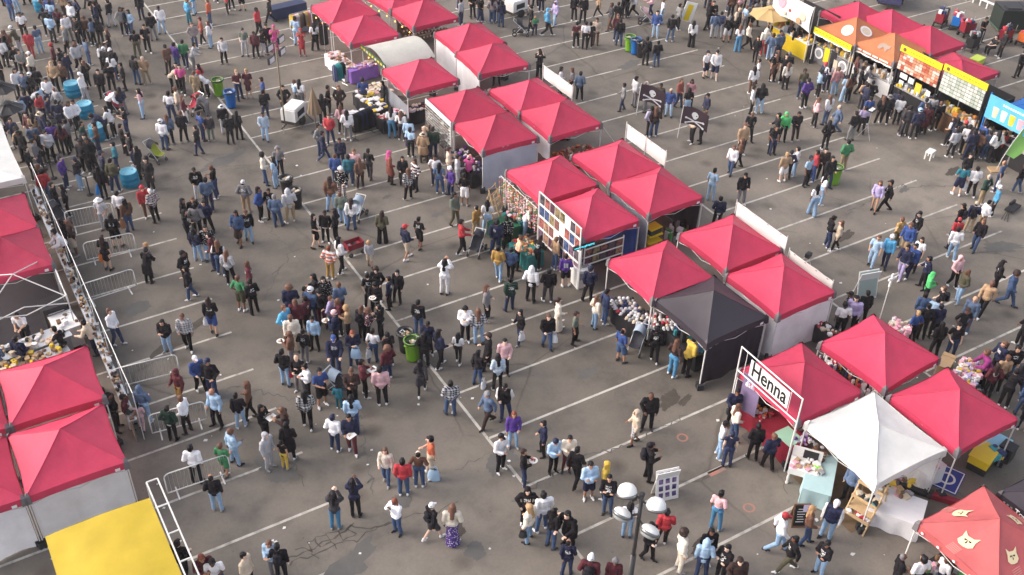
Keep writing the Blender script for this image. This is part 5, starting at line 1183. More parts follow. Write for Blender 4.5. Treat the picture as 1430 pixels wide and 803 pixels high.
# round cap table
c = tp('T18', .05, -.1); t = thing('cap_table', 'curved black table covered with rows of small caps', 'table', (c.x, c.y, 0), 0)
q = MB(); R0, R1 = 1.05, 2.05; A0, A1 = math.radians(150), math.radians(285); q.grid(lambda u, v: ((R0+(R1-R0)*v)*math.cos(A0+(A1-A0)*u), (R0+(R1-R0)*v)*math.sin(A0+(A1-A0)*u), .80), 30, 3)
q.grid(lambda u, v: ((R1+.04*v*math.sin(u*60))*math.cos(A0+(A1-A0)*u), (R1+.04*v*math.sin(u*60))*math.sin(A0+(A1-A0)*u), .80-.78*v), 60, 3); q.grid(lambda u, v: (R0*math.cos(A0+(A1-A0)*u), R0*math.sin(A0+(A1-A0)*u), .80-.78*v), 30, 2); q.build('table_cloth', CLK, t)
q = MB(); r = random.Random(8); cm = [GOODC[k] for k in ('white','silver','black','navy','red','cream','grey')]
for j in range(6):
    R_ = 1.12+.17*j; n = int((A1-A0)*R_/.17)
    for i in range(n):
        a = A0+(A1-A0)*(i+.5+r.uniform(-.2,.2))/n; k = r.choice([0,0,0,0,1,1,2,2,3,4,5,6]); p = (R_*math.cos(a), R_*math.sin(a), .803)
        q.lathe([(.085,0),(.08,.05),(.05,.09),(.001,.10)], p, 7, k); q.box((p[0]+.08*math.cos(a), p[1]+.08*math.sin(a), .815), (.09,.08,.012), k, a)
o = q.build('cap_stock', cm, t); o['kind'] = 'stuff'
for k in range(4): a = A0+(A1-A0)*(k+.5)/4; MB().tube((1.6*math.cos(a),1.6*math.sin(a),0), (1.6*math.cos(a),1.6*math.sin(a),.79), .025, n=6).build('leg', LEGG, t)
# black canopy: bunch of bright goods
goods('cyan and blue goods heaped under the black canopy', tp('T19', -.6, .2, .77), .7, 1.4, 30, 'teal blue navy black', (.1,.25), h=(.1,.5), seed=25); table('low dark counter under the black canopy', tp('T19', -.5, .2), 1.1, 1.8, CLK, 0)
# henna tent
table('red cloth table with henna patterns and mint sheet', tp('T20', -1.0, -.1), 1.0, 2.7, CLR, 0); P = tp('T20', -1.0, .2, .77); goods('brown and white henna supplies on the red table', P+Vector((-.1,.5,0)), .7, 1.1, 40, 'orange white brown red silver', (.06,.2), seed=26)
t = thing('table_sheet', 'mint sheet laid over the near end of the red henna table', 'cloth', tp('T20', -1.0, -.9, .768), 0); MB().box((0,0,.004), (.7,.8,.008)).build('sheet', CLN, t); goods('purple patterned cloths at the end of the henna table', tp('T20', -.7, -1.3, .78), .5, .5, 30, 'purple lilac white', (.06,.14), seed=27)
t = thing('floral_screen', 'violet panel with a pale floral print beside the henna tent', 'panel', GX(1036,545,xh+.1), -PI/2+.2); MB().box((.35,0,0), (.75,.02,1.7)).build('panel', M_('violet_panel', (.20,.15,.26), .6, .2, 3), t); goods('', (.35,-.02,.35), .4, .02, 16, 'white lilac pink', (.05,.1), h=(.04,.3), seed=28, parent=t, name='flower_print')
# white canopy stall
c = TENTS['T23'][1]; P = G(1175, 725); q = MB(); pts = [G(1130,668,.006), G(1195,700,.006), G(1180,722,.006), G(1160,690,.006)]
a = tp('T23', -1.9, 1.3, .006); b = tp('T23', -1.9, -1.5, .006); d = tp('T23', .6, -1.5, .006); e = tp('T23', .6, 1.3, .006); tag(MB().poly([a, b, d, e]).box(((a.x+d.x)/2, (a.y+d.y)/2, .004), (abs(d.x-a.x)-.02, abs(a.y-b.y)-.02, .006)).build('floor_rug', BRICKR), 'brown rug under the white canopy', 'rug')
table('pale teal cloth table under the white canopy', G(1146,660,.76), .95, 1.9, CLA, -.9); goods('lime basket, ornaments and frames on the pale teal table', G(1143,640,.77), 1.3, .6, 34, 'lime brown brown white silver cream grey', (.08,.24), .5, seed=29)
t = thing('craft_cart', 'white display cart with turned legs and a lidded tray', 'cart', G(1118,672), -.9); MB().box((0,0,.66), (1.0,.65,.26)).build('tray', WPOW, t); MB().box((0,.36,.98), (1.0,.04,.52)).build('lid', WPOW, t); goods('', (0,-.03,.79), .85, .5, 24, 'cream pink tan white', (.1,.22), h=(.02,.08), seed=31, parent=t); MB().box((.12,.33,1.0), (.5,.02,.36)).build('dark_print', BLK, t)
for sx in (-.44,.44):
    for sy in (-.26,.26): MB().lathe([(.05,0),(.06,.06),(.03,.12),(.055,.28),(.035,.40),(.06,.54)], (sx,sy,0), 10).build('leg', WPOW, t, True)
t = thing('wooden_rack', 'leaning wooden rack of three shelves under the white canopy corner', 'rack', G(1200,726), -1.3)
for s in (-.42,.42): MB().tube((s,-.55,0), (s,.35,1.75), .035, n=6).build('rail', WOOD, t); MB().tube((s,.85,0), (s,.32,1.75), .03, n=6).build('back_leg', WOOD, t)
for k, (y, z) in enumerate(((-.32,.42),(-.03,.98),(.2,1.45))): MB().box((0,y+.08,z), (.9,.42,.03)).build('shelf_board', WOOD, t); MB().box((0,y-.12,z+.06), (.9,.02,.1)).build('ledge', WOOD, t)
MB().box((0,.1,.62), (.84,.8,.02)).build('brace', WOOD, t)
o = goods('', (0,-.22,.44), .75, .3, 12, 'red red white', (.14,.26), h=(.06,.12), seed=33, parent=t); goods('', (0,.05,1.0), .75, .3, 16, 'white teal black cream', (.1,.2), h=(.06,.16), seed=34, parent=t); goods('', (0,.28,1.47), .75, .3, 12, 'cream tan white', (.1,.2), h=(.04,.1), seed=35, parent=t)
table('white rounded cloth table of crafts at the right of the wooden rack', G(1254,704,.76), 1.25, 1.7, CLW, .55, skirt=.74); goods('golden ornaments, dark frames and pink packets on the white table', G(1248,677,.77)+Vector((-.05,.05,0)), 1.0, 1.3, 60, 'pink pink tan yellow black cream grey brown', (.08,.24), .55, seed=36)
# tubs at the right canopy
def tub(px, py, m, label, s, rz, inside=None):
    t = thing('storage_tub', label, 'tub', G(px, py), rz); w, d, h = s
    MB().box((0,0,h/2), (w*.92,d*.92,h)).build('tub_body', m, t); q = MB(); q.box((0,0,h+.02), (w,d,.05)); q.build('lid', m, t)
    for sx in (-1,1): MB().box((sx*w*.5,0,h*.85), (.04,.22,.06)).build('handle', BLK, t)
tub(1368, 650, BLK, 'black tub beneath the yellow lid by the right canopy', (1.0,.7,.32), .3); t = thing('yellow_crate', 'bright yellow crate on the black tub by the right canopy', 'crate', G(1367,652)+Vector((0,0,.40)), .3); MB().box((0,0,.16), (1.0,.68,.32)).build('crate_body', TUBY, t); MB().box((0,0,.335), (1.06,.74,.04)).build('lid', TUBY, t)
tub(1386, 634, M_('pale_blue_plastic', (.25,.48,.62), .4, .06), 'pale blue tub holding yellow and teal things behind the yellow crate', (1.1,.75,.5), .3); goods('yellow and teal bags heaped in the pale blue tub', G(1386,634,.55), .8, .5, 10, 'yellow teal navy', (.2,.35), h=(.1,.25), seed=37)
tub(1402, 640, BLK, 'black case beside the pale blue tub', (.5,.5,.6), .2)
t = thing('ground_sheet', 'blue sheet with a white outlined emblem on the asphalt by the white canopy', 'sheet', G(1322,668,.006), .42); MB().box((0,0,.004), (1.25,1.0,.012)).build('sheet', M_('navy_sheet', (.03,.05,.25), .6, .1), t)
for c_, d_ in (((0,.45,.012),(1.15,.04,.008)), ((0,-.45,.012),(1.15,.04,.008)), ((.56,0,.012),(.04,.9,.008)), ((-.56,0,.012),(.04,.9,.008))): MB().box(c_, d_).build('white_border', GOODC['white'], t)
MB().lathe([(.30,.011),(.30,.016),(.22,.016),(.22,.011)], n=20).build('white_ring', GOODC['white'], t)
t = thing('red_beam', 'red padded bar lying behind the coral canopy', 'bar', G(1318,700), -.95); MB().box((0,0,.12), (1.1,.22,.2)).build('pad', REDP, t); MB().box((-1.0,0,.09), (.9,.2,.16)).build('sleeve', BLK, t)
# white cross on the cross tent
P = tp('T21', .9, 1.4, 0); t = thing('cross_pole', 'small white cross on a pole behind the red canopy', 'cross', G(1221,470), 0); MB().tube((0,0,0), (0,0,2.7), .02, n=6).build('pole', LEGM, t); MB().box((0,0,2.85), (.09,.05,.62)).build('upright', PAPER, t); MB().box((0,-.03,2.95), (.42,.05,.09)).build('crossbar', PAPER, t)
# plush and flower tables behind the right canopies
for px, py, lab, cols, n, w, d, cl in ((1256,459,'pink flower table behind the canopy with the cross','pink pink white cream',40,.9,.8,M_('pink_table_cloth', (.55,.34,.38), .8, .1, 3, .5, 5)), (1352,522,'table heaped with pastel plush toys behind the right canopy','white white pink lilac yellow cream',90,1.5,.85,CLG)):
    table(lab, G(px,py,.76), w, d, cl, .4); goods('heap on the '+lab, G(px,py,.77), w, d, n, cols, (.10,.2), .4, h=(.08,.22), seed=px)
t = thing('cardboard_box', 'open brown cardboard box at the corner of the cross tent', 'box', G(1316,520), .4); MB().box((0,0,.3), (.6,.5,.6)).build('box_body', GOODC['tan'], t); [MB().box((s*.38,0,.62), (.22,.5,.01), 0).build('flap', GOODC['tan'], t) for s in (-1,1)]
# stall along the wall right of the walled canopy
table('narrow table of wares along the wall of the walled canopy', G(1160,462,.76), .6, 2.4, CLK, 0); goods('small pale wares on the narrow table by the wall', G(1160,462,.77), .5, 2.3, 50, 'white cream brown red', (.06,.18), seed=41)
t = thing('folding_light', 'small folded camera light on the asphalt behind the walled canopy', 'lamp', G(1127,365), .3); MB().box((0,0,.35), (.3,.2,.2)).build('lamp_box', BLK, t); [MB().tube((0,0,.3), (.3*math.cos(a),.3*math.sin(a),0), .012, n=5).build('leg', STEEL, t) for a in (0,2.1,4.2)]
# skull flags
def skull_flag(px, py, qx, qy, label, rz, w=1.35, h=.95):
    P = G(px, py); t = thing('skull_flag', label, 'flag', P, rz, None); MB().tube((0,0,.9), (.1,0,2.75), .018, n=6).build('pole', LEGM, t)
    fl = lambda u, v: (.06+w*u, .12*math.sin(u*5)*u-.10*u, 2.7-h*v-.40*u*u)
    q = MB(); q.grid(fl, 20, 8); f_ = q.build('flag_cloth', FLAGK, t, True)
    def at(u, v): p = fl(u, v); return Vector((p[0], p[1]-.02, p[2]))
    q = MB(); c = at(.5,.42)
    def disc(u0, v0, r, sx=1., sz=1.):
        n = 14; q.poly([at(u0+r*sx*math.cos(2*PI*i/n)/w, v0-r*sz*math.sin(2*PI*i/n)/h)-Vector((0,.004,0)) for i in range(n)])
    disc(.5,.40,.17); disc(.5,.55,.10,1,.9)
    for a, b in (((.18,.62),(.82,.92)), ((.82,.62),(.18,.92))):
        k = 8; u_ = Vector((b[0]-a[0], b[1]-a[1])).normalized(); nn = Vector((-u_.y, u_.x))*.035
        for i in range(k):
            s0, s1 = Vector(a).lerp(Vector(b), i/k), Vector(a).lerp(Vector(b), (i+1)/k); q.poly([at(*(s0-nn)), at(*(s1-nn)), at(*(s1+nn)), at(*(s0+nn))])
        disc(a[0], a[1], .06); disc(b[0], b[1], .06)
    q.build('skull_emblem', GOODC['white'], f_)
    q = MB(); [q.poly([at(.5+dx+.03*math.cos(2*PI*i/8), .42-.035*math.sin(2*PI*i/8))-Vector((0,.008,0)) for i in range(8)]) for dx in (-.06,.06)]; q.build('eye_socket', FLAGK, f_)
skull_flag(886, 182, 0, 0, 'dark flag with a white skull and crossed bones, upper of two', -.55); skull_flag(943, 214, 0, 0, 'dark flag with a white skull and crossed bones, lower of two', -.55)
# costume board, tripod, stool, fallen chair
t = thing('placard', 'tall white and yellow placard carried near the striped sweater', 'placard', G(953,40), -.4); k = MB().box((0,0,1.15), (.75,.05,1.25)).build('board', PAPER, t); MB().box((-.02,-.032,1.1), (.36,.01,1.05)).build('yellow_panel', YEL, k); t.rotation_euler = (0,.25,-.4)
t = thing('tripod_stand', 'grey tripod stand with a small black head before the food row', 'tripod', G(1208,192), .3); MB().tube((0,0,.5), (0,0,1.6), .018, n=6).build('pole', STEEL, t); [MB().tube((0,0,.7), (.42*math.cos(a),.42*math.sin(a),0), .014, n=5).build('leg', STEEL, t) for a in (0,2.1,4.2)]; MB().box((0,0,1.62), (.5,.32,.05)).build('head', BLK, t); [MB().box((s*.12,0,1.66), (.16,.2,.03)).build('pad', GOODC['white'], t) for s in (-1,1)]
t = thing('step_stool', 'small white step stool alone on the asphalt', 'stool', G(1297,221), .3); MB().box((0,0,.42), (.52,.36,.06)).build('seat', WPOW, t); [MB().box((sx*.22,sy*.14,.2), (.06,.06,.4)).build('leg', WPOW, t) for sx in (-1,1) for sy in (-1,1)]; MB().box((0,-.17,.3), (.4,.03,.14)).build('side_panel', WPOW, t)
t = thing('folded_chair', 'folded black chair lying on its side with a trailing strap', 'chair', G(1413,294), .2); MB().box((0,0,.16), (.9,.4,.10)).build('seat', BLK, t); MB().box((.3,.2,.24), (.5,.1,.14)).build('backrest', BLK, t); [MB().tube((-.45+.1*s,.1*s,.1), (-1.15,.15*s-.2,.02), .015, n=5).build('leg', BLK, t) for s in (-1,0,1)]
# carried bags and plates
LATE = []
def hand_near(px, py, both=False):
    best = min(BODIES, key=lambda b: ((b[2]-px)**2+(b[3]-py)**2) + (1e4 if b[4] else 0)); k = skeleton(best[1]); best[4] = True; o = best[0]
    mw = Matrix.LocRotScale(o.location, o.rotation_euler, o.scale)
    if both: return mw @ ((k['wr1']+k['wr-1'])/2 + Vector((0,-.10,.03)))
    w = min((1,-1), key=lambda s: k['wr%d'%s].z); return mw @ (k['wr%d'%w]+k['hx%d'%w]*.08)
def bag(px, py, label, m, z=0.0, s=1.0, nm='carrier_bag', late=True):
    if z and late: LATE.append((bag, px, py, label, m, z, s)); return
    if z: P = hand_near(px, py); P.z = max(0, P.z-.47*s)
    else: P = G(px, py, z)
    t = thing(nm, label, 'bag', P, random.uniform(-.8,.8)); q = MB()
    q.grid(lambda u, v: ((.17+.04*mnoise.noise((u*6,v*3,px)))*s*math.cos(2*PI*u)*(1-.35*v*v), .10*s*math.sin(2*PI*u)*(1-.6*v*v), .02+.36*s*v), 16, 6); q.poly([(.17*s*math.cos(2*PI*i/12), .10*s*math.sin(2*PI*i/12), .02) for i in range(12)]); q.build('bag_body', m, t, True)
    for y in (-.03,.03): q = MB(); pts = [(.10*s*math.cos(PI*i/6), y, .36*s+.12*s*math.sin(PI*i/6)) for i in range(7)]; [q.tube(a, b, .008, n=5) for a, b in zip(pts, pts[1:])]; q.build('handle', m, t)
WB = M_('white_plastic_bag', (.74,.74,.77), .4, .06, 5, .5, 10, transl=.15); RB = M_('red_bag', (.42,.02,.04), .5, .1); TB = M_('tan_leather_bag', (.30,.14,.07), .5, .15); LB = M_('pale_blue_bag', (.40,.56,.74), .4, .08, 5, .5, 10)
bag(675, 541, 'white carrier bag held above the asphalt by the tall dark coat', WB); bag(606, 669, 'white and blue bag set on the asphalt by the person in orange', LB, 0, 1.3); bag(513, 506, 'white carrier bag hanging from the hand of the white tee', WB, .45); bag(387, 526, 'red bag hanging at the left of the big huddle', RB, .35, .8)
bag(486, 500, 'pale blue carrier bag in the middle of the big huddle', LB, .5, 1.2); bag(751, 473, 'white carrier bag carried along the bay line towards the tents', WB, .4); bag(1356, 172, 'white carrier bag carried at the food row', WB, .4); bag(303, 448, 'white bag in the hand of the person in blue shorts', WB, .45, .8); bag(145, 362, 'bright orange bag beside the black dress', M_('orange_bag', (.55,.15,.03), .5, .1), .45); bag(180, 303, 'tan shoulder bag of the person in a brown jacket', TB, .6, 1.1)
bag(157, 258, 'bright blue bag carried in the queue by the barrel', M_('bright_blue_bag', (.03,.24,.62), .5, .1), .5, 1.2); bag(1271, 173, 'white carrier bag by the dark pair at the food row', WB, .4); bag(704, 460, 'white bag near the cap table walkers', WB, .2, .9); bag(748, 729, 'small black handbag in the lamp huddle', BLK, .6, .8)
def plate(px, py, z, label, sq=False, late=True):
    if late: LATE.append((plate, px, py, z, label, sq)); return
    t = thing('plate', label, 'plate', hand_near(px, py, True), .3); 
    (MB().box((0,0,.012), (.34,.26,.02)) if sq else MB().lathe([(.001,.005),(.09,.005),(.14,.022),(.15,.024),(.14,.012),(.09,0)], n=16)).build('dish', PAPER, t, not sq); goods('', (0,0,.012), .14, .12, 6, 'tan brown red cream', (.03,.07), h=(.02,.05), seed=int(px), parent=t, name='food')
plate(461.5, 466, 1.1, 'white plate of food held by the pink beanie'); plate(731, 640, 1.15, 'round white plate held in the lower aisle'); plate(517, 518, 1.1, 'square white tray held by the maroon hoodie', True); plate(384, 591, 1.1, 'white tray shared by the two with brown hair', True); plate(521, 427, 1.15, 'white plate in the huddle at the spine line'); plate(401, 493, 1.1, 'white plate held behind the bald black hoodie'); plate(488, 611, 1.1, 'white tray held by the white trainers walker', True); plate(167, 177.5, 1.1, 'white plate by the last queue barrels')
# cat faces and lettering on the two corner canopies
CREAMP = M_('cream_print', (.72,.58,.36), .6, .05); FPR = M_('faint_print', (.62,.22,.20), .6, .1)
tt = TENTS['T24'][0]
def on_facet(side, u, v, lift=.012):
    h = 1.53; e, p = 2.25, 3.12; cs = {'L':((-h,h),(-h,-h)), 'N':((-h,-h),(h,-h)), 'F':((h,h),(-h,h)), 'R':((h,-h),(h,h))}[side]
    A, B = Vector((*cs[0], e)), Vector((*cs[1], e)); q_ = A.lerp(B, u); md = 1-(2*u-1)**2; q_ = q_ + (Vector((0,0,e))-q_).normalized()*.05*md; pt = q_.lerp(Vector((0,0,p)), v); pt.z -= .05*md*(1-v)*(.35+1.6*v)+.036*math.sin(PI*v); return pt+Vector((0,0,lift))
def facet_print(parent, side, outline, m, u0, v0, s, name, lift=.014, tilt=0):
    q = MB(); ca, sa = math.cos(tilt), math.sin(tilt)
    pts = [(x*ca-y*sa, x*sa+y*ca) for x, y in outline]
    P = [on_facet(side, u0+s*x/(3.06*(1-min(.9,v0+s*y/1.75))), v0+s*y/1.75, lift) for x, y in pts]; c = sum(P, Vector())/len(P)
    c = on_facet(side, u0, v0, lift+.006)
    for a, b in zip(P, P[1:]+P[:1]): q.poly([c, a, b])
    return q.build(name, m, parent)
CATO = [(-.5,-.25),(-.42,.1),(-.48,.5),(-.2,.28),(.2,.28),(.48,.5),(.42,.1),(.5,-.25),(.3,-.45),(0,-.5),(-.3,-.45)]
CIRC = [(math.cos(2*PI*i/14)*.5, math.sin(2*PI*i/14)*.5) for i in range(14)]
for side, u, v, s, tl in (('L',.42,.36,.50,.15),('L',.86,.30,.0,0),('N',.34,.40,.46,-.2),('F',.62,.34,.50,.3),('R',.5,.34,.46,0)):
    if s == 0: continue
    f_ = facet_print(tt, side, CATO, CREAMP, u, v, s, 'cat_print', tilt=tl)
    for dx in (-.17,.17): facet_print(f_, side, [(x*.12+dx, y*.12-.02) for x, y in CIRC], INK, u, v, s, 'cat_eye', .022, tl)
    facet_print(f_, side, [(-.05,-.2),(.05,-.2),(0,-.27)], INK, u, v, s, 'cat_nose', .022, tl)
    for j in range(5): facet_print(tt, side, [(-.32,-.03),(.32,-.03),(.32,.03),(-.32,.03)], FPR, u-.02, v-.20-.035*j, .55, 'caption_line', .012)
vl = TENTS['T25'][0]
def valance_text(key, txt, side, size, m, off=0.0, dz=-.14, name='lettering'):
    tm = text_mesh(txt, size, bold=True); tm.materials.append(m); o = link(name, tm, TENTS[key][0]); d = 1.53+.052
    if side == 'L': o.matrix_local = frame_of((-d, -off, 2.25+dz), (0,-1,0), (0,0,1))
    else: o.matrix_local = frame_of((off, -d, 2.25+dz), (1,0,0), (0,0,1))
    return o
valance_text('T25', 'Top', 'L', .26, PAPER, -.62)
for k in range(3): MB().box((-1.585, 1.22-.13*k, 2.12), (.01,.07,.05)).build('small_mark', GOODC['grey'], vl)
for k in range(5): MB().lathe([(.001,.0),(.05,.005),(.001,.01)], (-1.58, 1.2-.6*k, 2.12), 8, mtx=Matrix.Rotation(-PI/2,4,'Y')).build('white_mark', PAPER, tt)
goods('dark leafy goods stacked under the coral canopy', tp('T24', -.9, -.2, .77), 1.0, 2.2, 50, 'black brown grey green pink', (.1,.3), h=(.1,.4), seed=44); table('dark counter under the coral canopy', tp('T24', -.9, -.2), 1.1, 2.4, CLK, 0)
# ------------------------------------------------------------------ food row
FX = 46.1
def sign_board(y0, y1, z0, z1, label, tile_cols, kind):
    t = thing('menu_board', label, 'menu board', (FX, y0, 0), -PI/2, None); L = y0-y1
    MB().box((L/2,.05,(z0+z1)/2), (L,.06,z1-z0)).build('board', BLK, t)
    MB().box((L/2,.0,z1-.17), (L,.06,.36)).build('header', YEL, t); k = t.children[-1]
    MB().lathe([(.10,0),(.10,.02),(.001,.02)], (.3,-.035,z1-.17), 14, mtx=Matrix.Rotation(PI/2,4,'X')).build('round_badge', GOODC['brown'], k)
    for i in range(9): MB().box((.75+i*.19,-.034,z1-.17), (.13,.006,.06+.02*(i%2))).build('faint_letter', M_('ochre_ink', (.55,.34,.03), .6, .05), k)
    r = random.Random(int(y0*7)); 
    for j in range(6):
        for i in range(12):
            w, h = (L-.1)/12, (z1-.36-z0-.05)/6
            o = link('picture_tile', TILE, t, (.05+w*(i+.5), .012, z0+.03+h*(j+.5)), color=r.choice(tile_cols)); o.scale = (w*.92, 1, h*.86)
    for x in (.03, L-.03): MB().box((x,.06,z1/2), (.05,.05,z1)).build('post', BLK, t)
TILE = MB().box((0,0,0), (1,.02,1)).mesh('picture_tile', CARDM)
sign_board(35.05, 32.2, 2.1, 3.5, 'yellow topped menu board of red and white dish pictures', [(.55,.20,.12),(.62,.45,.38),(.42,.10,.06),(.66,.52,.46),(.5,.26,.16)], 0)
sign_board(32.1, 29.3, 2.05, 3.6, 'yellow topped menu board of pale grey dish pictures', [(.42,.45,.40),(.5,.52,.48),(.34,.38,.33),(.56,.57,.52)], 1)
t = thing('yellow_valance', 'yellow lettered banner with a white scalloped edge below the orange canopy', 'banner', (45.76, 41.1, 0), -PI/2); MB().box((1.5,0,2.12), (3.0,.04,.34)).build('strip', M_('lemon_vinyl', (.78,.68,.02), .5, .05), t)
q = MB(); q.grid(lambda u, v: (3.0*u, -.01, 1.95-.06*v-.05*abs(math.sin(u*PI*4))*v), 48, 2); q.build('scallop', PAPER, t)
for i in range(10): MB().box((.25+i*.27,-.025,2.14), (.2,.006,.09)).build('faint_letter', M_('ochre_ink', (.55,.34,.03), .6, .05), t)
t44 = TENTS['T44'][0]
for i in range(4):
    w = (.5,.62,.42,.66)[i]; x0 = (-1.25,-.66,.05,.55)[i]
    n = (5,7,4,7)[i]
    for j in range(n): MB().box((-1.585, -(x0+w*(j+.5)/n), 2.13), (.01,w/n*.72,.10)).build('letter', PAPER, t44)
q = MB(); q.grid(lambda u, v: (-1.59, 1.5-3.0*u, 2.0-.05*v-.05*abs(math.sin(u*PI*4))*v), 48, 2); q.build('scallop', PAPER, t44)
for side, u in (('L',.62),('N',.5)):
    facet_print(TENTS['T43'][0], side, CIRC, GOODC['white'], u, .42, .8, 'white_badge'); facet_print(TENTS['T43'][0], side, [(x*.7,y*.7) for x, y in CIRC], GOODC['cream'], u, .42, .8, 'badge_centre', .022)
ANI = [(-.5,-.3),(-.5,.05),(-.35,.25),(0,.3),(.3,.22),(.5,.3),(.55,.0),(.4,-.05),(.38,-.35),(.25,-.35),(.22,-.1),(-.2,-.1),(-.22,-.35),(-.36,-.35)]
for side, u in (('L',.60),('N',.42)): facet_print(TENTS['T44'][0], side, ANI, M_('grey_print', (.34,.25,.20), .6, .1), u, .40, .75, 'animal_print')
# white shop sign with the yellow stand
a, b = GX(1097,2,FX-.6), GX(1143,26,FX-.6)
t = thing('stall_sign', 'large white printed fabric sign over the yellow stand', 'sign', (FX-.6, 44.4, 0), -PI/2); L = 3.2
q = MB(); q.grid(lambda u, v: (L*u, -.12*math.sin(PI*v), 3.45-(1.55+.22*math.sin(PI*u)*-1)*v), 20, 8); o = q.build('sign_sheet', M_('sign_cloth', (.74,.69,.68), .6, .06, 2, .2, 3), t, True)
for x, z, s, m in ((.75,2.95,.34,'pink'),(1.5,2.7,.10,'red'),(2.6,2.7,.26,'cream'),(2.3,2.35,.2,'tan'),(1.1,2.4,.12,'cream')): MB().lathe([(s,0),(s*.9,.01),(.001,.012)], (x,-.14,z), 16, mtx=Matrix.Rotation(PI/2,4,'X')).build('printed_motif', GOODC[m], o)
for x in (0,L): MB().tube((x,0.05,0), (x,.05,3.5), .03, n=6).build('post', LEGM, t)
t = thing('food_counter', 'bright yellow food counter under the white sign', 'counter', (FX-.3, 44.4, 0), -PI/2)
MB().box((1.55,0,.5), (3.0,.05,1.0)).build('front_panel', TUBY, t); MB().box((1.55,.4,1.02), (3.1,.85,.04)).build('worktop', WPOW, t); MB().box((0,.9,1.1), (.05,1.8,2.2)).build('side_panel', TUBY, t); goods('', (1.55,.4,1.04), 2.8, .7, 50, 'yellow white tan brown orange', (.1,.25), h=(.05,.3), seed=51, parent=t); MB().box((1.55,2.2,1.2), (3.1,.05,2.4)).build('back_wall', BLK, t)
# lower fronts of the food booths
def booth(y0, y1, label, cols, sd, front=BLK, top=1.05, cloth=None):
    t = thing('food_counter', label, 'counter', (FX+.15, y0, 0), -PI/2); L = y0-y1
    MB().box((L/2,0,top/2-.03), (L-.06,.05,top-.06)).build('front_panel', front, t); MB().box((L/2,.4,top), (L,.85,.05)).build('worktop', STEEL, t); MB().box((L/2,2.5,1.15), (L,.05,2.3)).build('back_wall', BLK, t)
    for x in (0.03,L-.03): MB().box((x,1.3,1.1), (.05,2.4,2.2)).build('side_wall', BLK, t)
    goods('', (L/2,.4,top+.03), L-.2, .7, 46, cols, (.1,.25), h=(.05,.3), seed=sd, parent=t); return t
t = booth(41.1, 38.2, 'grey fronted booth with round white badges under the first orange canopy', 'grey white yellow tan', 52, M_('slate_panel', (.16,.15,.16), .6, .1))
for x, z in ((.35,.65),(2.3,.6)): MB().lathe([(.34,0),(.34,.02),(.001,.025)], (x,-.04,z), 18, mtx=Matrix.Rotation(PI/2,4,'X')).build('round_badge', GOODC['white'], t); MB().lathe([(.22,0),(.001,.012)], (x,-.07,z), 18, mtx=Matrix.Rotation(PI/2,4,'X')).build('badge_mark', GOODC['grey'], t)
MB().box((.95,-.04,.75), (.4,.02,.9)).build('yellow_panel', YEL, t); MB().box((1.5,-.04,.8), (.45,.02,.8)).build('dark_panel', BLK, t); MB().box((1.75,-.05,.42), (.3,.02,.7)).build('cream_card', GOODC['cream'], t)
t = booth(38.1, 35.2, 'dark booth with a white counter and framed picture under the second orange canopy', 'white white silver tan', 53, M_('white_front', (.6,.58,.58), .6, .06)); MB().box((1.6,1.2,1.75), (.6,.03,.45)).build('framed_picture', GOODC['tan'], t)
t = booth(35.0, 32.2, 'dark booth with taped notices under the red dish menu board', 'white navy grey yellow', 54); 
for x, z, w, h, m in ((.4,1.75,.5,.3,'white'),(.95,1.7,.35,.32,'white'),(.35,1.35,.3,.25,'white'),(1.5,1.5,.4,.55,'yellow'),(2.2,1.5,.3,.3,'white')): MB().box((x,.1,z), (w,.012,h)).build('notice', GOODC[m], t)
booth(32.1, 29.3, 'dark wooden booth with yellow fruit under the grey menu board', 'yellow yellow tan white orange', 55, DWOOD)
# blue drinks booth
tent('T45', 'bright blue canopy of the drinks stall at the right end of the food row', None, None, None, m=BLUEC, group=None, name='blue_canopy', logo=False, center=Vector((47.75, 27.5, 0)), rot=.03)
tent('T46', 'small red canopy behind the menu boards', None, None, None, center=Vector((49.0, 33.2, 0)), rot=.05, peak=2.75); tent('T47', 'red canopy at the right edge behind the drinks stall', None, None, None, center=Vector((50.9, 26.2, 0)), rot=.03)
t = thing('drinks_banner', 'blue banner printed with five pastel drink cups', 'banner', (FX, 29.0, 0), -PI/2); L = 3.1; bn = MB().box((L/2,-.02,2.6), (L,.04,1.25)).build('banner_sheet', M_('sky_blue_print', (.10,.40,.66), .5, .25, 1.2), t)
for i, m in enumerate(('cream','white','yellow','pink','orange')): c_ = MB(); c_.lathe([(.001,0),(.15,0),(.20,.5),(.20,.54),(.14,.56),(.001,.56)], (.55+i*.5,-.02,2.15), 14, mtx=Matrix.Scale(.25,4,(0,1,0))); c_.build('cup_print', GOODC[m], bn)
for i in range(12): MB().box((.9+i*.14,-.045,2.98), (.09,.01,.10)).build('letter', PAPER, bn)
for x in (0,L): MB().box((x,.03,1.65), (.06,.06,3.3)).build('post', BLUEB, t)
booth(29.0, 26.0, 'dark drinks counter under the blue banner', 'white cream red tan', 56)
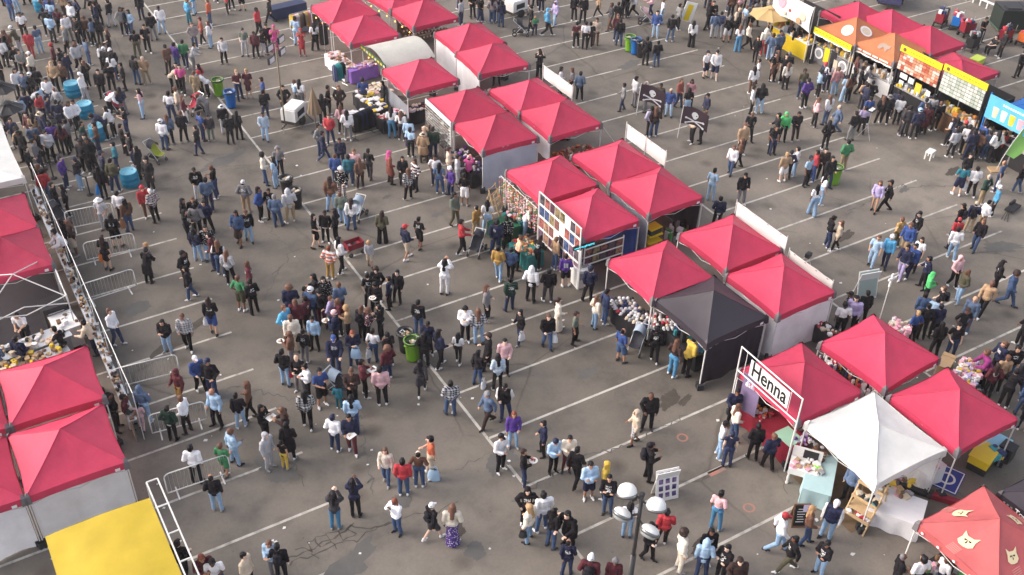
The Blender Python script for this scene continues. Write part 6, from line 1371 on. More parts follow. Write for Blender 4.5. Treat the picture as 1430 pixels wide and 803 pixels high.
# feather flag
P = G(1391, 238); t = thing('feather_flag', 'tall lime green feather flag on a white pole at the right edge', 'flag', P, -.5); q = MB()
W_ = lambda v: .30+.62*math.sin(PI*min(1,v*1.05+.12))
q.grid(lambda u, v: (.15+.85*v+W_(v)*u, .05*math.sin(u*4), .95+2.6*v-.25*u), 10, 14); q.build('flag_cloth', GREENF, t, True)
pts = [(0,0,0),(.10,0,.7),(.35,0,1.6),(.75,0,2.7),(1.1,0,3.6)]; q = MB(); [q.tube(a, b, .02, n=6) for a, b in zip(pts, pts[1:])]; q.build('pole', LEGM, t); MB().box((0,0,.04), (.75,.55,.08)).build('base_plate', GOODC['tan'], t); MB().lathe([(.26,0),(.2,.012),(.001,.014)], (1.15,-.06,2.9), 16, mtx=Matrix.Rotation(PI/2,4,'X')).build('flag_badge', GOODC['white'], t)
# dumpster, carts, fence at the top right
t = thing('dumpster', 'large black waste skip with lids at the top right', 'dumpster', G(1418,40), -.5); q = MB(); q.box((0,0,.85), (3.0,1.5,1.2)); q.build('container', DUMP, t)
for s in (-.75,.75): MB().box((s,0,1.50), (1.46,1.56,.07)).build('lid', BLK, t); MB().box((s,-.3,1.57), (.9,.6,.06)).build('lid_rib', BLK, t)
MB().box((0,0,.22), (3.1,1.6,.06)).build('base_frame', M_('green_steel', (.06,.12,.08), .6, .15), t); [MB().lathe([(.001,-.04),(.11,-.04),(.11,.04),(.001,.04)], (sx*1.3,sy*.6,.11), 10, mtx=Matrix.Rotation(PI/2,4,'X')).build('wheel', BLK, t) for sx in (-1,1) for sy in (-1,1)]
def cart(px, py, label, m, rz, sd):
    t = thing('supply_cart', label, 'cart', G(px, py), rz, 'loaded supply carts behind the food row'); MB().box((0,0,.3), (.95,.6,.06)).build('deck', BLK, t); MB().box((0,0,.62), (.85,.5,.55)).build('crate', m, t); [MB().tube((.5,s*.25,.3), (.6,s*.25,1.15), .018, n=6).build('handle', STEEL, t) for s in (-1,1)]
    for sx in (-.38,.38):
        for sy in (-.28,.28): MB().lathe([(.001,-.03),(.12,-.03),(.12,.03),(.001,.03)], (sx,sy,.13), 10, mtx=Matrix.Rotation(PI/2,4,'X')).build('wheel', BLK, t)
    goods('', (0,0,.9), .7, .45, 10, 'red black grey white navy', (.12,.3), h=(.1,.3), seed=sd, parent=t, name='load')
cart(1312, 36, 'red loaded cart behind the last food row canopy', REDP, .3, 61); cart(1333, 40, 'blue loaded cart next to the red one', BLUEB, .5, 62); cart(1348, 50, 'dark red loaded cart beside the sitting worker', REDP, -.2, 63); cart(1355, 70, 'black and grey cart of bags behind the red canopy', BLK, .2, 64); cart(1401, 60, 'red cart beside the standing worker', REDP, .1, 65); cart(1428, 63, 'small orange cart at the right edge', M_('orange_plastic', (.55,.12,.03), .5, .1), .1, 66)
tub(1363, 89, M_('lime_tub', (.5,.6,.08), .4, .08), 'yellow green tub on the asphalt behind the grey menu board', (.9,.6,.35), .2)
A, B = G(1349,0,.0), G(1397,20,.0); t = thing('kerb_rail', 'low white rail along the edge of the car park at the top right', 'rail', (A.x, A.y, 0), math.atan2(B.y-A.y, B.x-A.x)); L = (B-A).length; MB().box((L/2,0,.45), (L,.08,.10)).build('rail', WPOW, t); [MB().box((L*k/5,0,.2), (.08,.08,.4)).build('post', WPOW, t) for k in range(6)]
t = thing('parked_trailer', 'dark blue trailer cut by the top edge behind the red canopies', 'trailer', G(1242,4), -.9); MB().box((0,0,1.0), (1.5,2.6,1.2)).build('box_body', M_('indigo_paint', (.06,.06,.14), .4, .1), t); [MB().lathe([(.001,-.1),(.32,-.1),(.32,.1),(.001,.1)], (s*.75,0,.32), 14, mtx=Matrix.Rotation(PI/2,4,'Y')).build('wheel', BLK, t) for s in (-1,1)]; MB().box((0,0,.36), (1.4,2.7,.08)).build('chassis', BLK, t)
# ------------------------------------------------------------------ left food stalls
h = 1.53
xf = 2.30    # front line of the left row
def truss(y0, y1, z, label, w=.34):
    t = thing('truss_beam', label, 'truss', (xf, y0, z), -PI/2, 'white truss beams along the left stalls'); L = y0-y1
    for s in (-w/2, w/2): MB().box((L/2,s,0), (L,.045,.05)).build('chord', LEGM, t)
    n = max(2, int(L/1.1))
    for k in range(n+1): MB().box((L*k/n,0,0), (.04,w,.04)).build('rung', LEGM, t)
    for x in (.05, L-.05): MB().box((x,-w/2,-z/2), (.06,.06,z)).build('leg', LEGM, t)
truss(24.65, 20.0, 2.3, 'white ladder truss along the edge of the yellow tarp')
t = thing('counter_front', 'long narrow counter shelf with trays along the front of the left stalls', 'counter', (2.62, 46.5, 0), -PI/2); L = 17.5
MB().box((L/2,0,1.0), (L,.28,.04)).build('shelf', STEEL, t); MB().box((L/2,-.05,.5), (L,.04,1.0)).build('front_panel', M_('cream_panel', (.20,.15,.12), .6, .25, 1.5), t); goods('', (L/2,.02,1.02), L, .26, 200, 'cream tan brown grey brown black', (.06,.16), h=(.03,.16), seed=71, parent=t); [MB().tube((L*k/8,.2,0), (L*k/8,.2,2.2), .018, n=6).build('post', LEGM, t) for k in range(9)]; MB().tube((0,.2,2.2), (L,.2,2.2), .016, n=6).build('top_rail', WPOW, t)
# yellow tarp
t = thing('yellow_tarp', 'bright yellow tarp roof at the bottom beside the white truss', 'tarp roof', (xf-.25, 24.0, 0), -PI/2); Lx, Ly = 5.5, 3.05
q = MB(); q.grid(lambda u, v: (Lx*v, -Ly*u, 2.28+.07*math.sin(PI*u)+.10*v*math.sin(PI*u)+.03*mnoise.noise((u*4,v*6,2))), 20, 30); q.build('tarp_sheet', YELLOWC, t, True); q = MB(); q.grid(lambda u, v: (-.01-.02*v, -Ly*u, 2.28+.07*math.sin(PI*u)-.35*v), 16, 3); q.build('front_flap', YELLOWC, t, True); [MB().tube((x,-y,0), (x,-y,2.28), .025, n=6).build('leg', LEGM, t) for x in (.05,Lx-.05) for y in (.05,Ly-.05)]
for key in ('T33','T34'): pass
# open kitchen frame between the left canopies
kc = Vector((xf-1.75, 36.2+1.0, 0)); t = thing('open_canopy', 'white open canopy frame over the kitchen in the left row', 'canopy frame', kc, 0)
for x, y in ((-h,h),(-h,-h),(h,-h),(h,h)): MB().box((x,y,1.1), (.05,.05,2.2)).build('leg', LEGM, t)
q = MB()
for (x0_, y0_), (x1_, y1_) in (((-h,h),(-h,-h)),((-h,-h),(h,-h)),((h,-h),(h,h)),((h,h),(-h,h))):
    a, b = Vector((x0_,y0_,2.2)), Vector((x1_,y1_,2.2)); m0 = (a+b)/2; lo = Vector((0,0,-.38))
    for p, r_ in ((a, m0+lo), (a+lo, m0), (b, m0+lo), (b+lo, m0)): q.tube(p, r_, .022, n=6)
q.build('scissor_truss', LEGM, t); q = MB(); [q.tube((x,y,2.15), (0,0,2.75), .022, n=6) for x, y in ((-h,h),(-h,-h),(h,-h),(h,h))]; q.build('roof_rib', LEGM, t)
tag(MB().box((kc.x-1.2, kc.y+.4, .012), (5.4,10.4,.02)).build('kitchen_mat_and_shade', M_('dark_mat_and_shade', (.035,.03,.035), .8, .2, 3)), 'dark rubber mat with painted shade under the open kitchen of the left row', 'mat')  # oversized mat; its near-black colour also stands in for the interior shade
for P, w, d, z, lab, m, cols, n, sd in (((kc.x-.2,kc.y-2.1),2.9,.9,.9,'steel prep counter with buns and trays in the open kitchen',STEEL,'white cream tan black silver',60,72), ((kc.x-1.8,kc.y-2.0),1.2,.9,.9,'white prep table cut by the left edge',WPOW,'white silver tan',20,73), ((kc.x-.3,kc.y-3.0),2.6,.7,.85,'low griddle counter with food pans by the red canopy',BLK,'brown tan black yellow cream',50,74), ((kc.x+1.2,kc.y-1.4),.9,1.2,.95,'white work table at the front of the open kitchen',WPOW,'white white brown',8,75)):
    t = thing('kitchen_counter', lab, 'counter', (*P, 0), .12); MB().box((0,0,z/2), (w*.94,d*.9,z)).build('cabinet', m, t); MB().box((0,0,z+.02), (w,d,.04)).build('worktop', m if m is not BLK else STEEL, t); goods('', (0,0,z+.04), w*.9, d*.8, n, cols, (.08,.24), h=(.04,.18), seed=sd, parent=t, name='food')
t = thing('cooler_chest', 'pale blue white freezer chest at the left edge of the kitchen', 'freezer', (kc.x-2.6, kc.y-.6, 0), .12); MB().box((0,0,.45), (1.7,1.2,.9)).build('chest', M_('ice_white', (.60,.68,.74), .4, .04), t); MB().box((0,0,.94), (1.74,1.24,.08)).build('lid', M_('ice_white', (.60,.68,.74), .4, .04), t); MB().box((.3,-.63,.7), (.8,.02,.1)).build('badge', BLK, t)
t = thing('grill', 'black oven box on the kitchen counter under the frame corner', 'oven', (kc.x+1.0, kc.y-.4, 0), .1); MB().box((0,0,.65), (.9,.8,1.3)).build('body', BLK, t); MB().box((-.02,-.41,.75), (.7,.02,.6)).build('door', DWOOD, t); MB().box((0,-.45,1.08), (.6,.03,.03)).build('handle', STEEL, t)
# zone x y pose facing top bottom hair [scale] [B] | where
PPL = '''
D0 1212 438 r N hk tld xk | below the long white barrier
D0 1100 282 s N jw tk sk | leaning at the long white barrier
D0 1255 238 s N tgn sgn sbr 0.88 | at the end of the long white barrier
D0 1310 183 s NE hlb tld sbr | beside the child in green
D0 1165 885 p SE jm tk lgr | at the bottom edge, left of a pair
D0 1225 895 p S tw tdn sk | right one of the pair at the bottom edge
D0 1395 885 s E jbe tk sk | at the bottom edge with a dark pack
D0 1025 810 s N jk tk sk | against the yellow tarp's truss
D1 68 200 s SE Hlg tlg sk | beside the child in yellow trousers
D1 155 206 r N vk ty sk 0.8 | holding hands with an adult
D1 188 160 s N ck tk lk | tall, right of the child in yellow trousers
D1 432 104 r N jw tdd sn | looking away, right of the child in yellow
D1 530 112 q S sn tm sk | white trainers, holding a tray
D1 432 535 u N jc tbd lk | filming, left of two at the cracks
D1 548 468 u N hn tk lk | arms up, right of two at the cracks
D1 718 285 q S jbe/pl tdn lbr | behind the red sports jacket
D1 812 345 s N jr tdn sk | yellow sleeve, behind the photographer in white
D1 778 560 u SW hw tdn lgr | walking and holding a phone up
D1 898 300 s N tbr tdn xk | standing with a person in orange
D1 960 235 s W to tbe sk | beside a white bag on the ground
D1 970 600 W NE jk sc cw B | bending by the patterned long skirt
D1 1078 625 s N scr Kpu/cm lbr | long hair, alone on the asphalt
D1 100 805 p S hlb tg sbr | bottom edge, facing a dark coated companion
D1 140 825 s N jk tk sk B | bottom edge with a dark backpack
D1 1345 212 p SE jw tk ck | standing on the white spine line
D2 45 295 e E jk tdd sdb | holding a round white plate
D2 205 225 p SE hlb tk nn | by the person in cream jersey
D2 278 222 p S jcr lm sk | looking down, pale jersey
D2 330 296 w NE jk tk sk | striding right in the middle aisle
D2 402 370 c S hlb sn sk | long pale sleeves, white trainers
D2 488 362 s W Hy tk sk | yellow, behind the person in black and blue
D2 508 455 c S jk tdn sk | arms folded, by the lamp heads
D2 728 262 p E hk tk sk B | carrying a pack near the sandwich board
D2 1100 542 s NE tp tbd sk | alone beside an orange ring
D2 612 580 s N tw tld lk | behind the left white lamp head
D2 728 705 q SE jk tk sk | white trainers, behind the low lamp head
D2 808 625 s N hr tdb sk | red back beside the right lamp head
D2 905 765 s E hcr tcr adb | all in cream, red trainers
D2 1045 735 s S jk tdd lk | next to the person all in cream
D2 1022 815 s N Hlb tdd sk | pale hood, bottom edge of the aisle
D2 1128 820 c SW hk tk sk | bottom edge, right of the pale hood
D2 1205 900 s S jdb tk ldb | bottom edge, brown hair, cropped by the frame
D2 58 505 s S Hk tk sk | left in the lamp huddle
D2 150 545 s N hw tdn bk | white back with hair in a bun
D2 72 605 s NW scr tld lbl | fair hair and a small black bag
D2 188 642 e NE jk tdn lk | reaching up in the huddle under the lamp
D2 295 625 l SW ck tk lk | stooping in black in the lamp huddle
D2 288 800 s N hn tdd xk | navy back below the lamp huddle
D2 395 900 s N jm tk cw B | bottom edge, white cap and red pack
D2 528 900 s S jm tk ng | bottom edge, left of the lamp mast
D2 1168 188 s N vn tdd cn | white sleeves, left of the henna tent
D2 1118 135 s E tw tld sk | half hidden behind the navy vest
D2 1312 155 s N hk tk sk | at the henna table, facing in
D2 1392 205 s N jn tk sbr | rightmost customer of the henna table
D2 658 68 q W Hbe sg/pl sbr | behind the white bearded one
D3 42 660 w E hw tld cr | red cap, striding right
D3 108 772 w W hk tol sk | long stride, bottom right aisle
D3 210 622 q E sbr tdn lbl | reaching towards the white capped companion
D3 322 590 s SW jn tld cw | beside the wooden display rack
D3 285 790 c SW hk tld ck | bottom right, below the white cap
D3 440 385 s SW hgb tk sbr | vendor under the white canopy
D3 690 880 s E jk tk xg | bottom edge beside the printed canopy
D3 800 900 s N tw tk sk | bottom edge, under the coral canopy
D3 930 880 s W tw tn sk | under the front of the coral canopy
C0 658 322 s E jw tdd sbr | alone left by the fence, navy sleeves
C0 935 365 p S hk tld/cm lk | patterned jeans, left one of two walking down
C0 1052 348 q S jg/pl tk cbr | right one of two walkers
C0 1190 268 q N hk sb ldb | walking away with a white bag
C0 1120 582 q SE jb tk cw | with a companion in black
C0 1188 605 s S jk tdd cn | beside the royal blue jacket
C0 1215 775 s SW hlb tk xbr | hood down, near the white barriers
C0 1348 782 s N hk tld ck | hugging a companion near the barriers
C0 1397 738 s W Hbr lk sbr | embraced by the black hoodie
C0 1008 655 q SW Hm tmu sk | maroon robe, stepping left by barriers
C0 1052 808 r W jw tk sbr | wide white wrap beside a dark green hoodie
C0 965 850 s N hdg tk sk | dark green back at the white barriers
C0 735 782 s E jm tlg sk | at the counter by the left fence
C0 790 795 s N tp/cm tp/cm sk 0.8 | child at the left counter
C0 820 762 s N Hgb tld sk | tallest at the left counter
C0 655 790 s E jk tk sk | darkest figure at the left counter
C0 165 330 R S tw tk sk | cook with a black apron in the kitchen
C0 150 470 s N jn tk sk | cook at the front counter of the kitchen
C0 20 515 s N jgb tk sk | cook cut by the left edge
C0 380 425 R W tk tk sk | cook bending at the kitchen griddle
C0 548 375 l W hbe tn sk | leaning over the fence top
C0 1345 135 s N tgn sol sbr | green back near the black tracksuit
C0 1415 152 s NW jk tk sk | tracksuit with a white stripe
Z4 240 545 s N cn tk abr | curly hair at the top of the big huddle
Z4 460 575 s NE jdn tdd nw | pale beanie in the big huddle
Z4 385 520 s E jn tk sk | behind the pale beanie in the big huddle
Z4 505 420 s W jk tk lk | upper left of two with long hair
Z4 625 425 s S jk/cm tk lk | long hair, top middle of the big huddle
Z4 765 500 s N jgb tm sbr | puffy back, top right of the huddle
Z4 570 590 s S jk tm nk | facing down between the long haired pair
Z4 180 765 o SE jtq tbr sbr | open bright jacket, left of the huddle
Z4 300 700 s S jm tk sbr | left of the huddle by the turquoise jacket
Z4 255 885 s S hcr tbe sbr | half hidden behind the lettered jacket
Z4 490 860 s S hlb tk sk | pale top in the middle huddle
Z4 400 640 s W jm tk sk | small figure between beanie and pale hoodie
Z4 660 650 s E hlv tgb sbr | lilac hood in the middle huddle
Z4 770 690 p W jm tk sbr | right of the lilac hood
Z4 735 830 e W jn tk np | pink beanie, holding a white plate
Z4 860 745 p W jtn tk abl | fair curls, right of the pink beanie
Z4 1005 745 p NE jc tk lbr B | long hair, holding food by the spine line
Z4 1215 745 p W hk tk sk | broad back at the spine line huddle
Z4 1150 500 e S jk tk nk | eating, behind the broad black back
Z4 1065 765 p E jm/cm tk abr | stooping with food near the white tee
Z4 1095 390 s N tk tk sk | bare shoulders, top of the spine huddle
Z4 1180 320 s S jk tk adb | top of the spine huddle beside bare shoulders
Z4 1305 405 s W jn tk sk | tall navy figure, top of spine huddle
Z4 1395 340 s SW jk tk sk | black pair, left one on spine line
Z5 1310 325 p NW hk tc sk | right end of the spine line huddle
Z5 1130 290 s N tw tdn sk | white back with a hanging carrier bag
Z5 160 545 s N hk tld sk | red bag in the left hand
Z5 325 600 e S hk tg xbr | leaning near the red bag carrier
Z5 232 330 e W jbr tg sbr | behind the bald black hoodie
Z5 368 285 s N jk tg sk | pale letter printed across the back
Z5 412 690 p SW sw lk bk | hair pinned up, in front of huddle
Z5 560 765 e SE tb sk sk | bright blue top holding a white cup
Z5 720 400 P S jn tdd cb | pushing the printed stroller
Z5 915 335 p S jn tdd lgr | ginger hair beside a pale blue bag
Z5 900 765 p S jdb tk cbr | mustard shirt under an open coat
Z5 752 800 s N htl ttl sk 0.7 | small child in teal
Z5 1035 655 e E hm tk sk | holding a white sheet of paper
Z5 1230 750 s N jp tk sk | pale pink back, looking away
Z5 1285 480 s NW jm tdd abr | fur hood, by the hanging carrier bag
C1 278 785 s N jk/pl tk lk | long hair, below the blue top
C1 540 800 s N hlb tdn lk | long dark hair, below the stroller
C1 50 850 p E jk tk lk | holding a tray with a friend
C1 170 868 p W jdb tk lbr | brown hair, sharing a tray
C1 895 270 s N jk tdn ck | broad back left of the two bins
C1 1150 305 p S jw tk nk | white baseball shirt, by plaid companion
C1 1225 318 s N jn/pl tld lbr | checked back next to white shirt
C1 1268 190 s E jg tk lbr | carrying a shoulder bag near the spine
C1 1275 460 s W ck tk cdb | by the carrier bag
C1 1112 428 q N tw lk lk 0.82 | child in loose white top
C1 1362 485 s S hp tk sk | pink, behind the checked jacket
C1 1222 552 s NE hk tdn lk | white carrier bag at the feet
C1 1330 580 s N jlb/pl tk lk | checked white and blue back
C1 1070 712 s N jn/pl tdn sk | alone on the spine line
C1 925 440 s N jk tk lk | left of the bin huddle, blue bag
C1 1010 445 s NE jn tk lk | right one at the lime bin
C1 940 375 s S jn tk ck | behind two others at the lime bin
C1 912 602 W N cc lk lk | walking away below the lime bin
C1 1280 772 w SW sgb tdb ng | walking with a companion
C1 1372 732 s S jk tdd ck | black jacket beside the purple grey top
D1 1412 85 s S jpu tld lgr | sunglasses, near the white spine line
C1 1400 132 s N hdg tdd sk | dark green back near photo rack
C2 25 318 q SW jk tdd lk | walking, left of white bag carrier
C2 172 338 q S hk tdn lbr | white carrier bag in the hand
C2 232 242 q E jcr Kcr pdb | cream all over, near the cap table
C2 322 315 s E tgg tk sdb | alone between cream figure and stain
C2 430 232 s NE jcr tld lbr | shawl and bags at the cap table
C2 490 202 s E jdd tdn sk | right next to the round cap table
C2 400 80 s N jn tk nn | near the picture rack's white cabinet
C2 578 418 s NE tb sdn xk | blue shirt behind a grey stroller
C2 765 418 s N jk tk nk | yellow belt bag, under the black canopy
C2 862 496 s NE tdb tbd lbr | white waist, under the black canopy
C2 940 492 R NE jy tk sk | yellow jacket under the black canopy
C2 728 790 s S hk tk xk | white bearded face near the wet stain
D2 152 130 s W jn tk sk | dark boots, above the pale jersey
C2 1185 765 s S jn tk sk | behind a cream sweater near henna tent
C2 1200 850 s E scr tdn lbr | long hair, at the henna tent corner
C2 1365 745 s S jk tk sk | henna artist at the back of the tent
C3 520 218 s N hk tk ck | behind the red cross tent
C3 432 205 s W jk/cm tk ck | upper visitor at the wall stall
C3 452 245 s SW jlv tk lk | lavender vest at the wall stall
C3 398 285 s N tw tk sk | lower visitor at the wall stall
C3 862 108 p E Hlm tk sk | neon green hood by a backpack wearer
C3 935 182 s W dk lk sbr B | black dress and bag, right of neon hood
C3 1056 88 s W jol tld lbr | broad, next to a pink hood
C3 1180 158 w SW jtn tk cbr | tan jacket, walking left at right edge
C3 1316 105 w SE jdn tdn adb | blue all over, striding right
C3 1398 335 s W jk tk sk | black uniform at the right edge
C3 832 225 s N jdn tdn sk | denim back in the flower table crowd
C3 898 245 s NE hlb tk sk | pale printed hood in flower table crowd
C3 1092 252 s SW sgb tdn xbr | bald, behind a black tee
C3 1050 302 s S tk tk cdb | facing down near the bald one
C3 1012 395 s S tk tdd sk | white shoulder stripes at the tent corner
C3 915 285 s N jn tk sk | right one at the flower table
C3 852 290 s N jk tk sk | middle one at the flower table
C3 798 320 s N tb tk sbl | fair haired at the flower table
C3 922 395 s N jk tk lk | half hidden behind the tent roof
C3 1318 515 s S jk tdn sk | white print, arm raised to the face
C3 1250 495 s W jn tk pbr | ponytail, by the plush toy table
C3 1185 560 l W smg tk sbr | magenta, bending at the plush toys
C3 1260 590 s N jtn tk sbr | light brown back at plush toy table
C3 1215 620 s N jm tk ldb | brown hair, behind the red canopy edge
C3 1385 595 s N jc tdd cm | red cap at the right edge
C3 1310 665 l NE jk tk sk | stooping beside the plush toy crowd
C3 1395 725 s N jdn tdn sbr | denim at the right edge, lowest
C3 1415 800 s N jk tk sk | dark, right of the storage tub tent
B0 1112 308 s S jk tlg ck | left one of three
B0 1168 372 s N jgb tn ck | middle one of three
B0 1205 303 p W tk tdd sbr | right one of the three talking
B0 1372 382 s N jg ttn cw | white cap, looking away
B0 1332 562 q S jdn kdb lk | denim jacket, walking with a companion
B0 1385 542 q S jk tld cbr | beside the person in a denim jacket
B0 1038 480 s E jk tk lk | upper left of the queue
B0 1050 548 s E jk tk lk | long hair, left side of the queue
B0 1102 520 s N hg tk sk | grey back in the queue
B0 1162 492 s S hn tk sk | navy hood, right side of the queue
B0 1088 470 s S jk tk lbr | top of the queue, facing down
B0 1110 655 s NE jn tld lk | light jeans in the lower queue
B0 1170 652 s S jk/cm tld sk | white print in the lower queue
B0 1232 732 s N tk tdn lbr | black tee at the queue end
B0 1202 692 s W jm tdd sk | between two in the lower queue
B0 1285 785 s N jlg/cm tk lbr | floral back at the queue tail
B0 1402 850 s W jm tk sbr | maroon, above the black tracksuit
B0 1038 790 s E jk tk sk | behind another black jacket, left aisle
B0 1072 860 q W jk tdn lk | white trainers, walking in the left aisle
B0 830 775 l N ck tk sk | pale collar, hugging by barriers
B0 845 738 s SW jg tk lbl | hugged by the dark coat
B0 605 702 s N dk lsk ldb | black dress and orange bag
B0 655 578 s N jk sk lk | black jacket beside a white hat
B0 590 482 s S tlg tlg hw | all pale by barriers
B0 432 615 s W jdb sbe lbr | brown, left among the barriers
B0 388 658 l SW hw tdg sk | stepping toward the left tents
B0 388 612 s W jk tk lk | black, beside the stepping white hoodie
B0 725 487 s NW jbr tdn lk | carrying a tan shoulder bag
B0 692 438 s N jw tk sk | white, behind the tan bag
B0 828 412 s SE hr tbr nr | red hood with white toy
B0 872 438 s NW jm/pl tk xw | plaid coat and pale hair
B0 842 258 s S ck tk lk | long dark coat below the barrel
B0 788 195 s W jk tk lk | right of the last blue barrel
B0 585 310 s N jk lk lk | facing the queue by the blue barrel
B0 650 272 s N jol tdd sk | carrying a bright blue bag
B0 598 225 s NE jn tk cn | left of the bright blue bag
B0 330 402 s E jk tdd sk | beside a stroller at the left tents
B0 392 402 s W jk tk lk | other side of the left stroller
B0 265 328 s NW hr tgb ck | bright red hood near rope posts
B0 375 250 s E jpu tdd sn | purple back by the rope posts
B0 455 255 s W jk tld cn | light jeans by the rope posts
B0 485 165 s S jk tk sk | black, upper rope posts
B0 745 115 s W jk tdd sk | holding a cup near the stroller
B0 250 290 s N jdb tk lbr | dark brown, left of the red hood
B1 45 232 s E scr tdn ak | cream top, facing braided friend
B1 105 246 s W tlb tld lk | long braids, left of the dark bins
B1 128 182 s S tg tk ag | grey curls above the braided one
B1 22 428 s E jb lk lk | blue jacket left of the bin group
B1 80 418 s S jk tk sk | mask, left of denim back
B1 115 462 s N jgb tdn sg | broad denim back at the bins
B1 190 438 s N Hlg tkh sk | pale hood by the dark bins
B1 370 104 w E jn tdd sk | walking right near the suit
B1 465 135 s S jn tn sk | dark suit and white shirt
B1 440 232 s N jb tdd sbr | blue back left of a teal hoodie
B1 515 238 s N htl tdn sk | teal back in the aisle
B1 575 252 s N jbr tdb lbr | brown, left of the black tee
B1 545 215 s S jp tg sbr | pale pink, behind the brown jacket
B1 622 198 q N tk tc sk | black tee walking away
B1 470 312 s S jk/cm tm/pl nw | white beanie, plaid trousers
B1 415 378 s N jbr tld ldb | long dark hair, brown back
B1 475 448 s N jgg tld sbr | grey green, behind the checked shirt
B1 525 482 s N jw/pl tdn ldb | checked shirt, pushing a white stroller
B1 735 222 s E crb tdb lhp | pink hair and rust wrap
B1 808 238 s S ck tk lk | long black coat, pale mask
B1 840 312 s N jk/pl tk lbr | checked back near the pink hair
B1 875 262 s SW jm/st tk ldb | striped sleeves beside checked back
B1 985 232 s S tw tdd sk | white shirt, near sunglasses tent
B1 1010 278 s N tgb tdn lk | denim overalls, dark hair
B1 1062 202 p E jbe tbe sdb | beige all over near sunglasses tent
B1 1110 242 s E hlg tlg sk | pale grey all over
B1 1170 232 u N jhp tk cp | at the white wall
B1 1150 348 s N tk sw sk | white shorts, by the white wall
B1 1075 295 s SW jpu tdd nw | purple with a white hood
B1 1092 458 q SE sgg tol sk | grey green, alone left of the mustard
B1 1215 515 q NW jmu tkh sk | large mustard jacket
B1 1275 498 s N tw tlb lk | white back beside the mustard jacket
B1 1130 612 P E hr tk sk | red hoodie pushing a small stroller
B1 1320 615 s N jn tdd sk | navy back near the white stroller
B1 1385 598 s N jk/cm tk sk | floral black at the bead stall
Z7 650 765 R E tpc tk bbr | bare peach back reaching right
B1 1335 758 s N jmu tld sk | mustard and black back, light jeans
B1 1398 755 s N jdn tk sk | denim back below the bead stall
B1 378 548 s S jk tk sk | tall black figure between two friends
B1 325 582 s E dk lsk lk | short black dress on the spine line
B1 438 548 s W jk tk lk | right of the tall black figure
B1 405 750 s N so/st tmu sgr | rainbow knit, mustard trousers
B1 465 718 q NE jw/pl tk lk | checked shirt beside the rainbow knit
B1 625 685 q S jlg sbe abl 0.8 | child beside the red wagon
B1 690 555 s N jol wk ldb | flared trousers, long hair
B1 828 642 q NE jn sbe cr | red cap and beige shorts
B1 898 585 q NE tk sk sk | black set, left of strolling red cap
C1 1035 42 u N hw tw lk | all in white, long black hair
B1 920 108 s N ctn tdb hbe | brimmed hat near the sunglasses tent
B1 975 78 s N jol tdd sk | dark olive back at sunglasses tent
B1 850 75 s N tlb tk sk | pale blue shirt above pink hair
B2 1188 172 q SW sw tdn sbr | white sweater beside a companion
B2 1232 135 q W jbr tk lbr | brown, behind the white sweater
B2 1075 318 s NE tlb tlb sk | pale blue all over, alone
B2 1242 335 s S hk tg ck | black print, behind the white banner
B2 1110 472 s N jn tk sk | between banner and red canopy
B2 275 795 s N jpu sk sk | purple jersey with three white bars
B2 82 880 s N Hw tk sk | white hooded back at picture rack
B2 178 880 s N jk tc sk | broad dark back at picture rack
Z7 735 395 l E jw tlb cw | bending at the bead stall
Z7 415 590 s N jn tn sk | slim navy figure at the bead stall
Z7 870 760 l NE jk tk ldb | stooping at the picture rack
Z7 1060 760 s NE jtn tdn sbr | right visitor of the picture rack
B3 30 62 s S tk tdd sk | cut group near flag holder, left
B3 85 214 s N jtn sw sbl B | tan top and white backpack
B3 112 198 s N jn tk sk | between the tan top and white hoodie
B3 150 178 s W hw tld sk | white hoodie by the dark flag group
B3 215 238 s SE tlb tk sn | pale blue tee by a red jacket
B3 252 205 s W hr tb sk | red hoodie beside the pale blue tee
B3 298 195 s S jdb tk sk | tall brown figure left of lime bin
B3 330 250 s S jk tdd lk | below the lime bin's left side
B3 420 148 s N jgn tkh sk | green jacket above the lime bin
B3 248 398 q N tw wld lk | wide light jeans, white top
B3 295 338 s E tw tld lk | beside the wide light jeans
B3 592 380 q SW jlv lsk lbr | lilac coat, strolling with companion
B3 650 380 w W jk tk ck | all black, beside lilac coat
B3 330 575 s E jk tdd sk | white scarf, hugging beige top
B3 380 598 s W jbe lk lbr | beige top and black leggings
B3 715 580 s NW jmu/cm tol sbr | black and yellow printed jacket
B3 812 552 s W jk tdn ck | black jacket beside yellow print
B3 755 625 q SW jb skh sbr | blue jacket and khaki shorts
B3 575 685 q SW tlb tlb sbr | pale blue shirt by the beanie
B3 650 690 q SW htq tn nw | white beanie, bag strap
B3 775 740 q SW jb tn sk | blue, behind the lilac trousers
B3 815 705 q SW tw tk lk | white tee, right of the lilac trousers
B3 738 750 q SW jn tlv sk | lilac trousers, dark top
B3 862 800 s W jn tk sk | long navy back above neon hood
B3 1025 795 s S Hp tk sk | pink hood carrying a child
B3 1245 830 s E jk tk lk | white tee, behind the tan jacket
B3 1052 290 s N ttl sn sk | teal tee and navy shorts
B3 1085 215 s S jk tdd sk | dark, above the teal tee
B3 1130 295 s N jw tk sk | white jacket, white trainers
B3 1182 345 s NW jdg tkh xg | dark green and khaki, grey hair
B3 1245 402 s W jtq tk nw | turquoise jacket, white beanie
B3 1268 265 s NW tdn tdd xbr | blue tee at the right edge
B3 1385 275 q NW jk tdn sk | black jacket at the right edge
B3 1118 495 s NE jn tkh cbe B | tan cap and strap
B3 1178 485 s E hw tkh sk | white arm reaching right
B3 1040 520 s NW jk tdd ck B | black pack, above the red jacket
B3 1145 595 q SW jk tdn lbr | carrying a child in red
B3 1020 585 s N hr tn cr | red hoodie by a white jacket
B3 1020 645 q N jw tld sk | white jacket below the red hoodie
Z1 150 230 s N tb tdn sk
Z1 205 160 s N tlb tlb sk
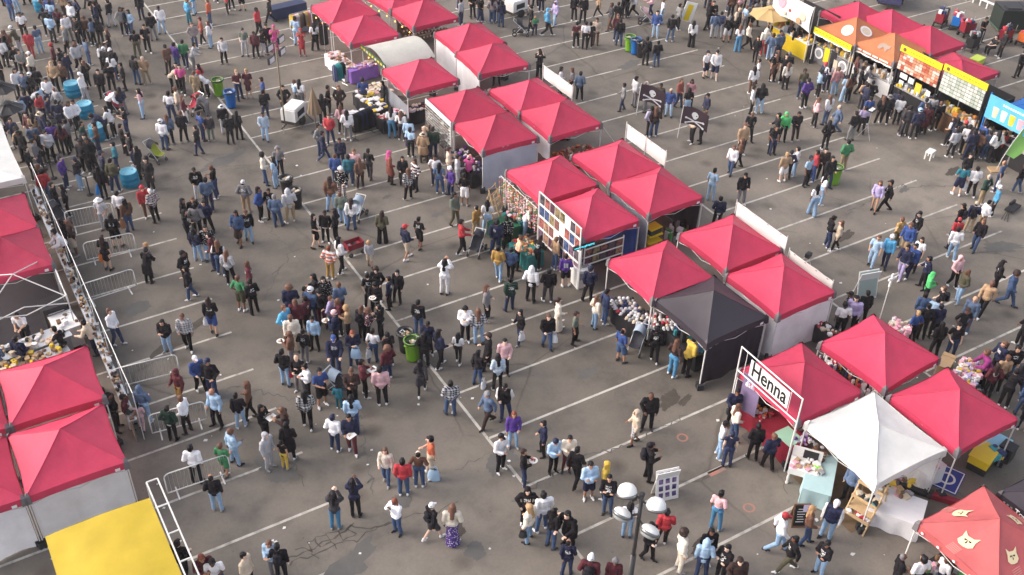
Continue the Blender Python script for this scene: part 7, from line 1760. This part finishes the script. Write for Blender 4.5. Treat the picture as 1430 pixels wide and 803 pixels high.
Z1 545 400 s N tk tk sk
Z1 610 300 s N tlb tdn sk
Z1 600 270 s N jb tlg sbr
Z1 690 380 s N tm tk sbr
Z1 735 200 q SW jtn tdb sbr
Z1 600 110 s S jbe tkh sk
Z1 830 320 s S jw tg sk
Z1 885 280 s SW jn tk lk
Z1 1120 290 s N jk tk sk
Z1 1250 300 q W jk tlg sk
Z1 995 90 w W tlv tk sk
Z1 80 740 s N jlg tk sk
Z1 130 660 s S jbr tk lbr
Z1 240 600 l W jol tlg nw
Z1 290 440 s S tw tk sk
Z1 460 590 s NW tgb tlb sk
Z1 370 640 s S jr tr sk
Z1 280 850 s SE jk/cm tk sk
Z1 400 900 s W jcr tk cw
Z1 770 610 s W jk/st tk sbe
Z1 905 480 s S jk tdd sk
Z1 980 470 s S jbr tk abr
Z1 1060 500 s W jgb tk sk
Z1 1130 490 s N jk tk lk
Z1 1000 720 s NE jgb tdn sk
Z1 900 800 w SE jlg tk lbr
Z1 720 830 s W jk tk sk
Z1 640 800 s W jm tk nr
Z1 1240 620 s W tk tk lbr
Z1 1150 790 s E jw tk lk
Z1 1260 800 s W jk tk sk
Z1 1420 380 s E jk tdd sk
Z1 1290 860 s S jk tk cw
Z1 1210 830 s N jk tk nw
A0 695 195 s SE jk/cm tk lk
A0 735 195 s SW jlb tdn lk
A0 790 110 s S jk tn lbe
A0 855 225 s N jk tg sk
A0 905 185 s S jw tlb ck
A0 770 320 s N tk tol sk
A0 825 290 q SE tk tk sk
A0 1055 140 s NE htq ttl sbl
A0 1085 80 s W htq tlb sbl
A0 1170 140 s W jo tgb sbr
A0 1265 80 s W tr tdb sr 0.8
A0 1345 55 s S tk sk sk
A0 1285 55 s S tw tk sk
A0 1085 270 s SE jm/pl tdn sbr
A0 1130 245 s W jrb tk cm
A0 1175 265 s W jw tlb lbr
A0 1250 355 s S jlg tk sk
A0 1365 310 s S tgg tlg cc
A0 1425 320 s S jm tk sk
A0 945 410 s NW jbr tdb sk
A0 990 395 s NE jpu tdn sk
A0 1035 380 s N jgn tdd sk
A0 1080 395 l E jlg tg sk
A0 765 470 s N jk tdn nk
A0 700 500 s W jk tk sk
A0 815 465 s S jtn tkh sbe
A0 630 510 s N tk tk sk
A0 575 545 s S jk tk sk
A0 640 450 s N jw tdn lk
A0 800 650 s W tp tlb lk
A0 620 640 b E jw tk xg
A0 690 640 s N jn tg lk
A0 600 770 b W jn tk nk
A0 640 760 l W jw tk lk
A0 715 760 p W tk tdd sk
A0 480 570 q E jw tlg cw
A0 495 490 s W jk tk lbr
A0 440 720 s S jw tk sk
A0 415 730 w SE jw tk ldb
A0 340 640 w SW jlg tk xlg
A0 370 500 s S jbr tk lbr
A0 320 510 s S jtn tk sbl
A0 395 450 s SE jn tdd sk
A0 290 590 s S jw tdd sk
A0 160 560 s S jgb tk sk
A0 200 560 s N jk tk nw
A0 195 640 b E jlg tg sk
A0 250 680 s E jr tdd lk B
A0 20 470 s E jk tk sk
A0 190 790 s S jm tdb sk
A0 265 800 s NE jn tdd hbe
A0 60 740 s N jk tk sk
A0 100 820 s S jn tdd sk
A0 150 900 s S jk tk sk
A0 490 850 s E jdg tk sk
A0 700 860 s E jk tk sk
A0 960 680 s N tw tdd sk
A0 1000 650 s W jbe tg sbr
A0 1035 690 s E jm tw lbr
A0 1020 520 s S thp tk sk
A0 1000 500 s S jk tk lk
A0 960 510 b E jbe tk sbr
A0 1100 560 s N jkh tkh sbr
A0 1125 520 s W jr tk lk
A0 1160 540 b W jw tk sg
A0 1160 660 b W jg tg sbr
A0 1330 555 s SE tm tdd sbl
A0 1385 545 s S dm lsk sbl
A0 1250 740 s N hk tlg hw
A0 1285 800 s N jk tk sk
A0 1330 775 s N jk tk lk
A0 950 800 s N jgb tk lbr
A0 1030 790 s N hk tk sbr
A0 1130 780 s NE tb tdd sk
A0 1175 780 s S jc tgg sk 0.8
A0 920 830 s N jw tdn nw
A0 1110 860 s W jk tdd sk
A1 75 130 w W jk tk sk
A1 35 310 s E jk tlg sk
A1 10 200 s E jr tk sk
A1 60 280 s S jk tk sk
A1 105 300 u S dhp lhp shp
A1 250 310 u S dr lr sr
A1 325 280 s N tw tk lk
A1 220 250 s N tlb tlb sk
A1 40 590 s W tb tdd sk
A1 50 660 s N jk tdd sk
A1 155 630 s S jk sk sk
A1 245 610 s N tw tg lk
A1 215 600 s E tlb tg sbr
A1 45 780 s S jlb/pl tlb sk
A1 365 690 s N jk tk lk B
A1 400 640 s E tk tk sk
A1 460 640 s S jdb tk lbr
A1 470 745 s N jp tk lbr B
A1 405 800 s S jr tdd sbr
A1 505 780 s N jw tk/pl lk
A1 590 600 s N tb tdd sk
A1 700 610 s W jk tdd lk
A1 745 765 s N tw tbd lk
A1 800 780 s N tw tc lbr
A1 840 820 s N jlb tdd sk
A1 950 860 s W jdb tdd sbr
A1 975 880 s N jdg tdd sk
A1 930 880 s W ttn tk sbe
A1 350 860 s E jk/pl tdd sk
A1 1130 130 s E jg tdd sk
A1 1190 100 s S tk tk lk
A1 1235 120 q SE jk tdd lk
A1 1300 130 s N jm/pl tdn lk
A1 1350 150 s N jn tdn lk
A1 1320 470 s S jbe tk sk
Y4 160 185 s S jtn tk lk
Y4 240 230 q S tk tdd sk
Y4 390 240 s N jm tdn lk
Y4 460 250 s N jn tdn lk
Y4 760 60 s N tm tm sk
Y4 850 75 s S tk tk sk
Y4 920 130 s S jk tn lbr
Y4 800 350 q W jk tk nk
Y4 850 390 s N tgn tn sbl 0.7
Y4 980 400 w E jtq tk stq
Y4 1070 290 s SW hlv tlb slv
Y4 1280 230 s S jk tk sk
Y4 1380 250 s S jk tk sk
Y4 1300 530 s N tm tk sk
Y4 1400 545 s N tw tk sk
Y4 900 890 u N tk tk sk
Y4 30 280 s W jlg tdd sk
Y4 20 100 s N jg tdd sk
Y5 120 200 w W jtn lk lk
Y5 250 340 q W jc tbr sdb
Y5 330 310 s N jk tk sk
Y5 410 200 s N jk tk sk
Y5 440 180 s W jk/cm tk sk
Y5 510 190 w W jlg tk sk
Y5 320 450 s S jm tdd lbr
Y5 350 510 s N jk tdn ck
Y5 700 180 P W jp tdd lk
Y5 820 260 s W tw tlb sbr
Y5 750 415 s S jb tlb sk
Y5 920 465 s N hk tgb sk
Y5 1000 330 s E jk/st tk sk
Y5 1090 70 q W tk tk sk
Y5 1150 520 s N jw/st wk lk
Y5 640 720 s N jk tk ck
Y5 760 740 s N jk tdn ck
Y5 30 540 s N tk tk sk
Y5 90 500 s S jtn/cm tbr sk
Y5 1320 330 s E jk tk lk
Y5 1360 300 s N hr tk sr
Y5 1390 420 s N jgb tlg sk
Y3 340 420 s N jdd tlg sk
Y3 430 470 s N jk slg sg
Y3 500 440 s N jk tk lbe
Y3 550 570 s N tw wbd lbr
Y3 650 550 w E jcr tk sbr
Y3 740 700 q SW jk lk lk
Y3 830 620 s N Hcr tr sk
Y3 900 660 s N jgb tld sbr
Y3 1000 640 s N jgb tdd sbr
Y3 540 380 s E jc tdd sbe
Y3 620 350 s E tlb tg sbr
Y3 1060 530 s N jlg tlg sk
Y3 1110 540 s E jk tk lbr
Y3 1180 590 s N jk tk lk
Y3 190 860 s SE tw sn ck
Y3 290 880 q S jw sn ck
Y3 950 880 s W dk lk lbr
Y3 1080 900 s N jk tk sg
Y3 470 200 s N jbr tk lbr
Y3 560 180 s N jp tbr sk
Y3 600 150 s N tp tk sbe
Y3 690 140 s W tk/cm tdn sk
Y3 740 150 s S tlb tn sk
Y3 450 130 s N jrb tdn lbr
Y3 900 50 s E jw tbe sk
Y3 680 330 s S jg tk sk
Y3 740 290 q SE jg tk nk
Y3 920 370 s N tw tk sk
Y3 990 330 s S tk tk sk
A2 130 430 u N tk tk sk
A2 245 520 s E jw tk lk
A2 305 530 s W tg tdb lbr
A2 350 560 s N jgb tk ck
A2 590 615 q W jc/pl tdd sk
A2 655 590 s E jlg tg sk
A2 710 620 s E jg tg xg
A2 790 615 s S jol tdb sk
A2 845 645 s S jb tlb sbe
A2 900 595 q SE jrb tdd sbr
A2 960 590 s S jr/pl tk lk
A2 945 645 s N tk tlb lk
A2 1045 675 s W jn tol ck
A2 740 755 s N jlv/st tk sk
A2 765 760 s N jdb tdn lbr
A2 975 790 s W jbe tk lbr
A2 1025 790 s W tk tk lbr
A2 1285 790 s S tk tk xbe
A2 1300 630 s E jw tk sk
A2 1345 630 s N jk tlb lk
A2 1305 520 s N jw tbr lk
A2 1330 470 s W tw tk sk
A2 1420 450 s S tk tk sk
A2 1245 860 s S jtn tk sbr
A2 1415 850 s S tk tk sk
A3 35 450 s N tk sbr lbr
A3 100 495 s N jcr/st tk lbr
A3 85 460 s S tk tk sk
A3 185 545 s S tol tdd sk
A3 205 600 s N jpu tk sk
A3 300 500 s W jn tk nr
A3 370 530 s N jr/pl tld sbr
A3 425 565 s N tlb wlb sk
A3 505 520 s E jk tk sk
A3 480 460 s E tm tk lbr
A3 530 510 l E jg tk sk
A3 260 705 s E jp tk lbr
A3 325 690 s N jw tdn lbr
A3 375 745 w W jgb tdn xg
A3 465 780 s N jk tk/pl sk
A3 520 740 s N tlv tk sk
A3 545 690 s N tb tk sk
A3 560 600 s N hk tk sk
A3 620 690 s N jk tk lbr
A3 650 690 s N jk tk hg
A3 715 690 s N jw tk sk B
A3 760 750 s N jk tk sk
A3 810 770 s N jn tk nlb
A3 850 700 s N jdn tdd sk
A3 890 690 s N tlg tdd sk
A3 930 725 s N jk tk sbr
A3 1060 840 s N tc tg cr
A3 1100 860 s N jbr tkh sbr
A3 1170 850 s E tb tdn sk
A3 1200 880 s N jgb tdn sk
A3 1240 900 s N jw tk lk
A3 1280 890 s N jr tk sk
A3 1330 900 s N jk tw sk
A3 1390 880 s N jk tk sk
A3 1420 860 s N jk tk sk
A3 85 785 s S Hlm tk sk
A3 40 800 s W hk tk sk
A3 20 330 s N jgb tlg sk
A3 60 310 s N jgb tdd sk
A3 20 220 s S tw tk sk
A3 120 270 s N jk tk sk
A3 155 290 s N jk tk sk
A3 1250 300 t W tk tk sk
A3 1290 320 s W jk tk sk
A3 1180 240 s S tk tk sk
A3 150 780 s S jk tdb sk
A3 320 830 s N jk tk lk
A3 1390 430 s N jk tk sk
A0 20 30 s E jk tk sk
A0 150 20 s S jb tk sk
A0 1200 10 s S tp tk sk
A0 60 330 s E jk tk sk
A0 445 250 s S jk tk sk
A0 540 130 s S tk tk sk
B0 40 40 s N jk tk sk
B0 140 90 s E jk tdd sk
B0 215 60 s S jgb tk sk
B0 225 140 s E jg tdd sk
B0 190 200 s E jk tk sk
B0 520 150 s S jk tk sk
B0 560 60 s W jbr tdd sk
B0 660 160 s W jtl tdd sk
B0 320 60 s N jpu tk sk
B0 400 40 s W jg tk sk
'''
cr = random.Random(5)
TOP_TONES = ('k','k','k','k','n','n','c','c','g','m','br','w','lb','lg','db','tn'); LEG_TONES = ('k','k','k','c','n','g')
def passer(px, py, faces):
    ZONES['here'] = (0, 0, 1.0)
    return ('here', px, py, cr.choice('srrpoe'), cr.choice(faces), cr.choice('jjhhtsc')+cr.choice(TOP_TONES), 't'+cr.choice(LEG_TONES), cr.choice('sslc')+'k')
MORE = []
for i in range(14):
    u = cr.random(); MORE.append(passer(1128+u*205, 118+u*95+cr.uniform(-6, 12), ('N','N','N','NE','NW','E')))
for i in range(7):
    u = cr.uniform(1335, 1428); MORE.append(passer(u, 205+(u-1335)*.25+cr.uniform(-8, 20), ('N','N','NE','E')))
for i in range(15):
    v = cr.uniform(90, 235); MORE.append(passer(cr.uniform(5+max(0, v-150)*.25, 60+v*.3), v, ('S','E','N','W','SE')))
for i in range(5): MORE.append(passer(cr.uniform(5, 170), cr.uniform(8, 60), ('S','E','N','W','SE')))
for i in range(4): MORE.append(passer(cr.uniform(960, 1070), cr.uniform(10, 60), ('E','N','S')))
populate(PPL + ''.join('%s %.0f %.0f %s %s %s %s %s\n' % m_ for m_ in MORE))
for a_ in LATE: a_[0](*a_[1:], late=False)

# ------------------------------------------------------------------ thin evening haze
hz = MB().box((0, 150, 14), (1820, 2120, 30)).build('haze', [])
vm = bpy.data.materials.new('haze_air'); vm.use_nodes = True; N_ = vm.node_tree.nodes; N_.remove(N_['Principled BSDF'])
pv = N_.new('ShaderNodeVolumePrincipled'); pv.inputs['Color'].default_value = (0.95, 0.90, 0.90, 1); pv.inputs['Density'].default_value = 0.0004; pv.inputs['Anisotropy'].default_value = 0.2
vm.node_tree.links.new(pv.outputs[0], N_['Material Output'].inputs['Volume']); hz.data.materials.append(vm)
tag(hz, 'thin pale haze hanging over the whole car park', 'haze', kind='stuff')
for o_ in list(COL.objects):
    if o_.get('label', '').endswith('purple jersey with three white bars'):
        q = MB(); [q.box((x, .172, 1.27), (.035, .012, .22)) for x in (-.07, 0, .07)]; q.build('jersey_bars', GOODC['white'], o_)
q = MB(); q.tube((1.55, -1.55, 2.1), (2.9, -2.3, .02), .012, n=5); q.build('guy_rope', LEGM, TENTS['T11'][0])
finish_crowd(); bpy.data.scenes.remove(WORKSHOP)
